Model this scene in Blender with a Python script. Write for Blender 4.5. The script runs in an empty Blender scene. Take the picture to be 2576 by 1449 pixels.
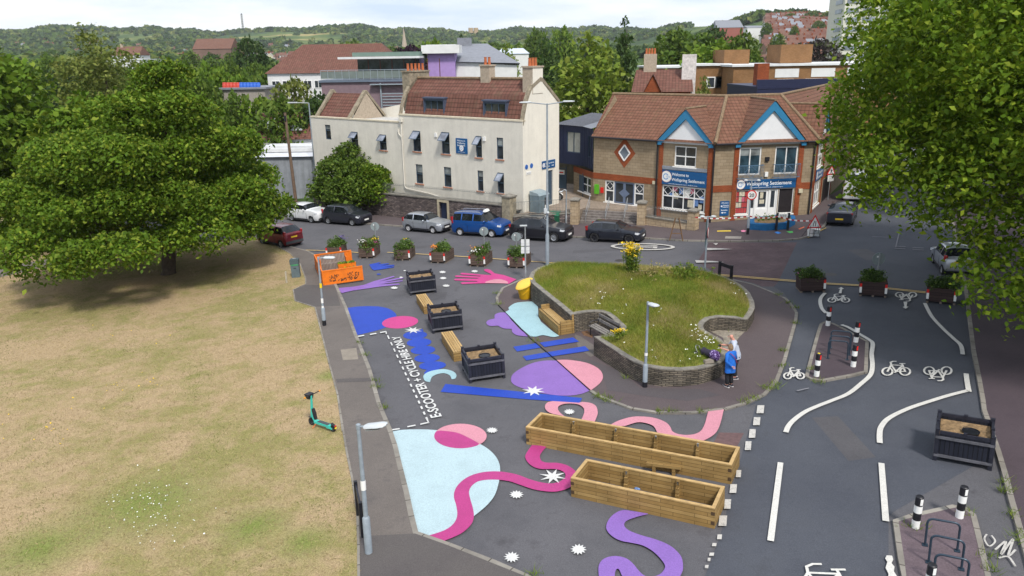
import bpy, bmesh, math, random
import numpy as np
from math import sin, cos, tan, atan, atan2, pi, radians, degrees, sqrt, hypot, exp
from mathutils import Vector, Matrix
from mathutils.geometry import tessellate_polygon
random.seed(7)
SC = bpy.context.scene
COL = SC.collection
# --- camera
FPX, HORZ, ROLL, CH = 1908.38, 135.6, radians(0.928), 12.603
TH = atan((724.5 - HORZ) / FPX)
FWD = Vector((0, cos(TH), -sin(TH)))
_up = Vector((0, sin(TH), cos(TH))); _rt = Vector((1, 0, 0))
RT = _rt * cos(ROLL) - _up * sin(ROLL)
UP = _up * cos(ROLL) + _rt * sin(ROLL)
EYE = Vector((0, 0, CH))
cd = bpy.data.cameras.new('camera'); cam = bpy.data.objects.new('camera', cd); COL.objects.link(cam)
cd.sensor_width = 36; cd.lens = 36 * FPX / 2576; cd.clip_end = 9000; cd.clip_start = .5
cam.matrix_world = Matrix(((RT.x, UP.x, -FWD.x, 0), (RT.y, UP.y, -FWD.y, 0), (RT.z, UP.z, -FWD.z, CH), (0, 0, 0, 1)))
SC.camera = cam
# --- sky, sun, exposure
SUN_EL, SUN_AZ = radians(52), radians(160)         # azimuth measured from +Y towards +X
W = bpy.data.worlds.new('World'); SC.world = W; W.use_nodes = True
nt = W.node_tree; nt.nodes.clear()
def N(t, typ, **k):
    n = t.nodes.new(typ)
    for a, b in k.items(): setattr(n, a, b)
    return n
sky = N(nt, 'ShaderNodeTexSky', sky_type='NISHITA'); sky.sun_disc = False; sky.sun_elevation = SUN_EL; sky.sun_rotation = SUN_AZ
bg1 = N(nt, 'ShaderNodeBackground'); bg1.inputs[1].default_value = .12
nt.links.new(sky.outputs[0], bg1.inputs[0])
tc = N(nt, 'ShaderNodeTexCoord'); mp = N(nt, 'ShaderNodeMapping'); mp.inputs['Scale'].default_value = (1, 1, 5)
no = N(nt, 'ShaderNodeTexNoise'); no.inputs['Scale'].default_value = 3.2; no.inputs['Detail'].default_value = 6; no.inputs['Roughness'].default_value = .55
cr = N(nt, 'ShaderNodeValToRGB'); cr.color_ramp.elements[0].position = .36; cr.color_ramp.elements[0].color = (.56, .68, .86, 1)
cr.color_ramp.elements[1].position = .6; cr.color_ramp.elements[1].color = (.97, .98, 1, 1)
bg2 = N(nt, 'ShaderNodeBackground'); bg2.inputs[1].default_value = .93
mx = N(nt, 'ShaderNodeMixShader'); mx.inputs[0].default_value = .88
wo = N(nt, 'ShaderNodeOutputWorld')
nt.links.new(tc.outputs['Generated'], mp.inputs[0]); nt.links.new(mp.outputs[0], no.inputs[0]); nt.links.new(no.outputs[0], cr.inputs[0])
nt.links.new(cr.outputs[0], bg2.inputs[0]); nt.links.new(bg1.outputs[0], mx.inputs[1]); nt.links.new(bg2.outputs[0], mx.inputs[2]); nt.links.new(mx.outputs[0], wo.inputs[0])
sl = bpy.data.lights.new('sun', 'SUN'); sl.energy = 2.7; sl.angle = radians(9); sl.color = (1, .95, .87)
so = bpy.data.objects.new('sun', sl); COL.objects.link(so)
SD = Vector((sin(SUN_AZ) * cos(SUN_EL), cos(SUN_AZ) * cos(SUN_EL), sin(SUN_EL)))
so.rotation_euler = SD.to_track_quat('Z', 'Y').to_euler(); so.location = (20, -30, 60)
SC.view_settings.view_transform = 'Standard'; SC.view_settings.look = 'None'; SC.view_settings.exposure = 0.46; SC.view_settings.gamma = 1
SC.cycles.max_bounces = 6; SC.cycles.diffuse_bounces = 3; SC.cycles.glossy_bounces = 2; SC.cycles.transparent_max_bounces = 6; SC.cycles.transmission_bounces = 3; SC.cycles.volume_bounces = 0
# --- pixel helpers (photo measured on a 2576 px wide view)
def ray(p): return FWD * FPX + RT * (p[0] - 1288) + UP * (724.5 - p[1])
SX, SY = .0398, -.01265
def zg(x, y): return SX * x + SY * (y - 25)
def G(p, dz=0.0):                      # view pixel -> point on the tilted site plane
    d = ray(p); k = Vector((-SX, -SY, 1))
    return EYE + d * ((-SY * 25 + dz - k.dot(EYE)) / k.dot(d))
def U(p, z):                           # view pixel -> point at height z
    d = ray(p); return EYE + d * ((z - CH) / d.z)
def B(p, dep):                         # view pixel -> point at distance dep along +Y
    d = ray(p); return EYE + d * (dep / d.y)
K = .35113
CR = dict(a=(0, 0, K), c2=(644, 0, K), c3=(1416.8, 0, K), c4=(644, 257.6, K), c5=(1288, 257.6, K), L=(0, 579.6, K), e=(772.8, 579.6, .3), m=(1159.2, 579.6, .3),
          r0=(1803.2, 579.6, .3), n1=(772.8, 1014.3, .3), n2=(1288, 1014.3, .3), r4=(1803.2, 1014.3, .3), v=(0, 0, 1))
class PT(tuple):                       # a single pixel that also joins lists of pixels
    def __add__(s, o): return [tuple(s)] + list(o) if isinstance(o, list) else tuple.__add__(s, o)
    def __radd__(s, o): return list(o) + [tuple(s)]
def C(k, *xy):
    o = CR[k]; pts = [(o[0] + xy[i] * o[2], o[1] + xy[i + 1] * o[2]) for i in range(0, len(xy), 2)]
    return PT(pts[0]) if len(pts) == 1 else pts
class Wall:                            # a vertical plane through point o with yaw; pixel -> (u, z)
    def __init__(s, o, yaw):
        s.o = Vector((o[0], o[1], 0)); s.yaw = yaw; s.d = Vector((cos(yaw), sin(yaw), 0)); s.n = Vector((sin(yaw), -cos(yaw), 0))   # n faces the camera side
    def uz(s, p):
        d = ray(p); t = s.n.dot(s.o - Vector((EYE.x, EYE.y, 0))) / s.n.dot(d); P = EYE + d * t
        return (P - s.o).dot(s.d), P.z
    def pt(s, u, z, out=0.0): return s.o + s.d * u + s.n * out + Vector((0, 0, z))
# --- materials
MATS = {}
def lnk(t, a, b): t.links.new(a, b)
def base_mat(name):
    m = bpy.data.materials.new(name); m.use_nodes = True; t = m.node_tree; b = t.nodes['Principled BSDF']; return m, t, b
def mixc(t, fac, a, b, mode='MIX'):
    n = N(t, 'ShaderNodeMix', data_type='RGBA', blend_type=mode)
    if hasattr(fac, 'links'): lnk(t, fac, n.inputs[0])
    else: n.inputs[0].default_value = fac
    for i, c in ((6, a), (7, b)):
        if hasattr(c, 'links'): lnk(t, c, n.inputs[i])
        else: n.inputs[i].default_value = (*c, 1)
    return n.outputs[2]
def noise(t, scale, detail=4, rough=.6, coord='Object', sc=None):
    tcn = N(t, 'ShaderNodeTexCoord'); n = N(t, 'ShaderNodeTexNoise'); n.inputs['Scale'].default_value = scale; n.inputs['Detail'].default_value = detail; n.inputs['Roughness'].default_value = rough
    src = tcn.outputs[coord]
    if sc:
        m = N(t, 'ShaderNodeMapping'); m.inputs['Scale'].default_value = sc; lnk(t, src, m.inputs[0]); src = m.outputs[0]
    lnk(t, src, n.inputs[0]); return n.outputs[0]
def ramp(t, src, *stops):
    r = N(t, 'ShaderNodeValToRGB'); els = r.color_ramp.elements
    while len(els) < len(stops): els.new(.5)
    for e_, (p, c) in zip(els, stops): e_.position = p; e_.color = (*(c if hasattr(c, '__len__') else (c,) * 3), 1)
    lnk(t, src, r.inputs[0]); return r.outputs[0]
def bump(t, b, h, strength=.3, dist=.02):
    n = N(t, 'ShaderNodeBump'); n.inputs['Strength'].default_value = strength; n.inputs['Distance'].default_value = dist; lnk(t, h, n.inputs['Height']); lnk(t, n.outputs[0], b.inputs['Normal'])
def mat(name, col, rough=.7, var=.15, scale=4, metal=0, bmp=0, spec=.4, detail=5, coat=0, fine=0, streak=0):
    if name in MATS: return MATS[name]
    m, t, b = base_mat(name)
    f = ramp(t, noise(t, scale, detail), (.3, 0), (.7, 1))
    lo = tuple(c * (1 - var) for c in col); hi = tuple(min(1, c * (1 + var)) for c in col)
    c = mixc(t, f, lo, hi)
    if fine:
        f2 = ramp(t, noise(t, scale * 14, 2), (.3, 1 - fine), (.7, 1 + fine)); c = mixc(t, 1, c, f2, 'MULTIPLY')
    if streak: c = mixc(t, 1, c, ramp(t, noise(t, 1.6, 6, .7, sc=(2, 2, .14)), (.36, 1 - streak), (.58, 1)), 'MULTIPLY'); c = mixc(t, 1, c, ramp(t, noise(t, .5, 5, .7), (.35, 1 - streak * .7), (.6, 1)), 'MULTIPLY')
    lnk(t, c, b.inputs['Base Color'])
    b.inputs['Roughness'].default_value = rough; b.inputs['Metallic'].default_value = metal; b.inputs['Specular IOR Level'].default_value = spec
    if coat: b.inputs['Coat Weight'].default_value = coat; b.inputs['Coat Roughness'].default_value = .08
    if bmp: bump(t, b, noise(t, scale * 8, 4), bmp, .02)
    MATS[name] = m; return m
def brickmat(name, c1, c2, mortar, bw, bh, ms=.012, rough=.85, dirt=.25, bmp=.4, offset=.5, dscale=.7):
    if name in MATS: return MATS[name]
    m, t, b = base_mat(name)
    tcn = N(t, 'ShaderNodeTexCoord'); br = N(t, 'ShaderNodeTexBrick'); br.offset = offset
    br.inputs['Color1'].default_value = (*c1, 1); br.inputs['Color2'].default_value = (*c2, 1); br.inputs['Mortar'].default_value = (*mortar, 1)
    br.inputs['Scale'].default_value = 1; br.inputs['Mortar Size'].default_value = ms; br.inputs['Brick Width'].default_value = bw; br.inputs['Row Height'].default_value = bh
    br.inputs['Mortar Smooth'].default_value = .3
    lnk(t, tcn.outputs['UV'], br.inputs['Vector'])
    d = ramp(t, noise(t, dscale, 6, .65), (.3, 1 - dirt), (.7, 1 + dirt * .5))
    lnk(t, mixc(t, 1, br.outputs[0], d, 'MULTIPLY'), b.inputs['Base Color'])
    b.inputs['Roughness'].default_value = rough; b.inputs['Specular IOR Level'].default_value = .25
    inv = N(t, 'ShaderNodeMath', operation='SUBTRACT'); inv.inputs[0].default_value = 1; lnk(t, br.outputs['Fac'], inv.inputs[1])
    bump(t, b, inv.outputs[0], bmp, .015)
    MATS[name] = m; return m
def tilemat(name, c1, c2, row=.34, colw=.3, moss=(.10, .09, .05), dark=.35):
    if name in MATS: return MATS[name]
    m, t, b = base_mat(name)
    tcn = N(t, 'ShaderNodeTexCoord'); sp = N(t, 'ShaderNodeSeparateXYZ'); lnk(t, tcn.outputs['UV'], sp.inputs[0])
    def fr(o, s):
        a = N(t, 'ShaderNodeMath', operation='DIVIDE'); lnk(t, o, a.inputs[0]); a.inputs[1].default_value = s
        f = N(t, 'ShaderNodeMath', operation='FRACT'); lnk(t, a.outputs[0], f.inputs[0]); return f.outputs[0]
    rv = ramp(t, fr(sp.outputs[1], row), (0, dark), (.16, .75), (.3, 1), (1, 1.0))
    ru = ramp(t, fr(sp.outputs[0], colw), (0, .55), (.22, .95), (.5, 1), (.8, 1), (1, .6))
    br = N(t, 'ShaderNodeTexBrick'); br.inputs['Color1'].default_value = (*c1, 1); br.inputs['Color2'].default_value = (*c2, 1); br.inputs['Mortar'].default_value = (*c1, 1)
    br.inputs['Scale'].default_value = 1; br.inputs['Mortar Size'].default_value = 0; br.inputs['Brick Width'].default_value = colw; br.inputs['Row Height'].default_value = row; br.offset = 0
    lnk(t, tcn.outputs['UV'], br.inputs['Vector'])
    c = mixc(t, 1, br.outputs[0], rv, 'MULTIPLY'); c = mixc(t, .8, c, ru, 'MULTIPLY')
    d = ramp(t, noise(t, 1.3, 7, .7), (.52, 0), (.72, .6)); c = mixc(t, d, c, moss)
    lnk(t, c, b.inputs['Base Color']); b.inputs['Roughness'].default_value = .85; b.inputs['Specular IOR Level'].default_value = .25
    h = mixc(t, 1, rv, ru, 'MULTIPLY'); bump(t, b, h, .5, .03)
    MATS[name] = m; return m
def leafmat(name, c1, c2, c3=None, trans=.35):
    if name in MATS: return MATS[name]
    m, t, b = base_mat(name)
    g = N(t, 'ShaderNodeNewGeometry')
    c = ramp(t, g.outputs['Random Per Island'], (0, c1), (.65, c2), (1, c3 or c2))
    v = ramp(t, noise(t, .55, 3), (.3, .75), (.7, 1.3)); c = mixc(t, 1, c, v, 'MULTIPLY')
    lnk(t, c, b.inputs['Base Color']); b.inputs['Roughness'].default_value = .6; b.inputs['Specular IOR Level'].default_value = .12
    tr = N(t, 'ShaderNodeBsdfTranslucent'); lnk(t, c, tr.inputs[0]); ms = N(t, 'ShaderNodeMixShader'); ms.inputs[0].default_value = trans
    out = t.nodes['Material Output']; lnk(t, b.outputs[0], ms.inputs[1]); lnk(t, tr.outputs[0], ms.inputs[2]); lnk(t, ms.outputs[0], out.inputs[0])
    MATS[name] = m; return m
def glassmat(name='window_glass', col=(.032, .038, .046), rough=.05):
    if name in MATS: return MATS[name]
    m, t, b = base_mat(name); c = mixc(t, ramp(t, noise(t, .9, 3), (.35, 0), (.65, 1)), tuple(x * .5 for x in col), tuple(x * 1.6 for x in col)); lnk(t, c, b.inputs['Base Color'])
    b.inputs['Roughness'].default_value = rough; b.inputs['Specular IOR Level'].default_value = .6
    MATS[name] = m; return m
# --- mesh builder
def vnorm(ps):
    n = Vector((0, 0, 0)); k = len(ps)
    for i in range(k):
        a, b = ps[i], ps[(i + 1) % k]
        n.x += (a[1] - b[1]) * (a[2] + b[2]); n.y += (a[2] - b[2]) * (a[0] + b[0]); n.z += (a[0] - b[0]) * (a[1] + b[1])
    return n.normalized() if n.length > 1e-12 else Vector((0, 0, 1))
class MB:
    def __init__(s): s.v = []; s.f = []; s.mi = []; s.cur = 0
    def m(s, i): s.cur = i; return s
    def face(s, ps):
        i = len(s.v); s.v += [tuple(p) for p in ps]; s.f.append(tuple(range(i, i + len(ps)))); s.mi.append(s.cur); return s
    def grid(s, rows, closed=False, caps=True):      # loft: list of rings
        i0 = len(s.v); n = len(rows[0])
        for r_ in rows: s.v += [tuple(p) for p in r_]
        for a in range(len(rows) - 1):
            for b in range(n if closed else n - 1):
                c = (b + 1) % n
                s.f.append((i0 + a * n + b, i0 + a * n + c, i0 + (a + 1) * n + c, i0 + (a + 1) * n + b)); s.mi.append(s.cur)
        if closed and caps:
            s.f.append(tuple(i0 + k for k in reversed(range(n)))); s.mi.append(s.cur)
            s.f.append(tuple(i0 + (len(rows) - 1) * n + k for k in range(n))); s.mi.append(s.cur)
        return s
    def hexa(s, b, t):                                # bottom quad (ccw from above) and top quad
        s.face(b[::-1]); s.face(t)
        for i in range(4): j = (i + 1) % 4; s.face([b[i], b[j], t[j], t[i]])
        return s
    def box(s, c, d, yaw=0, tilt=None):               # centre, full sizes
        hx, hy, hz = d[0] / 2, d[1] / 2, d[2] / 2; R = Matrix.Rotation(yaw, 3, 'Z')
        if tilt is not None: R = R @ tilt
        c = Vector(c); q = lambda x, y, z: c + R @ Vector((x * hx, y * hy, z * hz))
        return s.hexa([q(-1, -1, -1), q(1, -1, -1), q(1, 1, -1), q(-1, 1, -1)], [q(-1, -1, 1), q(1, -1, 1), q(1, 1, 1), q(-1, 1, 1)])
    def bar(s, p0, p1, w, h=None, up=(0, 0, 1)):      # rectangular bar between two points
        p0, p1 = Vector(p0), Vector(p1); h = h or w; d = (p1 - p0).normalized(); u = Vector(up)
        if abs(d.dot(u)) > .98: u = Vector((0, 1, 0))
        sd = d.cross(u).normalized() * w / 2; uu = sd.cross(d).normalized() * h / 2
        a = [p0 - sd - uu, p0 + sd - uu, p1 + sd - uu, p1 - sd - uu]; b = [p + 2 * uu for p in a]
        return s.hexa(a, b)
    def tube(s, pts, r, n=8, caps=True):
        pts = [Vector(p) for p in pts]; rs = r if hasattr(r, '__len__') else [r] * len(pts); rows = []; ref = None
        for i, p in enumerate(pts):
            d = (pts[min(i + 1, len(pts) - 1)] - pts[max(i - 1, 0)]).normalized()
            if ref is None: ref = Vector((1, 0, 0)) if abs(d.x) < .9 else Vector((0, 1, 0))
            a = (ref - d * ref.dot(d)).normalized(); b = d.cross(a); ref = a
            rows.append([p + (a * cos(2 * pi * k / n) + b * sin(2 * pi * k / n)) * rs[i] for k in range(n)])
        return s.grid(rows, True, caps)
    def lathe(s, c, prof, n=16, axis='Z', caps=True):
        c = Vector(c); rows = []
        for r_, z in prof:
            rows.append([c + (Vector((r_ * cos(2 * pi * k / n), r_ * sin(2 * pi * k / n), z)) if axis == 'Z' else Vector((r_ * cos(2 * pi * k / n), z, -r_ * sin(2 * pi * k / n))) if axis == 'Y' else Vector((z, r_ * cos(2 * pi * k / n), r_ * sin(2 * pi * k / n)))) for k in range(n)])
        return s.grid(rows, True, caps)
    def ball(s, c, r, n=8, mrings=6):
        c = Vector(c); r = r if hasattr(r, '__len__') else (r, r, r); rows = []
        for i in range(mrings + 1):
            a = -pi / 2 + pi * i / mrings; rows.append([c + Vector((r[0] * cos(a) * cos(2 * pi * k / n), r[1] * cos(a) * sin(2 * pi * k / n), r[2] * sin(a))) for k in range(n)])
        return s.grid(rows, True)
    def flat(s, loops, flip=False):                   # planar polygon (with holes) of 3-D points
        if not hasattr(loops[0][0], '__len__'): loops = [loops]
        pts = [Vector(p) for l in loops for p in l]; tr = tessellate_polygon([[Vector(p) for p in l] for l in loops]); i0 = len(s.v); s.v += [tuple(p) for p in pts]
        for t in tr:
            n = (pts[t[1]] - pts[t[0]]).cross(pts[t[2]] - pts[t[0]])
            t = tuple(i0 + k for k in t)
            if (n.z < 0) != flip: t = t[::-1]
            s.f.append(t); s.mi.append(s.cur)
        return s
    def slab(s, poly, z0, z1):                        # poly of world points (top follows points' z + z1)
        top = [Vector(p) + Vector((0, 0, z1)) for p in poly]; bot = [Vector(p) + Vector((0, 0, z0)) for p in poly]
        s.flat(top); n = len(poly); area = sum(poly[i][0] * poly[(i + 1) % n][1] - poly[(i + 1) % n][0] * poly[i][1] for i in range(n))
        for i in range(n):
            j = (i + 1) % n; q = [bot[i], bot[j], top[j], top[i]]; s.face(q if area > 0 else q[::-1])
        return s
    def pbox(s, w, u0, u1, z0, z1, o0, o1):           # box on a Wall: u range, z range, outward range
        q = lambda u, z, o: w.pt(u, z, o)
        return s.hexa([q(u0, z0, o1), q(u1, z0, o1), q(u1, z0, o0), q(u0, z0, o0)], [q(u0, z1, o1), q(u1, z1, o1), q(u1, z1, o0), q(u0, z1, o0)])
    def build(s, name, mats, parent=None, smooth=False, world=None, weld=False):
        me = bpy.data.meshes.new(name)
        off = Vector((0, 0, 0))
        if parent is not None and (world is None or world):
            p = parent
            while p is not None: off += p.location; p = p.parent
        vs = [(x - off.x, y - off.y, z - off.z) for x, y, z in s.v] if off.length else s.v
        me.from_pydata(vs, [], s.f)
        mats = mats if hasattr(mats, '__len__') else [mats]
        for m_ in mats: me.materials.append(m_)
        if max(s.mi, default=0): me.polygons.foreach_set('material_index', s.mi)
        uv = me.uv_layers.new(name='UVMap').data; Z = Vector((0, 0, 1)); vv = s.v; k = 0; buf = []
        for f in s.f:
            ps = [vv[i] for i in f]; n = vnorm(ps)
            if abs(n.z) > .95:
                if len(ps) == 4:                       # flat quads: u runs along the longer edge
                    e1 = Vector(ps[1]) - Vector(ps[0]); e2 = Vector(ps[2]) - Vector(ps[1]); tt = (e1 if e1.length >= e2.length else e2); tt.z = 0
                    tt = tt.normalized() if tt.length > 1e-9 else Vector((1, 0, 0))
                else: tt = Vector((1, 0, 0))
                bb = Z.cross(tt)
            else:
                tt = Z.cross(n).normalized(); bb = n.cross(tt)
            for p in ps: buf += [p[0] * tt.x + p[1] * tt.y + p[2] * tt.z, p[0] * bb.x + p[1] * bb.y + p[2] * bb.z]
        uv.foreach_set('uv', buf)
        if weld or smooth:
            bm = bmesh.new(); bm.from_mesh(me); bmesh.ops.remove_doubles(bm, verts=bm.verts, dist=1e-5); bmesh.ops.recalc_face_normals(bm, faces=bm.faces); bm.to_mesh(me); bm.free()
        if smooth:
            me.polygons.foreach_set('use_smooth', [True] * len(me.polygons))
            try: me.set_sharp_from_angle(angle=radians(38 if smooth is True else smooth))
            except Exception: pass
        me.update()
        o = bpy.data.objects.new(name, me); COL.objects.link(o)
        if parent is not None: o.parent = parent
        return o
def tag(o, label=None, cat=None, group=None, kind=None):
    for k_, v_ in (('label', label), ('category', cat), ('group', group), ('kind', kind)):
        if v_: o[k_] = v_
    return o
def thing(name, label, cat, loc=(0, 0, 0), yaw=0, group=None):
    o = bpy.data.objects.new(name, None); COL.objects.link(o); o.empty_display_size = .3
    o.location = loc; o.rotation_euler = (0, 0, yaw); return tag(o, label, cat, group)
KIDS = {}
def copy_tree(o, parent=None, kids=None):
    c = o.copy(); COL.objects.link(c)
    if parent is not None: c.parent = parent
    for ch in list(o.children): copy_tree(ch, c)
    return c
def struct(mb, name, mats, **k):
    return tag(mb.build(name, mats, **k), kind='structure')
def spline(pts, n=6, closed=True):
    out = []; L = len(pts); P = lambda i: Vector(pts[i % L]) if closed else Vector(pts[max(0, min(L - 1, i))])
    for i in range(L if closed else L - 1):
        p0, p1, p2, p3 = P(i - 1), P(i), P(i + 1), P(i + 2)
        for k in range(n):
            t = k / n; out.append(tuple(.5 * ((2 * p1) + (p2 - p0) * t + (2 * p0 - 5 * p1 + 4 * p2 - p3) * t * t + (3 * p1 - p0 - 3 * p2 + p3) * t ** 3)))
    if not closed: out.append(tuple(pts[-1]))
    return out
def ell(c, rx, ry, n=40, rot=0):
    return [(c[0] + rx * cos(a) * cos(rot) - ry * sin(a) * sin(rot), c[1] + rx * cos(a) * sin(rot) + ry * sin(a) * cos(rot)) for a in [2 * pi * i / n for i in range(n)]]
def star(c, rx, ry, k=8, inner=.42, rot=.2):
    return [(c[0] + rx * (1 if i % 2 == 0 else inner) * cos(rot + pi * i / k), c[1] + ry * (1 if i % 2 == 0 else inner) * sin(rot + pi * i / k)) for i in range(2 * k)]
# --- lettering
_TXT = {}
def text_geo(s, bold=.012):
    if (s, bold) in _TXT: return _TXT[(s, bold)]
    cu = bpy.data.curves.new('lettering', 'FONT'); cu.body = s; cu.size = 1; cu.offset = bold; cu.fill_mode = 'FRONT' if hasattr(cu, 'fill_mode') else cu.fill_mode; cu.resolution_u = 3
    ob = bpy.data.objects.new('lettering', cu); COL.objects.link(ob); dg = bpy.context.evaluated_depsgraph_get(); dg.update()
    me = bpy.data.meshes.new_from_object(ob.evaluated_get(dg))
    vs = [tuple(v.co) for v in me.vertices]; fs = [tuple(p.vertices) for p in me.polygons]
    bpy.data.objects.remove(ob); bpy.data.curves.remove(cu); bpy.data.meshes.remove(me)
    x0 = min(v[0] for v in vs); x1 = max(v[0] for v in vs); y0 = min(0, min(v[1] for v in vs)); y0 = 0
    y1 = .73
    r_ = ([((v[0] - x0) / (x1 - x0), v[1] / y1) for v in vs], fs, (x1 - x0) / y1); _TXT[(s, bold)] = r_; return r_
def text_on(mb, s, o, ux, uy, height, width=None, bold=.012, center=False):   # write s from point o along ux, letters rising along uy
    vs, fs, asp = text_geo(s, bold); o = Vector(o); ux = Vector(ux); uy = Vector(uy); w = width or asp * height
    if center: o = o - ux * w / 2
    i0 = len(mb.v); mb.v += [tuple(o + ux * (x * w) + uy * (y * height)) for x, y in vs]
    nrm = ux.cross(uy)
    for f in fs: mb.f.append(tuple(i0 + k for k in f)); mb.mi.append(mb.cur)
    return mb
def text_wall(mb, w, s, u, z, h, out, width=None, bold=.012): return text_on(mb, s, w.pt(u, z, out), w.d, (0, 0, 1), h, width, bold)
# ================================================================ GROUND
def sm(a, b, x): t = max(0, min(1, (x - a) / (b - a))); return t * t * (3 - 2 * t)
def ter(x, y):
    d = hypot(x, y); az = atan2(x, max(y, 1e-3)) if y > -1e9 else 0; px = 1288 + 1908 * tan(max(-1.2, min(1.2, az)))
    n = sm(95, 190, d)
    rt = sm(1500, 1950, px)
    zv = (-3.5 + 12.5 * sm(350, 850, d)) * (1 - rt) + 1.5 * rt + (2 * sin(d * .011 + az * 5))
    el = (62 - 10 * sm(950, 1350, px) + 22 * rt) / 1908 + .0022 * sin(az * 23) + .0014 * sin(az * 61 + 1) + .0008 * sin(az * 130)
    ds = 1250 * (1 - rt) + 330 * rt; de = 2700 * (1 - rt) + 1150 * rt
    zt = CH + el * de - 9
    far = zv + (zt - zv) * sm(ds, de, d) - max(0, d - de) * .01
    return zg(x, y) * (1 - n) + far * n
lawn_c1, lawn_c2 = (.375, .278, .165), (.24, .218, .085)
def spotf(t, v, r):
    m = N(t, 'ShaderNodeMapRange'); lnk(t, v, m.inputs[0]); m.inputs[1].default_value = r * .9; m.inputs[2].default_value = r * 2.0; m.inputs[3].default_value = .92; m.inputs[4].default_value = 0; return m.outputs[0]
def grassmat(name, dry, green, bias, spots=()):
    m, t, b = base_mat(name)
    big = noise(t, .16, 5, .62); midn = noise(t, 1.1, 6, .7); fine = noise(t, 22, 4, .7, sc=(1, 1, .2))
    a = N(t, 'ShaderNodeMath', operation='MULTIPLY_ADD'); lnk(t, midn, a.inputs[0]); a.inputs[1].default_value = .75; lnk(t, big, a.inputs[2])
    f = ramp(t, a.outputs[0], (bias - .12, 0), (bias + .3, 1))
    c = mixc(t, f, dry, green)
    for sx, sy, sr in spots:
        gn = N(t, 'ShaderNodeTexCoord'); vd = N(t, 'ShaderNodeVectorMath', operation='DISTANCE'); lnk(t, gn.outputs['Object'], vd.inputs[0]); vd.inputs[1].default_value = (sx, sy, zg(sx, sy)); q = N(t, 'ShaderNodeMath', operation='MULTIPLY_ADD'); lnk(t, midn, q.inputs[0]); q.inputs[1].default_value = sr * 1.6; lnk(t, vd.outputs['Value'], q.inputs[2]); c = mixc(t, ramp(t, q.outputs[0], (0, .9), (1, 0)) if False else spotf(t, q.outputs[0], sr), c, (.165, .205, .05))
    c = mixc(t, 1, c, ramp(t, fine, (.25, .55), (.75, 1.4)), 'MULTIPLY')
    c = mixc(t, ramp(t, noise(t, 4.5, 6, .75), (.5, 0), (.72, .6)), c, tuple(x * .6 for x in dry)); c = mixc(t, 1, c, ramp(t, noise(t, 70, 2, .6), (.3, .62), (.7, 1.36)), 'MULTIPLY')
    lnk(t, c, b.inputs['Base Color']); b.inputs['Roughness'].default_value = .95; b.inputs['Specular IOR Level'].default_value = .1
    bump(t, b, fine, .5, .04); MATS[name] = m; return m
M_LAWN = grassmat('dry_lawn', lawn_c1, lawn_c2, .90, [(*G(p)[:2], r) for p, r in (((380, 1270), 2.0), ((100, 1390), 1.6), ((640, 1330), 1.0), ((770, 1370), .8), ((830, 950), .7))])
def hillmat():
    m, t, b = base_mat('countryside')
    f = ramp(t, noise(t, .006, 4, .55), (.36, (.03, .055, .02)), (.48, (.07, .11, .03)), (.58, (.12, .15, .045)), (.66, (.34, .28, .12)))
    c = mixc(t, 1, f, ramp(t, noise(t, .05, 4), (.3, .7), (.7, 1.3)), 'MULTIPLY')
    lnk(t, c, b.inputs['Base Color']); b.inputs['Roughness'].default_value = .95; b.inputs['Specular IOR Level'].default_value = .05; return m
mb = MB(); rings = []
rad = [0.5, 12, 25, 45, 70, 95, 115, 140, 165, 195, 240, 300, 380, 470, 570, 680, 800, 950, 1120, 1300, 1500, 1700, 1900, 2100, 2300, 2500, 2700, 2900, 3200]
for d in rad:
    rings.append([(d * sin(a), d * cos(a), ter(d * sin(a), d * cos(a)) if cos(a) > .2 else zg(d * sin(a), d * cos(a)) * max(0, 1 - d / 400)) for a in [2 * pi * k / 180 for k in range(180)]])
mb.grid([r_[::-1] for r_ in rings], True, False)
ground = struct(mb, 'ground', hillmat(), smooth=80)
# ---- asphalt
def asphalt(name, a, b_, patch, pc, wet=.0):
    m, t, b = base_mat(name)
    c = mixc(t, ramp(t, noise(t, .45, 6, .7), (.32, 0), (.7, 1)), a, b_)
    c = mixc(t, 1, c, ramp(t, noise(t, 34, 3, .8), (.3, .72), (.72, 1.3)), 'MULTIPLY')
    c = mixc(t, ramp(t, noise(t, .9, 7, .75), (.55, 0), (.7, patch)), c, pc)
    c = mixc(t, ramp(t, noise(t, 60, 2, .5), (.72, 0), (.78, .5)), c, (.3, .29, .27))
    lnk(t, c, b.inputs['Base Color']); b.inputs['Roughness'].default_value = .82; b.inputs['Specular IOR Level'].default_value = .3
    bump(t, b, noise(t, 45, 3, .8), .35, .012); MATS[name] = m; return m
M_ROAD = asphalt('asphalt', (.080, .079, .088), (.115, .112, .122), .75, (.052, .05, .056))
M_ROAD2 = asphalt('blue_grey_asphalt', (.055, .060, .076), (.077, .083, .10), .5, (.045, .047, .055))
M_PAVE = asphalt('pavement_asphalt', (.115, .10, .092), (.155, .135, .122), .75, (.075, .066, .066))
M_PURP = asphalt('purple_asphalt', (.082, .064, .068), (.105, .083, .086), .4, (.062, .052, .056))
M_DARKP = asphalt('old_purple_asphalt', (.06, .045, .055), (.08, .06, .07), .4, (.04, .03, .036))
M_KERB = brickmat('kerb_stone', (.22, .20, .175), (.27, .25, .22), (.08, .07, .06), .9, 5, .02, dirt=.4)
def gp(pts, dz=0): return [tuple(G(p, dz)) for p in pts]
def gpoly(name, pts, dz, m, parent=None, holes=(), kind=None):
    mb = MB(); mb.flat([gp(pts, dz)] + [gp(h, dz) for h in holes]); o = mb.build(name, m, parent)
    if kind: o['kind'] = kind
    return o
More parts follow.
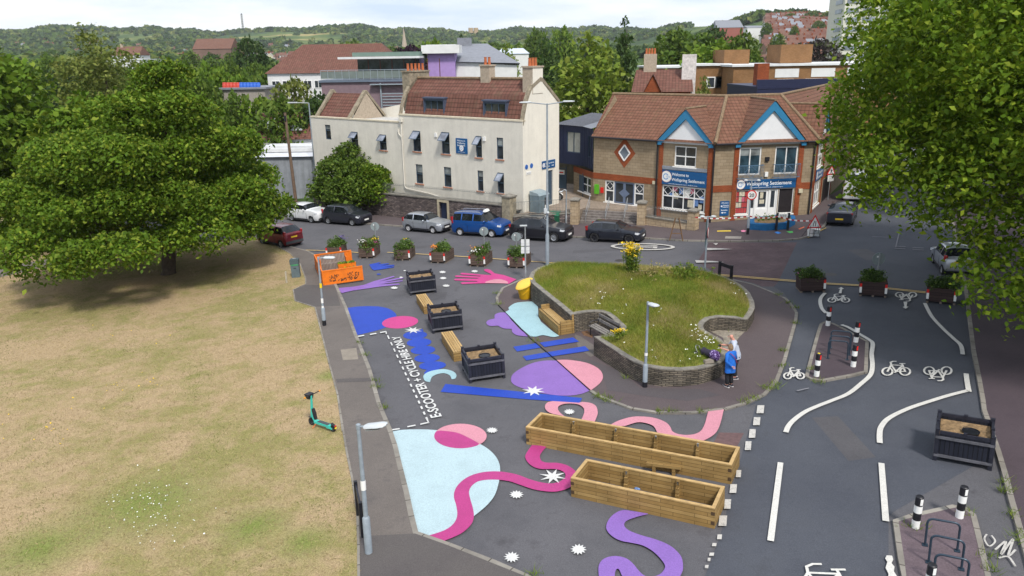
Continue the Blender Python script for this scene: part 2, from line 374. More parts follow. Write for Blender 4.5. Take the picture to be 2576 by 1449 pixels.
# road sheet: everything paved, pavements and lawn are raised on it
RX = [(-75, 118), (-32, 84), (-13.5, 67.2), (3, 60), (9, 57.5), (22.5, 57), (40, 82), (70, 130), (95, 125), (48, 66), (34, 45), (26, 10), (18, 2), (-8, 2), (-8, 14), (-16, 40), (-26, 62), (-90, 112)]
mb = MB(); mb.flat([(x, y, zg(x, y) + .004) for x, y in RX]); road = struct(mb, 'road', M_ROAD)
mb = MB(); mb.flat(gp(C('r4', -30, 1500, 1440, 1500, 1440, 950, 1500, 900, 2200, 500, 2290, 200) + C('r0', 2245, 1400, 2150, 900, 2090, 430, 2100, 380) + C('v', 2500, 640, 2420, 520, 2200, 500, 2085, 575, 1958, 610, 1908, 700) + C('r0', 560, 520, 690, 700, 640, 900, 560, 1120, 480, 1330, 250, 1480) + C('n2', 2050, 0, 1900, 520, 1750, 1100, 1600, 1500), .008))
mb.build('bus_lane_surface', M_ROAD2, road)
M_PAVER = brickmat('red_block_paving', (.108, .074, .080), (.132, .090, .096), (.07, .045, .05), .22, .11, .012, dirt=.3)
mb = MB(); mb.flat(gp(C('c5', 1390, 1003, 2042, 1003, 1905, 1290, 1480, 1240, 1330, 1140, 1410, 1010) + [], .0085)); mb.build('block_paving', M_PAVER, road)
mb = MB(); mb.flat(gp(C('c5', 1480, 1242, 1905, 1292) + C('r0', 480, 470, 380, 470, 300, 440, 120, 400), .0088)); mb.build('block_paving', M_PAVER, road)
mb = MB(); mb.flat(gp(C('n2', 1735, 245, 1945, 250, 1890, 360, 1690, 330), .0088)); mb.build('manhole_cover', mat('rusty_cover', (.12, .07, .07), .8, .2, 6), road)
for px, w_, d_ in (((1010, 1200), .7, 2.2), ((1230, 700), 2.2, .6), ((1100, 745), 1.0, 1.4), ((1500, 630), 3.2, .7), ((2180, 640), 1.2, 2.6), ((2120, 1100), .9, 3.0), ((1080, 620), 2.4, .8)):
    g_ = G(px, .0093); MB().flat([(g_.x + a * w_, g_.y + b * d_, zg(g_.x + a * w_, g_.y + b * d_) + .0093) for a, b in ((-.5, -.5), (.5, -.45), (.52, .5), (-.48, .5))]).build('tarmac_repair', asphalt('tarmac_repair', (.068, .066, .073), (.10, .097, .105), .5, (.05, .048, .053)) if 'tarmac_repair' not in MATS else MATS['tarmac_repair'], road)
for px in ((1560, 655), (2090, 690), (1330, 640)):
    g_ = G(px, .0097); MB().flat([(g_.x + .33 * cos(a), g_.y + .33 * sin(a), zg(g_.x + .33 * cos(a), g_.y + .33 * sin(a)) + .0097) for a in [2 * pi * k / 20 for k in range(20)]]).build('manhole_cover', mat('dark_iron', (.05, .045, .045), .6, .3, 14, metal=.3), road)
# ---- raised pavements, lawn, kerbs
def kerb(name, line, wdt=.16, top=.102, m=None, parent=None, closed=False, dz=.1):
    mb = MB(); P3 = [G(p, dz) - Vector((0, 0, dz)) for p in line]; L = []
    n = len(P3)
    for i in range(n):
        a = P3[(i - 1) % n if closed else max(0, i - 1)]; b = P3[(i + 1) % n if closed else min(n - 1, i + 1)]; d = (b - a); d.z = 0; d.normalize(); s_ = Vector((d.y, -d.x, 0)) * wdt
        s_.z = 0; L.append((P3[i] - s_ * .5, P3[i] + s_ * .5))
    for i in range(n if closed else n - 1):
        a0, a1 = L[i]; b0, b1 = L[(i + 1) % n]; up = Vector((0, 0, top)); dn = Vector((0, 0, -.1))
        mb.hexa([a0 + dn, a1 + dn, b1 + dn, b0 + dn], [a0 + up, a1 + up, b1 + up, b0 + up])
    return struct(mb, name, m or M_KERB, parent=parent)
KL = C('n1', 1900, 1490, 1840, 1449, 1560, 1327, 1190, 1185, 910, 1085, 870, 930, 830, 740, 775, 520, 735, 350, 690, 215, 600, 0) + C('e', 520, 1160, 480, 1060, 400, 860, 325, 650, 250, 480, 200, 380, 150, 290, 100, 225, 0, 170) + C('v', 737, 622, 700, 610, 640, 598)
LE = C('L', 1955, 95, 2080, 165, 2150, 240, 2190, 345, 2190, 385, 2100, 425, 2115, 505, 2258, 550, 2300, 720, 2350, 920, 2420, 1180, 2455, 1440) + C('n1', 265, 0, 330, 400, 375, 620, 420, 900, 430, 1200, 432, 1500)
LE_ = [C('v', 640, 594)] + LE
pv = [G(p, .1) - Vector((0, 0, .1)) for p in KL]
far_end = G((770, 1560)) * 1
pav = [G(p, .1) - Vector((0, 0, .1)) for p in LE_] + [G((905, 1480)), G((905, 1560)), G((1500, 1560))] + pv
mb = MB(); mb.slab(pav, -.2, .1); pavement = struct(mb, 'pavement', M_PAVE)
kerb('kerb', KL); kerb('lawn_edging', LE_, .07, .118)
lw = [G(p, .1) - Vector((0, 0, .1)) for p in LE_] + [G((905, 1480)), Vector((-4, 2, 0)), Vector((-60, 2, -2)), Vector((-95, 60, -4)), Vector((-88, 108, -5)), Vector((-28, 58, -1.5))]
for p in lw: p.z = zg(p.x, p.y)
mb = MB(); mb.slab(lw, -.2, .09); lawn = struct(mb, 'lawn', M_LAWN)
def sheet(name, pts, dz, m, parent=None):       # thin patch on something raised: dz above plane
    mb = MB(); mb.flat(gp(pts, dz)); return mb.build(name, m, parent)
M_PATH = asphalt('path_asphalt', (.15, .13, .125), (.18, .16, .15), .3, (.12, .1, .1))
o = sheet('path', C('L', -200, 310, 0, 267, 320, 208, 640, 148, 1000, 90, 1010, 120, 660, 190, 330, 258, 0, 337, -200, 385), .098, M_PATH); o['kind'] = 'structure'
M_PATCHC = mat('concrete_patch', (.23, .2, .165), .9, .12, 3, fine=.15)
sheet('concrete_cover', C('e', 280, 1000, 412, 985, 428, 1080, 300, 1088), .104, M_PATCHC, pavement)
M_PATCHD = asphalt('patched_asphalt', (.085, .075, .075), (.105, .095, .09), .4, (.07, .065, .065))
sheet('tarmac_patch', C('n1', 440, 1115, 905, 1092, 1180, 1190, 1830, 1450, 1860, 1520, 440, 1520), .105, M_PATCHD, pavement)
sheet('tarmac_patch', C('n1', 645, 985, 805, 965, 830, 1080, 660, 1090), .106, M_PAVE, pavement)
sheet('tarmac_patch', C('e', 240, 1245, 525, 1235, 540, 1265, 250, 1275), .106, M_PATCHD, pavement)
sheet('tarmac_patch', C('L', 2100, 427, 2190, 390, 2400, 395, 2440, 540, 2258, 545, 2118, 503), .104, M_PATCHD, pavement)
# far side pavement in front of wall and shops
FK = C('v', 700, 548, 870, 556) + C('c4', 830, 868, 1070, 885, 1480, 915, 2020, 952, 2560, 966) + C('c5', 960, 968, 1240, 985, 1560, 990, 1900, 985, 2060, 972, 2140, 950, 2190, 920, 2235, 880) + C('v', 2090, 545, 2135, 500, 2160, 470)
pf = [G(p, .1) - Vector((0, 0, .1)) for p in FK]; back = [Vector((40, 80, 0)), Vector((24, 60, 0)), Vector((8, 60, 0)), Vector((-12, 68, 0)), Vector((-30, 84, 0))]
for p in back: p.z = zg(p.x, p.y)
mb = MB(); mb.slab(pf + back, -.2, .1); struct(mb, 'pavement_far', M_PURP); kerb('kerb_far', FK)
# right-hand pavement under the plane tree
RK = C('r4', 2700, 1560, 2576, 1130, 2480, 800, 2430, 600, 2370, 400, 2250, 50) + C('r0', 2240, 1420, 2210, 1250, 2160, 1000, 2110, 600, 2085, 430) + C('v', 2420, 660, 2405, 590, 2390, 520, 2375, 480)
pr = [G(p, .1) - Vector((0, 0, .1)) for p in RK]; q = [Vector((70, 110, 0)), Vector((75, 60, 0)), Vector((40, 5, 0)), Vector((22, 3, 0))]
for p in q: p.z = zg(p.x, p.y)
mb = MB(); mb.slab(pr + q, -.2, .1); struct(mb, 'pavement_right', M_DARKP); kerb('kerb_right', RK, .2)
# island round the planted bed
IK = C('v', 1375, 668, 1327, 696, 1298, 709, 1265, 724, 1250, 748, 1253, 766, 1271, 784, 1331, 847, 1400, 905, 1486, 982, 1504, 994, 1540, 1008, 1588, 1026, 1657, 1037, 1738, 1037, 1822, 1028, 1878, 1012, 1923, 991, 1953, 958, 1974, 904, 1989, 850, 2001, 808, 2004, 787, 1995, 772, 1977, 751, 1938, 733, 1893, 715, 1842, 703, 1700, 690, 1604, 677, 1480, 668)
pi_ = [G(p, .06) - Vector((0, 0, .06)) for p in IK]
mb = MB(); mb.slab(pi_, -.2, .06); island = struct(mb, 'island_pavement', M_PURP)
kerb('island_kerb', IK[9:], .14, .066, dz=.06); kerb('island_joint', IK[5:11], .035, .063, mat('dark_joint', (.03, .03, .03), .9), dz=.06); kerb('island_kerb', IK[1:6], .14, .066, dz=.06)
# cycle stand islands
I1 = C('r0', 905, 768, 975, 780, 1045, 815, 1260, 930, 1250, 1180, 1130, 1210, 880, 1255, 790, 1240, 755, 1220, 800, 1040, 850, 860, 875, 785)
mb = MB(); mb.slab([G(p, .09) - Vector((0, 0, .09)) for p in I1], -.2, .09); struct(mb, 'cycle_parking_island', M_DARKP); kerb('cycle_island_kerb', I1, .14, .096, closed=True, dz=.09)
I2 = C('r4', 1500, 985, 1640, 940, 1990, 862, 2080, 880, 2150, 930, 2200, 1130, 2310, 1600, 1600, 1620, 1545, 1300)
mb = MB(); mb.slab([G(p, .09) - Vector((0, 0, .09)) for p in I2], -.2, .09); struct(mb, 'cycle_parking_island', mat('mauve_asphalt', (.115, .085, .098), .9, .15, 2, fine=.2)); kerb('cycle_island_kerb', I2, .14, .096, closed=True, dz=.09)
# ================================================================ PAINT ON THE ROAD
def paint(name, col, worn=0):
    m, t, b = base_mat(name); c = mixc(t, ramp(t, noise(t, 1.1, 5, .65), (.3, .9), (.7, 1.06)), (0, 0, 0), col)
    c = mixc(t, 1, c, ramp(t, noise(t, 26, 3, .7), (.3, .8), (.7, 1.14)), 'MULTIPLY')
    c = mixc(t, ramp(t, noise(t, 7, 6, .85), (.63 - worn, 0), (.74 - worn, .7)), c, (.085, .082, .085)) if worn is not None else c
    lnk(t, c, b.inputs['Base Color']); b.inputs['Roughness'].default_value = .6; b.inputs['Specular IOR Level'].default_value = .35; bump(t, b, noise(t, 45, 3, .8), .25, .01); MATS[name] = m; return m
PW = paint('white_paint', (.60, .60, .59), -.04); PWO = paint('worn_white_paint', (.50, .48, .45), .1); PWB = paint('white_road_paint', (.60, .585, .55), .02)
PBL = paint('blue_paint', (.015, .055, .40), -.05); PPK = paint('magenta_paint', (.50, .045, .21), -.06); PMG = paint('deep_magenta_paint', (.40, .04, .19), -.06)
PPINK = paint('pale_pink_paint', (.56, .24, .30), -.06); PVI = paint('violet_paint', (.225, .12, .41), -.05); PLB = paint('pale_blue_paint', (.40, .52, .56), -.04); PLC = paint('light_cyan_paint', (.31, .48, .53), -.05)
PYL = paint('yellow_line_paint', (.62, .42, .12), .02)
ART = [.010]
def art(name, m, *loops, smooth=0, step=.0012, island_=False, parent=None):
    ART[0] += step; dz = ART[0] + (.056 if island_ else 0)
    mb = MB(); ls = [spline(l, 6) if smooth else l for l in loops]; mb.flat([gp(l, dz) for l in ls]); return mb.build(name, m, parent or (island if island_ else road))
def multi(name, m, polys, dz=None, parent=None):
    ART[0] += .0006; mb = MB()
    for p in polys: mb.flat(gp(p, dz or ART[0]))
    return mb.build(name, m, parent or road)
art('painted_blob', PBL, spline(C('e', 600, 638, 680, 655, 735, 690, 748, 720, 735, 755, 690, 795, 640, 820, 560, 845, 410, 880), 5, False) + C('e', 380, 810, 355, 740, 325, 652) + spline(C('e', 400, 640, 500, 635, 590, 637), 3, False))
art('painted_ellipse', PPK, ell(C('e', 779, 770), 152 * .3, 51 * .3, 40, -.08))
art('painted_caterpillar', PBL, ell(C('e', 905, 878), 30, 10.5, 40, -.05)); 
for cx, cy, rx in ((938, 940, 31), (970, 1003, 31), (1005, 1070, 32), (1050, 1133, 34)): art('painted_caterpillar', PBL, ell(C('e', cx, cy), rx, 10.6, 40, -.06))
art('painted_caterpillar', PBL, C('e', 860, 850, 910, 845, 965, 825, 975, 840, 950, 880, 880, 890)); art('painted_caterpillar', PBL, C('e', 1000, 1170, 1110, 1160, 1070, 1190, 990, 1215, 980, 1195))
art('painted_star', PW, star(C('e', 888, 836), 80 * .3, 28 * .3, 8, .40, .35))
art('painted_moon', PLC, spline(C('e', 1030, 1272, 990, 1262, 974, 1232, 985, 1205, 1040, 1178, 1140, 1163, 1215, 1178, 1250, 1208, 1243, 1240, 1212, 1248), 5, False) + spline(C('e', 1209, 1240, 1195, 1215, 1150, 1197, 1095, 1204, 1050, 1225, 1036, 1248), 5, False))
art('painted_circle', PVI, [C('e', 2090, 1092)] + spline(C('e', 2085, 1091, 1990, 1092, 1890, 1112, 1795, 1155, 1730, 1200, 1710, 1240, 1722, 1283, 1800, 1322, 1960, 1362, 2090, 1382, 2200, 1385, 2300, 1370, 2375, 1340), 5, False))
art('painted_stripe', PBL, C('e', 1160, 1287, 2305, 1405, 2285, 1448, 1800, 1412, 1118, 1353))
art('painted_star', PW, star(C('e', 1897, 1345), 100 * .3, 43 * .3, 8, .42, .25))
art('painted_half_circle', PPINK, spline(C('e', 2093, 1086, 2200, 1086, 2350, 1112, 2450, 1165, 2480, 1225, 2455, 1280, 2380, 1340), 5, False), island_=True)
for pts in ((1728, 975, 1945, 942, 1985, 978, 1760, 1015), (1808, 1055, 2010, 1021, 2050, 1056, 1838, 1090)): art('painted_stripe', PBL, C('e', *pts))
for pts in ((1950, 941, 2230, 897, 2280, 932, 1990, 977), (2015, 1020, 2330, 970, 2368, 1008, 2055, 1055)): art('painted_stripe', PBL, C('e', *pts), island_=True)
art('painted_pool', PLC, spline(C('e', 1662, 683, 1692, 665, 1690, 645, 1738, 612, 1800, 600, 1890, 595), 5, False) + C('e', 1935, 640, 1938, 720, 1960, 765, 1990, 790, 2050, 840) + spline(C('e', 2115, 885, 2060, 893, 1978, 878, 1920, 890, 1872, 888), 4, False) + C('e', 1800, 825, 1730, 752), island_=True)
art('painted_cloud', PVI, spline(C('e', 1670, 690, 1620, 688, 1575, 705, 1572, 735), 4, False) + spline(C('e', 1568, 740, 1520, 752, 1502, 776, 1530, 800, 1602, 798), 4, False) + spline(C('e', 1606, 802, 1650, 822, 1715, 825), 4, False) + spline(C('e', 1716, 830, 1722, 855, 1765, 880, 1862, 890), 4, False) + C('e', 1780, 825, 1712, 752))
# hands
art('painted_hand', PPK, C('e', 1480, 328, 1505, 323, 1535, 330, 1572, 360, 1645, 373, 1755, 410, 1690, 448, 1640, 443, 1500, 442, 1300, 450, 1284, 441, 1300, 434, 1430, 430, 1420, 424, 1240, 419, 1230, 411, 1243, 405, 1425, 405, 1440, 399, 1245, 390, 1238, 382, 1252, 377, 1450, 387, 1455, 381, 1290, 369, 1284, 360, 1300, 355, 1500, 372, 1545, 374, 1535, 362, 1490, 342))
art('painted_scallop', PPINK, C('e', 1490, 440) + spline(C('e', 1497, 430, 1515, 424, 1535, 418, 1560, 412, 1590, 408, 1625, 410, 1650, 417, 1672, 425, 1685, 434), 3, False) + C('e', 1683, 445))
art('painted_hand', PVI, C('e', 240, 485, 400, 470, 480, 455, 560, 425, 725, 381, 735, 388, 640, 418, 600, 428, 800, 393, 812, 400, 640, 435, 800, 418, 802, 425, 650, 446, 600, 452, 770, 446, 778, 454, 620, 470, 480, 490, 380, 505, 290, 525))
art('painted_hand', PBL, C('e', 520, 285, 600, 268, 620, 270, 590, 283, 680, 276, 690, 281, 620, 294, 725, 288, 735, 294, 640, 310, 725, 302, 730, 308, 650, 322, 560, 335, 540, 320))
art('painted_splash', PBL, ell(C('e', 600, 367), 5, 1.6)); art('painted_splash', PBL, C('e', 195, 330, 225, 345, 240, 400, 205, 370))
for cx, cy, rx, ry, k in ((1135, 349, 30, 11, 9), (1140, 400, 30, 11, 9), (1165, 463, 33, 11, 9), (1404, 342, 30, 11, 9), (730, 481, 33, 11, 9), (818, 337, 12, 5, 7), (787, 393, 16, 7, 8)): art('painted_flower', PW, star(C('e', cx, cy), rx * .3, ry * .3, k, .72))
# bottom left blob, ellipse, snakes, stars
art('painted_pool', PLB, spline(C('n1', 708, 237, 790, 224, 900, 219, 1020, 221, 1115, 229, 1250, 245, 1350, 287, 1440, 336, 1520, 385, 1580, 445, 1612, 510, 1618, 580, 1605, 670, 1570, 775, 1500, 862, 1400, 945), 4, False) + C('n1', 1300, 1050, 1000, 1118, 922, 1086, 905, 1010, 878, 890, 852, 770, 832, 690, 800, 570, 770, 440, 735, 310))
art('painted_ellipse', PPINK, ell(C('n1', 1285, 275), 66, 31, 44, 0)); 
lower = [p for p in ell(C('n1', 1285, 275), 66, 31, 80, 0)]
bl = spline(C('n1', 1440, 336, 1350, 287, 1250, 245, 1115, 229), 4, False)
import bisect
low2 = [p for p in lower if p[1] > 1014.3 + .3 * (229 + max(0, (p[0] - 772.8) / .3 - 1115) * .33) and not (p[0] > 772.8 + .3 * 1440)]
low2.sort(key=lambda p: atan2(p[1] - (1014.3 + .3 * 290), p[0] - (772.8 + .3 * 1270)) % (2 * pi))
i0 = min(range(len(low2)), key=lambda i: hypot(low2[i][0] - bl[0][0], low2[i][1] - bl[0][1]))
art('painted_ellipse', PMG, low2[i0:] + low2[:i0] + bl[::-1])
sn_l = spline(C('n1', 1000, 1115, 1150, 1065, 1228, 1008, 1258, 940, 1250, 860, 1230, 785, 1242, 720, 1290, 658, 1370, 607, 1480, 577, 1610, 572, 1750, 595, 1860, 635, 1960, 663, 2050, 672, 2120, 655, 2165, 615, 2150, 575, 2080, 552, 1950, 550, 1870, 515, 1830, 460, 1840, 415, 1885, 350), 4, False)
sn_r = spline(C('n1', 2010, 360, 1960, 420, 1952, 455, 1968, 485, 2015, 498, 2100, 500, 2190, 525, 2260, 580, 2265, 630, 2210, 700, 2120, 735, 2030, 741, 1900, 722, 1780, 682, 1690, 653, 1570, 640, 1450, 650, 1385, 688, 1357, 740, 1367, 800, 1392, 890, 1396, 960, 1370, 1022, 1285, 1095, 1130, 1161), 4, False)
art('painted_ribbon', PMG, sn_l + sn_r)
for cx, cy, rx, ry, k, inn, rot in ((2058, 613, 117, 64, 8, .36, .3), (1755, 765, 62, 36, 12, .62, 0), (1550, 226, 52, 26, 12, .62, .1), (2198, 71, 50, 25, 12, .62, 0), (1715, 1290, 69, 47, 12, .62, .1), (2275, 1225, 70, 47, 12, .62, .1)):
    art('painted_star', PW, star(C('n1', cx, cy), rx * .3, ry * .3, k, inn, rot))
art('painted_ribbon', PPINK, spline(C('n2', 500, 130, 430, 108, 330, 85, 285, 55, 277, 20, 300, -8, 340, -18), 4, False) + [C('n2', 560, -4)] + spline(C('n2', 590, -12, 660, -2, 705, 25, 719, 75, 710, 115, 690, 160), 4, False) + [C('n2', 570, 160)] + spline(C('n2', 590, 120, 606, 75, 600, 40, 562, 12, 500, 2, 440, 5, 398, 20, 385, 42, 400, 75, 460, 125), 4, False))
art('painted_ribbon', PPINK, spline(C('n2', 800, 200, 840, 172, 900, 143, 1000, 115, 1090, 111, 1200, 124, 1290, 160, 1328, 200, 1345, 235, 1395, 258, 1470, 266, 1545, 254, 1592, 222, 1620, 165), 4, False) + C('n2', 1645, 68, 1776, 52) + spline(C('n2', 1758, 130, 1732, 210, 1690, 265, 1600, 315, 1500, 330, 1400, 330, 1280, 300, 1225, 255, 1190, 195, 1130, 168, 1050, 160, 950, 190), 4, False))
art('painted_ribbon', PVI, spline(C('n2', 1140, 925, 1060, 912, 1000, 903, 930, 896, 865, 922, 815, 970, 791, 1025, 800, 1072, 850, 1122, 920, 1155, 1000, 1170, 1095, 1192, 1180, 1240, 1250, 1308, 1284, 1365, 1265, 1410, 1230, 1438, 1170, 1455, 1110, 1445, 1060, 1400, 1015, 1345, 960, 1302, 885, 1282, 820, 1286, 760, 1312, 727, 1365, 728, 1450, 740, 1520), 4, False) + spline(C('n2', 860, 1520, 862, 1440, 870, 1400, 886, 1388, 903, 1402, 930, 1460, 990, 1530, 1100, 1560, 1250, 1550, 1370, 1500, 1425, 1420, 1434, 1360, 1420, 1290, 1370, 1228, 1300, 1180, 1200, 1140, 1080, 1105, 985, 1068, 942, 1028, 958, 988, 1040, 955, 1140, 930), 4, False))
# hire bay
def seg(a, b, w):      # quad along pixel segment with pixel widths
    a, b = Vector(a), Vector(b); d = (b - a).normalized(); s = Vector((-d.y, d.x)) * w / 2; return [tuple(a - s), tuple(a + s), tuple(b + s), tuple(b - s)]
ds_ = []
top, bot = Vector(C('e', 668, 868)), Vector(C('n1', 1015, 155)); nd = 15
for i in range(nd):
    t0 = (i + .16 + .02) / nd; t1 = t0 + .5 / nd; s = lambda t: tuple(top.lerp(bot, t ** .93)); ds_.append(seg(s(t0), s(t1), 3.0 + 2 * t0))
for a in ((660, 845, 664, 868), (612, 856, 664, 847), (526, 872, 580, 863), (425, 888, 478, 880)): ds_.append(seg(C('e', *a[:2]), C('e', *a[2:]), 2.6))
for a in ((948, 176, 1020, 160), (1000, 125, 1020, 166), (840, 197, 908, 184), (708, 223, 775, 213)): ds_.append(seg(C('n1', *a[:2]), C('n1', *a[2:]), 3.0))
multi('bay_marking', PW, ds_)
vs, fs, _ = text_geo('E-SCOOTER + CYCLE HIRE ONLY', .022)
B0, B1, T0, T1 = G((1111, 1051)), G((1005, 848)), G((1083.5, 1056)), G((985, 852)); ART[0] += .001
mb = MB(); dzv = Vector((0, 0, ART[0])); mb.v = [tuple(B0.lerp(B1, x).lerp(T0.lerp(T1, x), y) + dzv) for x, y in vs]; mb.f = fs; mb.mi = [0] * len(fs); mb.build('bay_lettering', PW, road)
# road lines
def line(pts, w0, w1=None, n=8, sp=True):
    P = spline(pts, n, False) if sp else pts; w1 = w1 or w0; L = []; R = []
    for i, p in enumerate(P):
        a = Vector(P[max(0, i - 1)]); b = Vector(P[min(len(P) - 1, i + 1)]); d = b - a; ga, gb = G(tuple(a)), G(tuple(b)); gd = gb - ga; gd.z = 0; gd.normalize()
        c = G(p); w = (w0 + (w1 - w0) * i / (len(P) - 1)) / 2; s = Vector((-gd.y, gd.x, 0)) * w; L.append(c + s); R.append(c - s)
    return L, R
def strip(name, lst, m, dz=None):
    ART[0] += .0006; z = dz or ART[0]; mb = MB()
    for L, R in lst:
        for i in range(len(L) - 1):
            q = [Vector((p.x, p.y, zg(p.x, p.y) + z)) for p in (L[i], R[i], R[i + 1], L[i + 1])]; mb.face(q)
    return mb.build(name, m, road)
strip('white_line', [line(C('r4', 577, 258, 600, 205, 650, 150, 740, 85, 850, 35, 960, -8) + C('r0', 1100, 1382, 1215, 1292, 1285, 1225, 1303, 1150, 1297, 1050, 1305, 960, 1270, 925, 1195, 880, 1110, 828, 1045, 802), .17), line(C('r0', 905, 535, 872, 575, 866, 615, 880, 665, 915, 705), .17),
    line(C('r4', 1365, 348, 1363, 280, 1375, 215, 1440, 140, 1600, 60, 1800, -8) + C('r0', 1950, 1395, 2105, 1355), .17), line(C('r0', 2112, 1365, 2098, 1290, 2088, 1213), .17), line(C('r0', 2060, 1052, 2043, 975, 1980, 915, 1890, 830, 1800, 730, 1742, 620), .16)], PWB)
strip('white_line', [line(C('r4', 533, 513, 449, 1172), .165, sp=False), line(C('r4', 1378, 518, 1415, 1006), .165, sp=False)], PWB)
multi('white_line', PWB, [C('r4', 1425, 1275, 1470, 1278, 1480, 1310, 1465, 1340, 1490, 1370, 1485, 1410, 1510, 1449, 1500, 1520, 1430, 1520, 1440, 1430, 1415, 1380, 1430, 1330, 1412, 1300)])
multi('dashed_line', PWO, [[(x0 - hw, y0 + hh), (x0 + hw * .8, y0 + hh), (x0 + hw, y0 - hh), (x0 - hw * .75, y0 - hh)] for x0, y0, hw, hh in [(*C('n2', a, b), w, h) for a, b, w, h in ((2083, 50, 10, 10), (2052, 150, 9.5, 10), (2015, 253, 9, 11), (1980, 355, 8.5, 11), (1900, 590, 7, 9), (1855, 715, 9.5, 11), (1808, 845, 9, 12), (1768, 985, 11, 13), (1740, 1120, 6.5, 6), (1696, 1185, 6, 4), (1674, 1266, 6.5, 4), (1652, 1310, 4, 4), (1632, 1370, 5, 4))]])
strip('yellow_line', [line(C('v', 768, 631, 860, 634, 930, 640), .11, sp=False), line(C('c4', 940, 1080, 1400, 1105, 2140, 1157), .11, sp=False), line(C('c5', 155, 1146, 300, 1158), .11, sp=False), line(C('c5', 1240, 990, 1560, 996, 1900, 995, 2080, 975, 2160, 945, 2235, 895), .09), line(C('c5', 2120, 975, 2190, 935, 2250, 905), .09)], PYL)
strip('yellow_line', [line(C('c5', 1385, 1232, 2040, 1285) + C('r0', 930, 452, 1190, 466, 1750, 526), .09, sp=False), line(C('c5', 1390, 1240, 2040, 1293) + C('r0', 930, 460, 1190, 474, 1750, 535), .09, sp=False), line(C('r0', 2005, 400, 2012, 470), .1, sp=False), line(C('r0', 2022, 400, 2030, 470), .1, sp=False)], PYL)
multi('give_way_triangle', PWO, [C('c5', 1393, 1042, 1500, 1045, 1580, 1051, 1500, 1054, 1400, 1058), C('c5', 1312, 1130, 1440, 1136, 1520, 1144, 1420, 1146, 1320, 1148), C('c5', 1440, 1010, 1475, 1008, 1470, 1016, 1460, 1022, 1450, 1014)])
multi('faded_line', mat('faded_road_line', (.17, .17, .19), .8, .2, 6), [C('r0', 1500, 130, 1585, 133, 1585, 137, 1500, 134), C('r0', 1490, 147, 1580, 151, 1580, 155, 1490, 151), C('r0', 1525, 20, 1535, 20, 1505, 140, 1495, 140), C('r0', 1640, 140, 1735, 145, 1735, 149, 1640, 144), C('r0', 1640, 156, 1735, 162, 1735, 166, 1640, 160), C('r0', 1300, 50, 1480, 58, 1480, 60, 1300, 52), C('r0', 665, 1340, 770, 1318, 775, 1324, 680, 1348)])
# speed roundel
ART[0] += .001; o_ = C('c5', 937, 1033); mb = MB(); mb.flat([gp(ell(o_, 81, 8.6, 48, .015), ART[0]), gp(ell(o_, 71, 6.4, 48, .015), ART[0])])
vs, fs, _ = text_geo('20', .01); a, b, c_, d_ = [G(C('c5', *q), ART[0]) for q in ((1040, 1024, 1030, 1047, 880, 1022, 868, 1045))] if False else [G(C('c5', x, y), ART[0]) for x, y in ((855, 1023), (845, 1043), (1045, 1022), (1035, 1046))]
i0 = len(mb.v); mb.v += [tuple(b.lerp(a, x).lerp(d_.lerp(c_, x), 1 - y)) for x, y in vs]; mb.f += [tuple(i0 + k for k in f) for f in fs]; mb.mi += [0] * len(fs)
mb.build('speed_roundel', PWO, road)
# bicycle symbols : local design drawn in metres, mapped by a ground frame
def bike_lines():
    W_ = []
    for cx in (-.52, .52):
        pts = [(cx + .3 * cos(a), .3 + .3 * sin(a)) for a in [2 * pi * k / 18 for k in range(19)]]; W_.append(pts)
    W_ += [[(-.52, .3), (-.3, .82), (.38, .78)], [(-.3, .82), (-.02, .3), (.38, .78), (.52, .3)], [(-.02, .3), (.52, .3)], [(.22, .92), (.5, .92)], [(.32, .92), (.38, .78)], [(-.3, .82), (-.33, 1.02), (-.2, 1.1), (-.02, 1.1)], [(-.1, .22), (.08, .36)]]
    return W_
def bike(cpx, w, h, flip=False, m=PWB, th_=.036, mirror=False):
    ART[0] += .0006; mb = MB(); s = -1 if flip else 1; mr = -1 if mirror else 1
    mp_ = lambda x, y: G((cpx[0] + mr * s * x / 1.64 * w, cpx[1] - s * (y - .55) / 1.1 * h), ART[0])
    k = w / 1.64
    for pl in bike_lines():
        for i in range(len(pl) - 1):
            a, b = mp_(*pl[i]), mp_(*pl[i + 1]); d = b - a; d.z = 0
            if d.length < 1e-6: continue
            d.normalize(); s_ = Vector((-d.y, d.x, 0)) * th_; e_ = d * th_ * .6; q = [a - s_ - e_, a + s_ - e_, b + s_ + e_, b - s_ + e_]
            mb.face([Vector((p.x, p.y, zg(p.x, p.y) + ART[0] + .00012 * (len(mb.f) % 17))) for p in q])
    return mb.build('bicycle_symbol', m, road)
bike(C('r0', 1022, 568), 54, 20.5); bike(C('r0', 1587, 556), 52, 22, True); bike(C('r0', 648, 1198), 51, 28, th_=.034); bike(C('r0', 1505, 1156), 70, 35); bike(C('r0', 1853, 1202), 69, 35, True); bike(C('r4', 880, 1490), 190, 85)
multi('cycle_arrow', PWB, [C('r0', 1043, 475, 1068, 490, 1052, 491, 1046, 527, 1021, 526, 1034, 490, 1018, 487), C('r0', 1565, 597, 1597, 598, 1592, 637, 1608, 640, 1585, 656, 1558, 642, 1574, 637)])
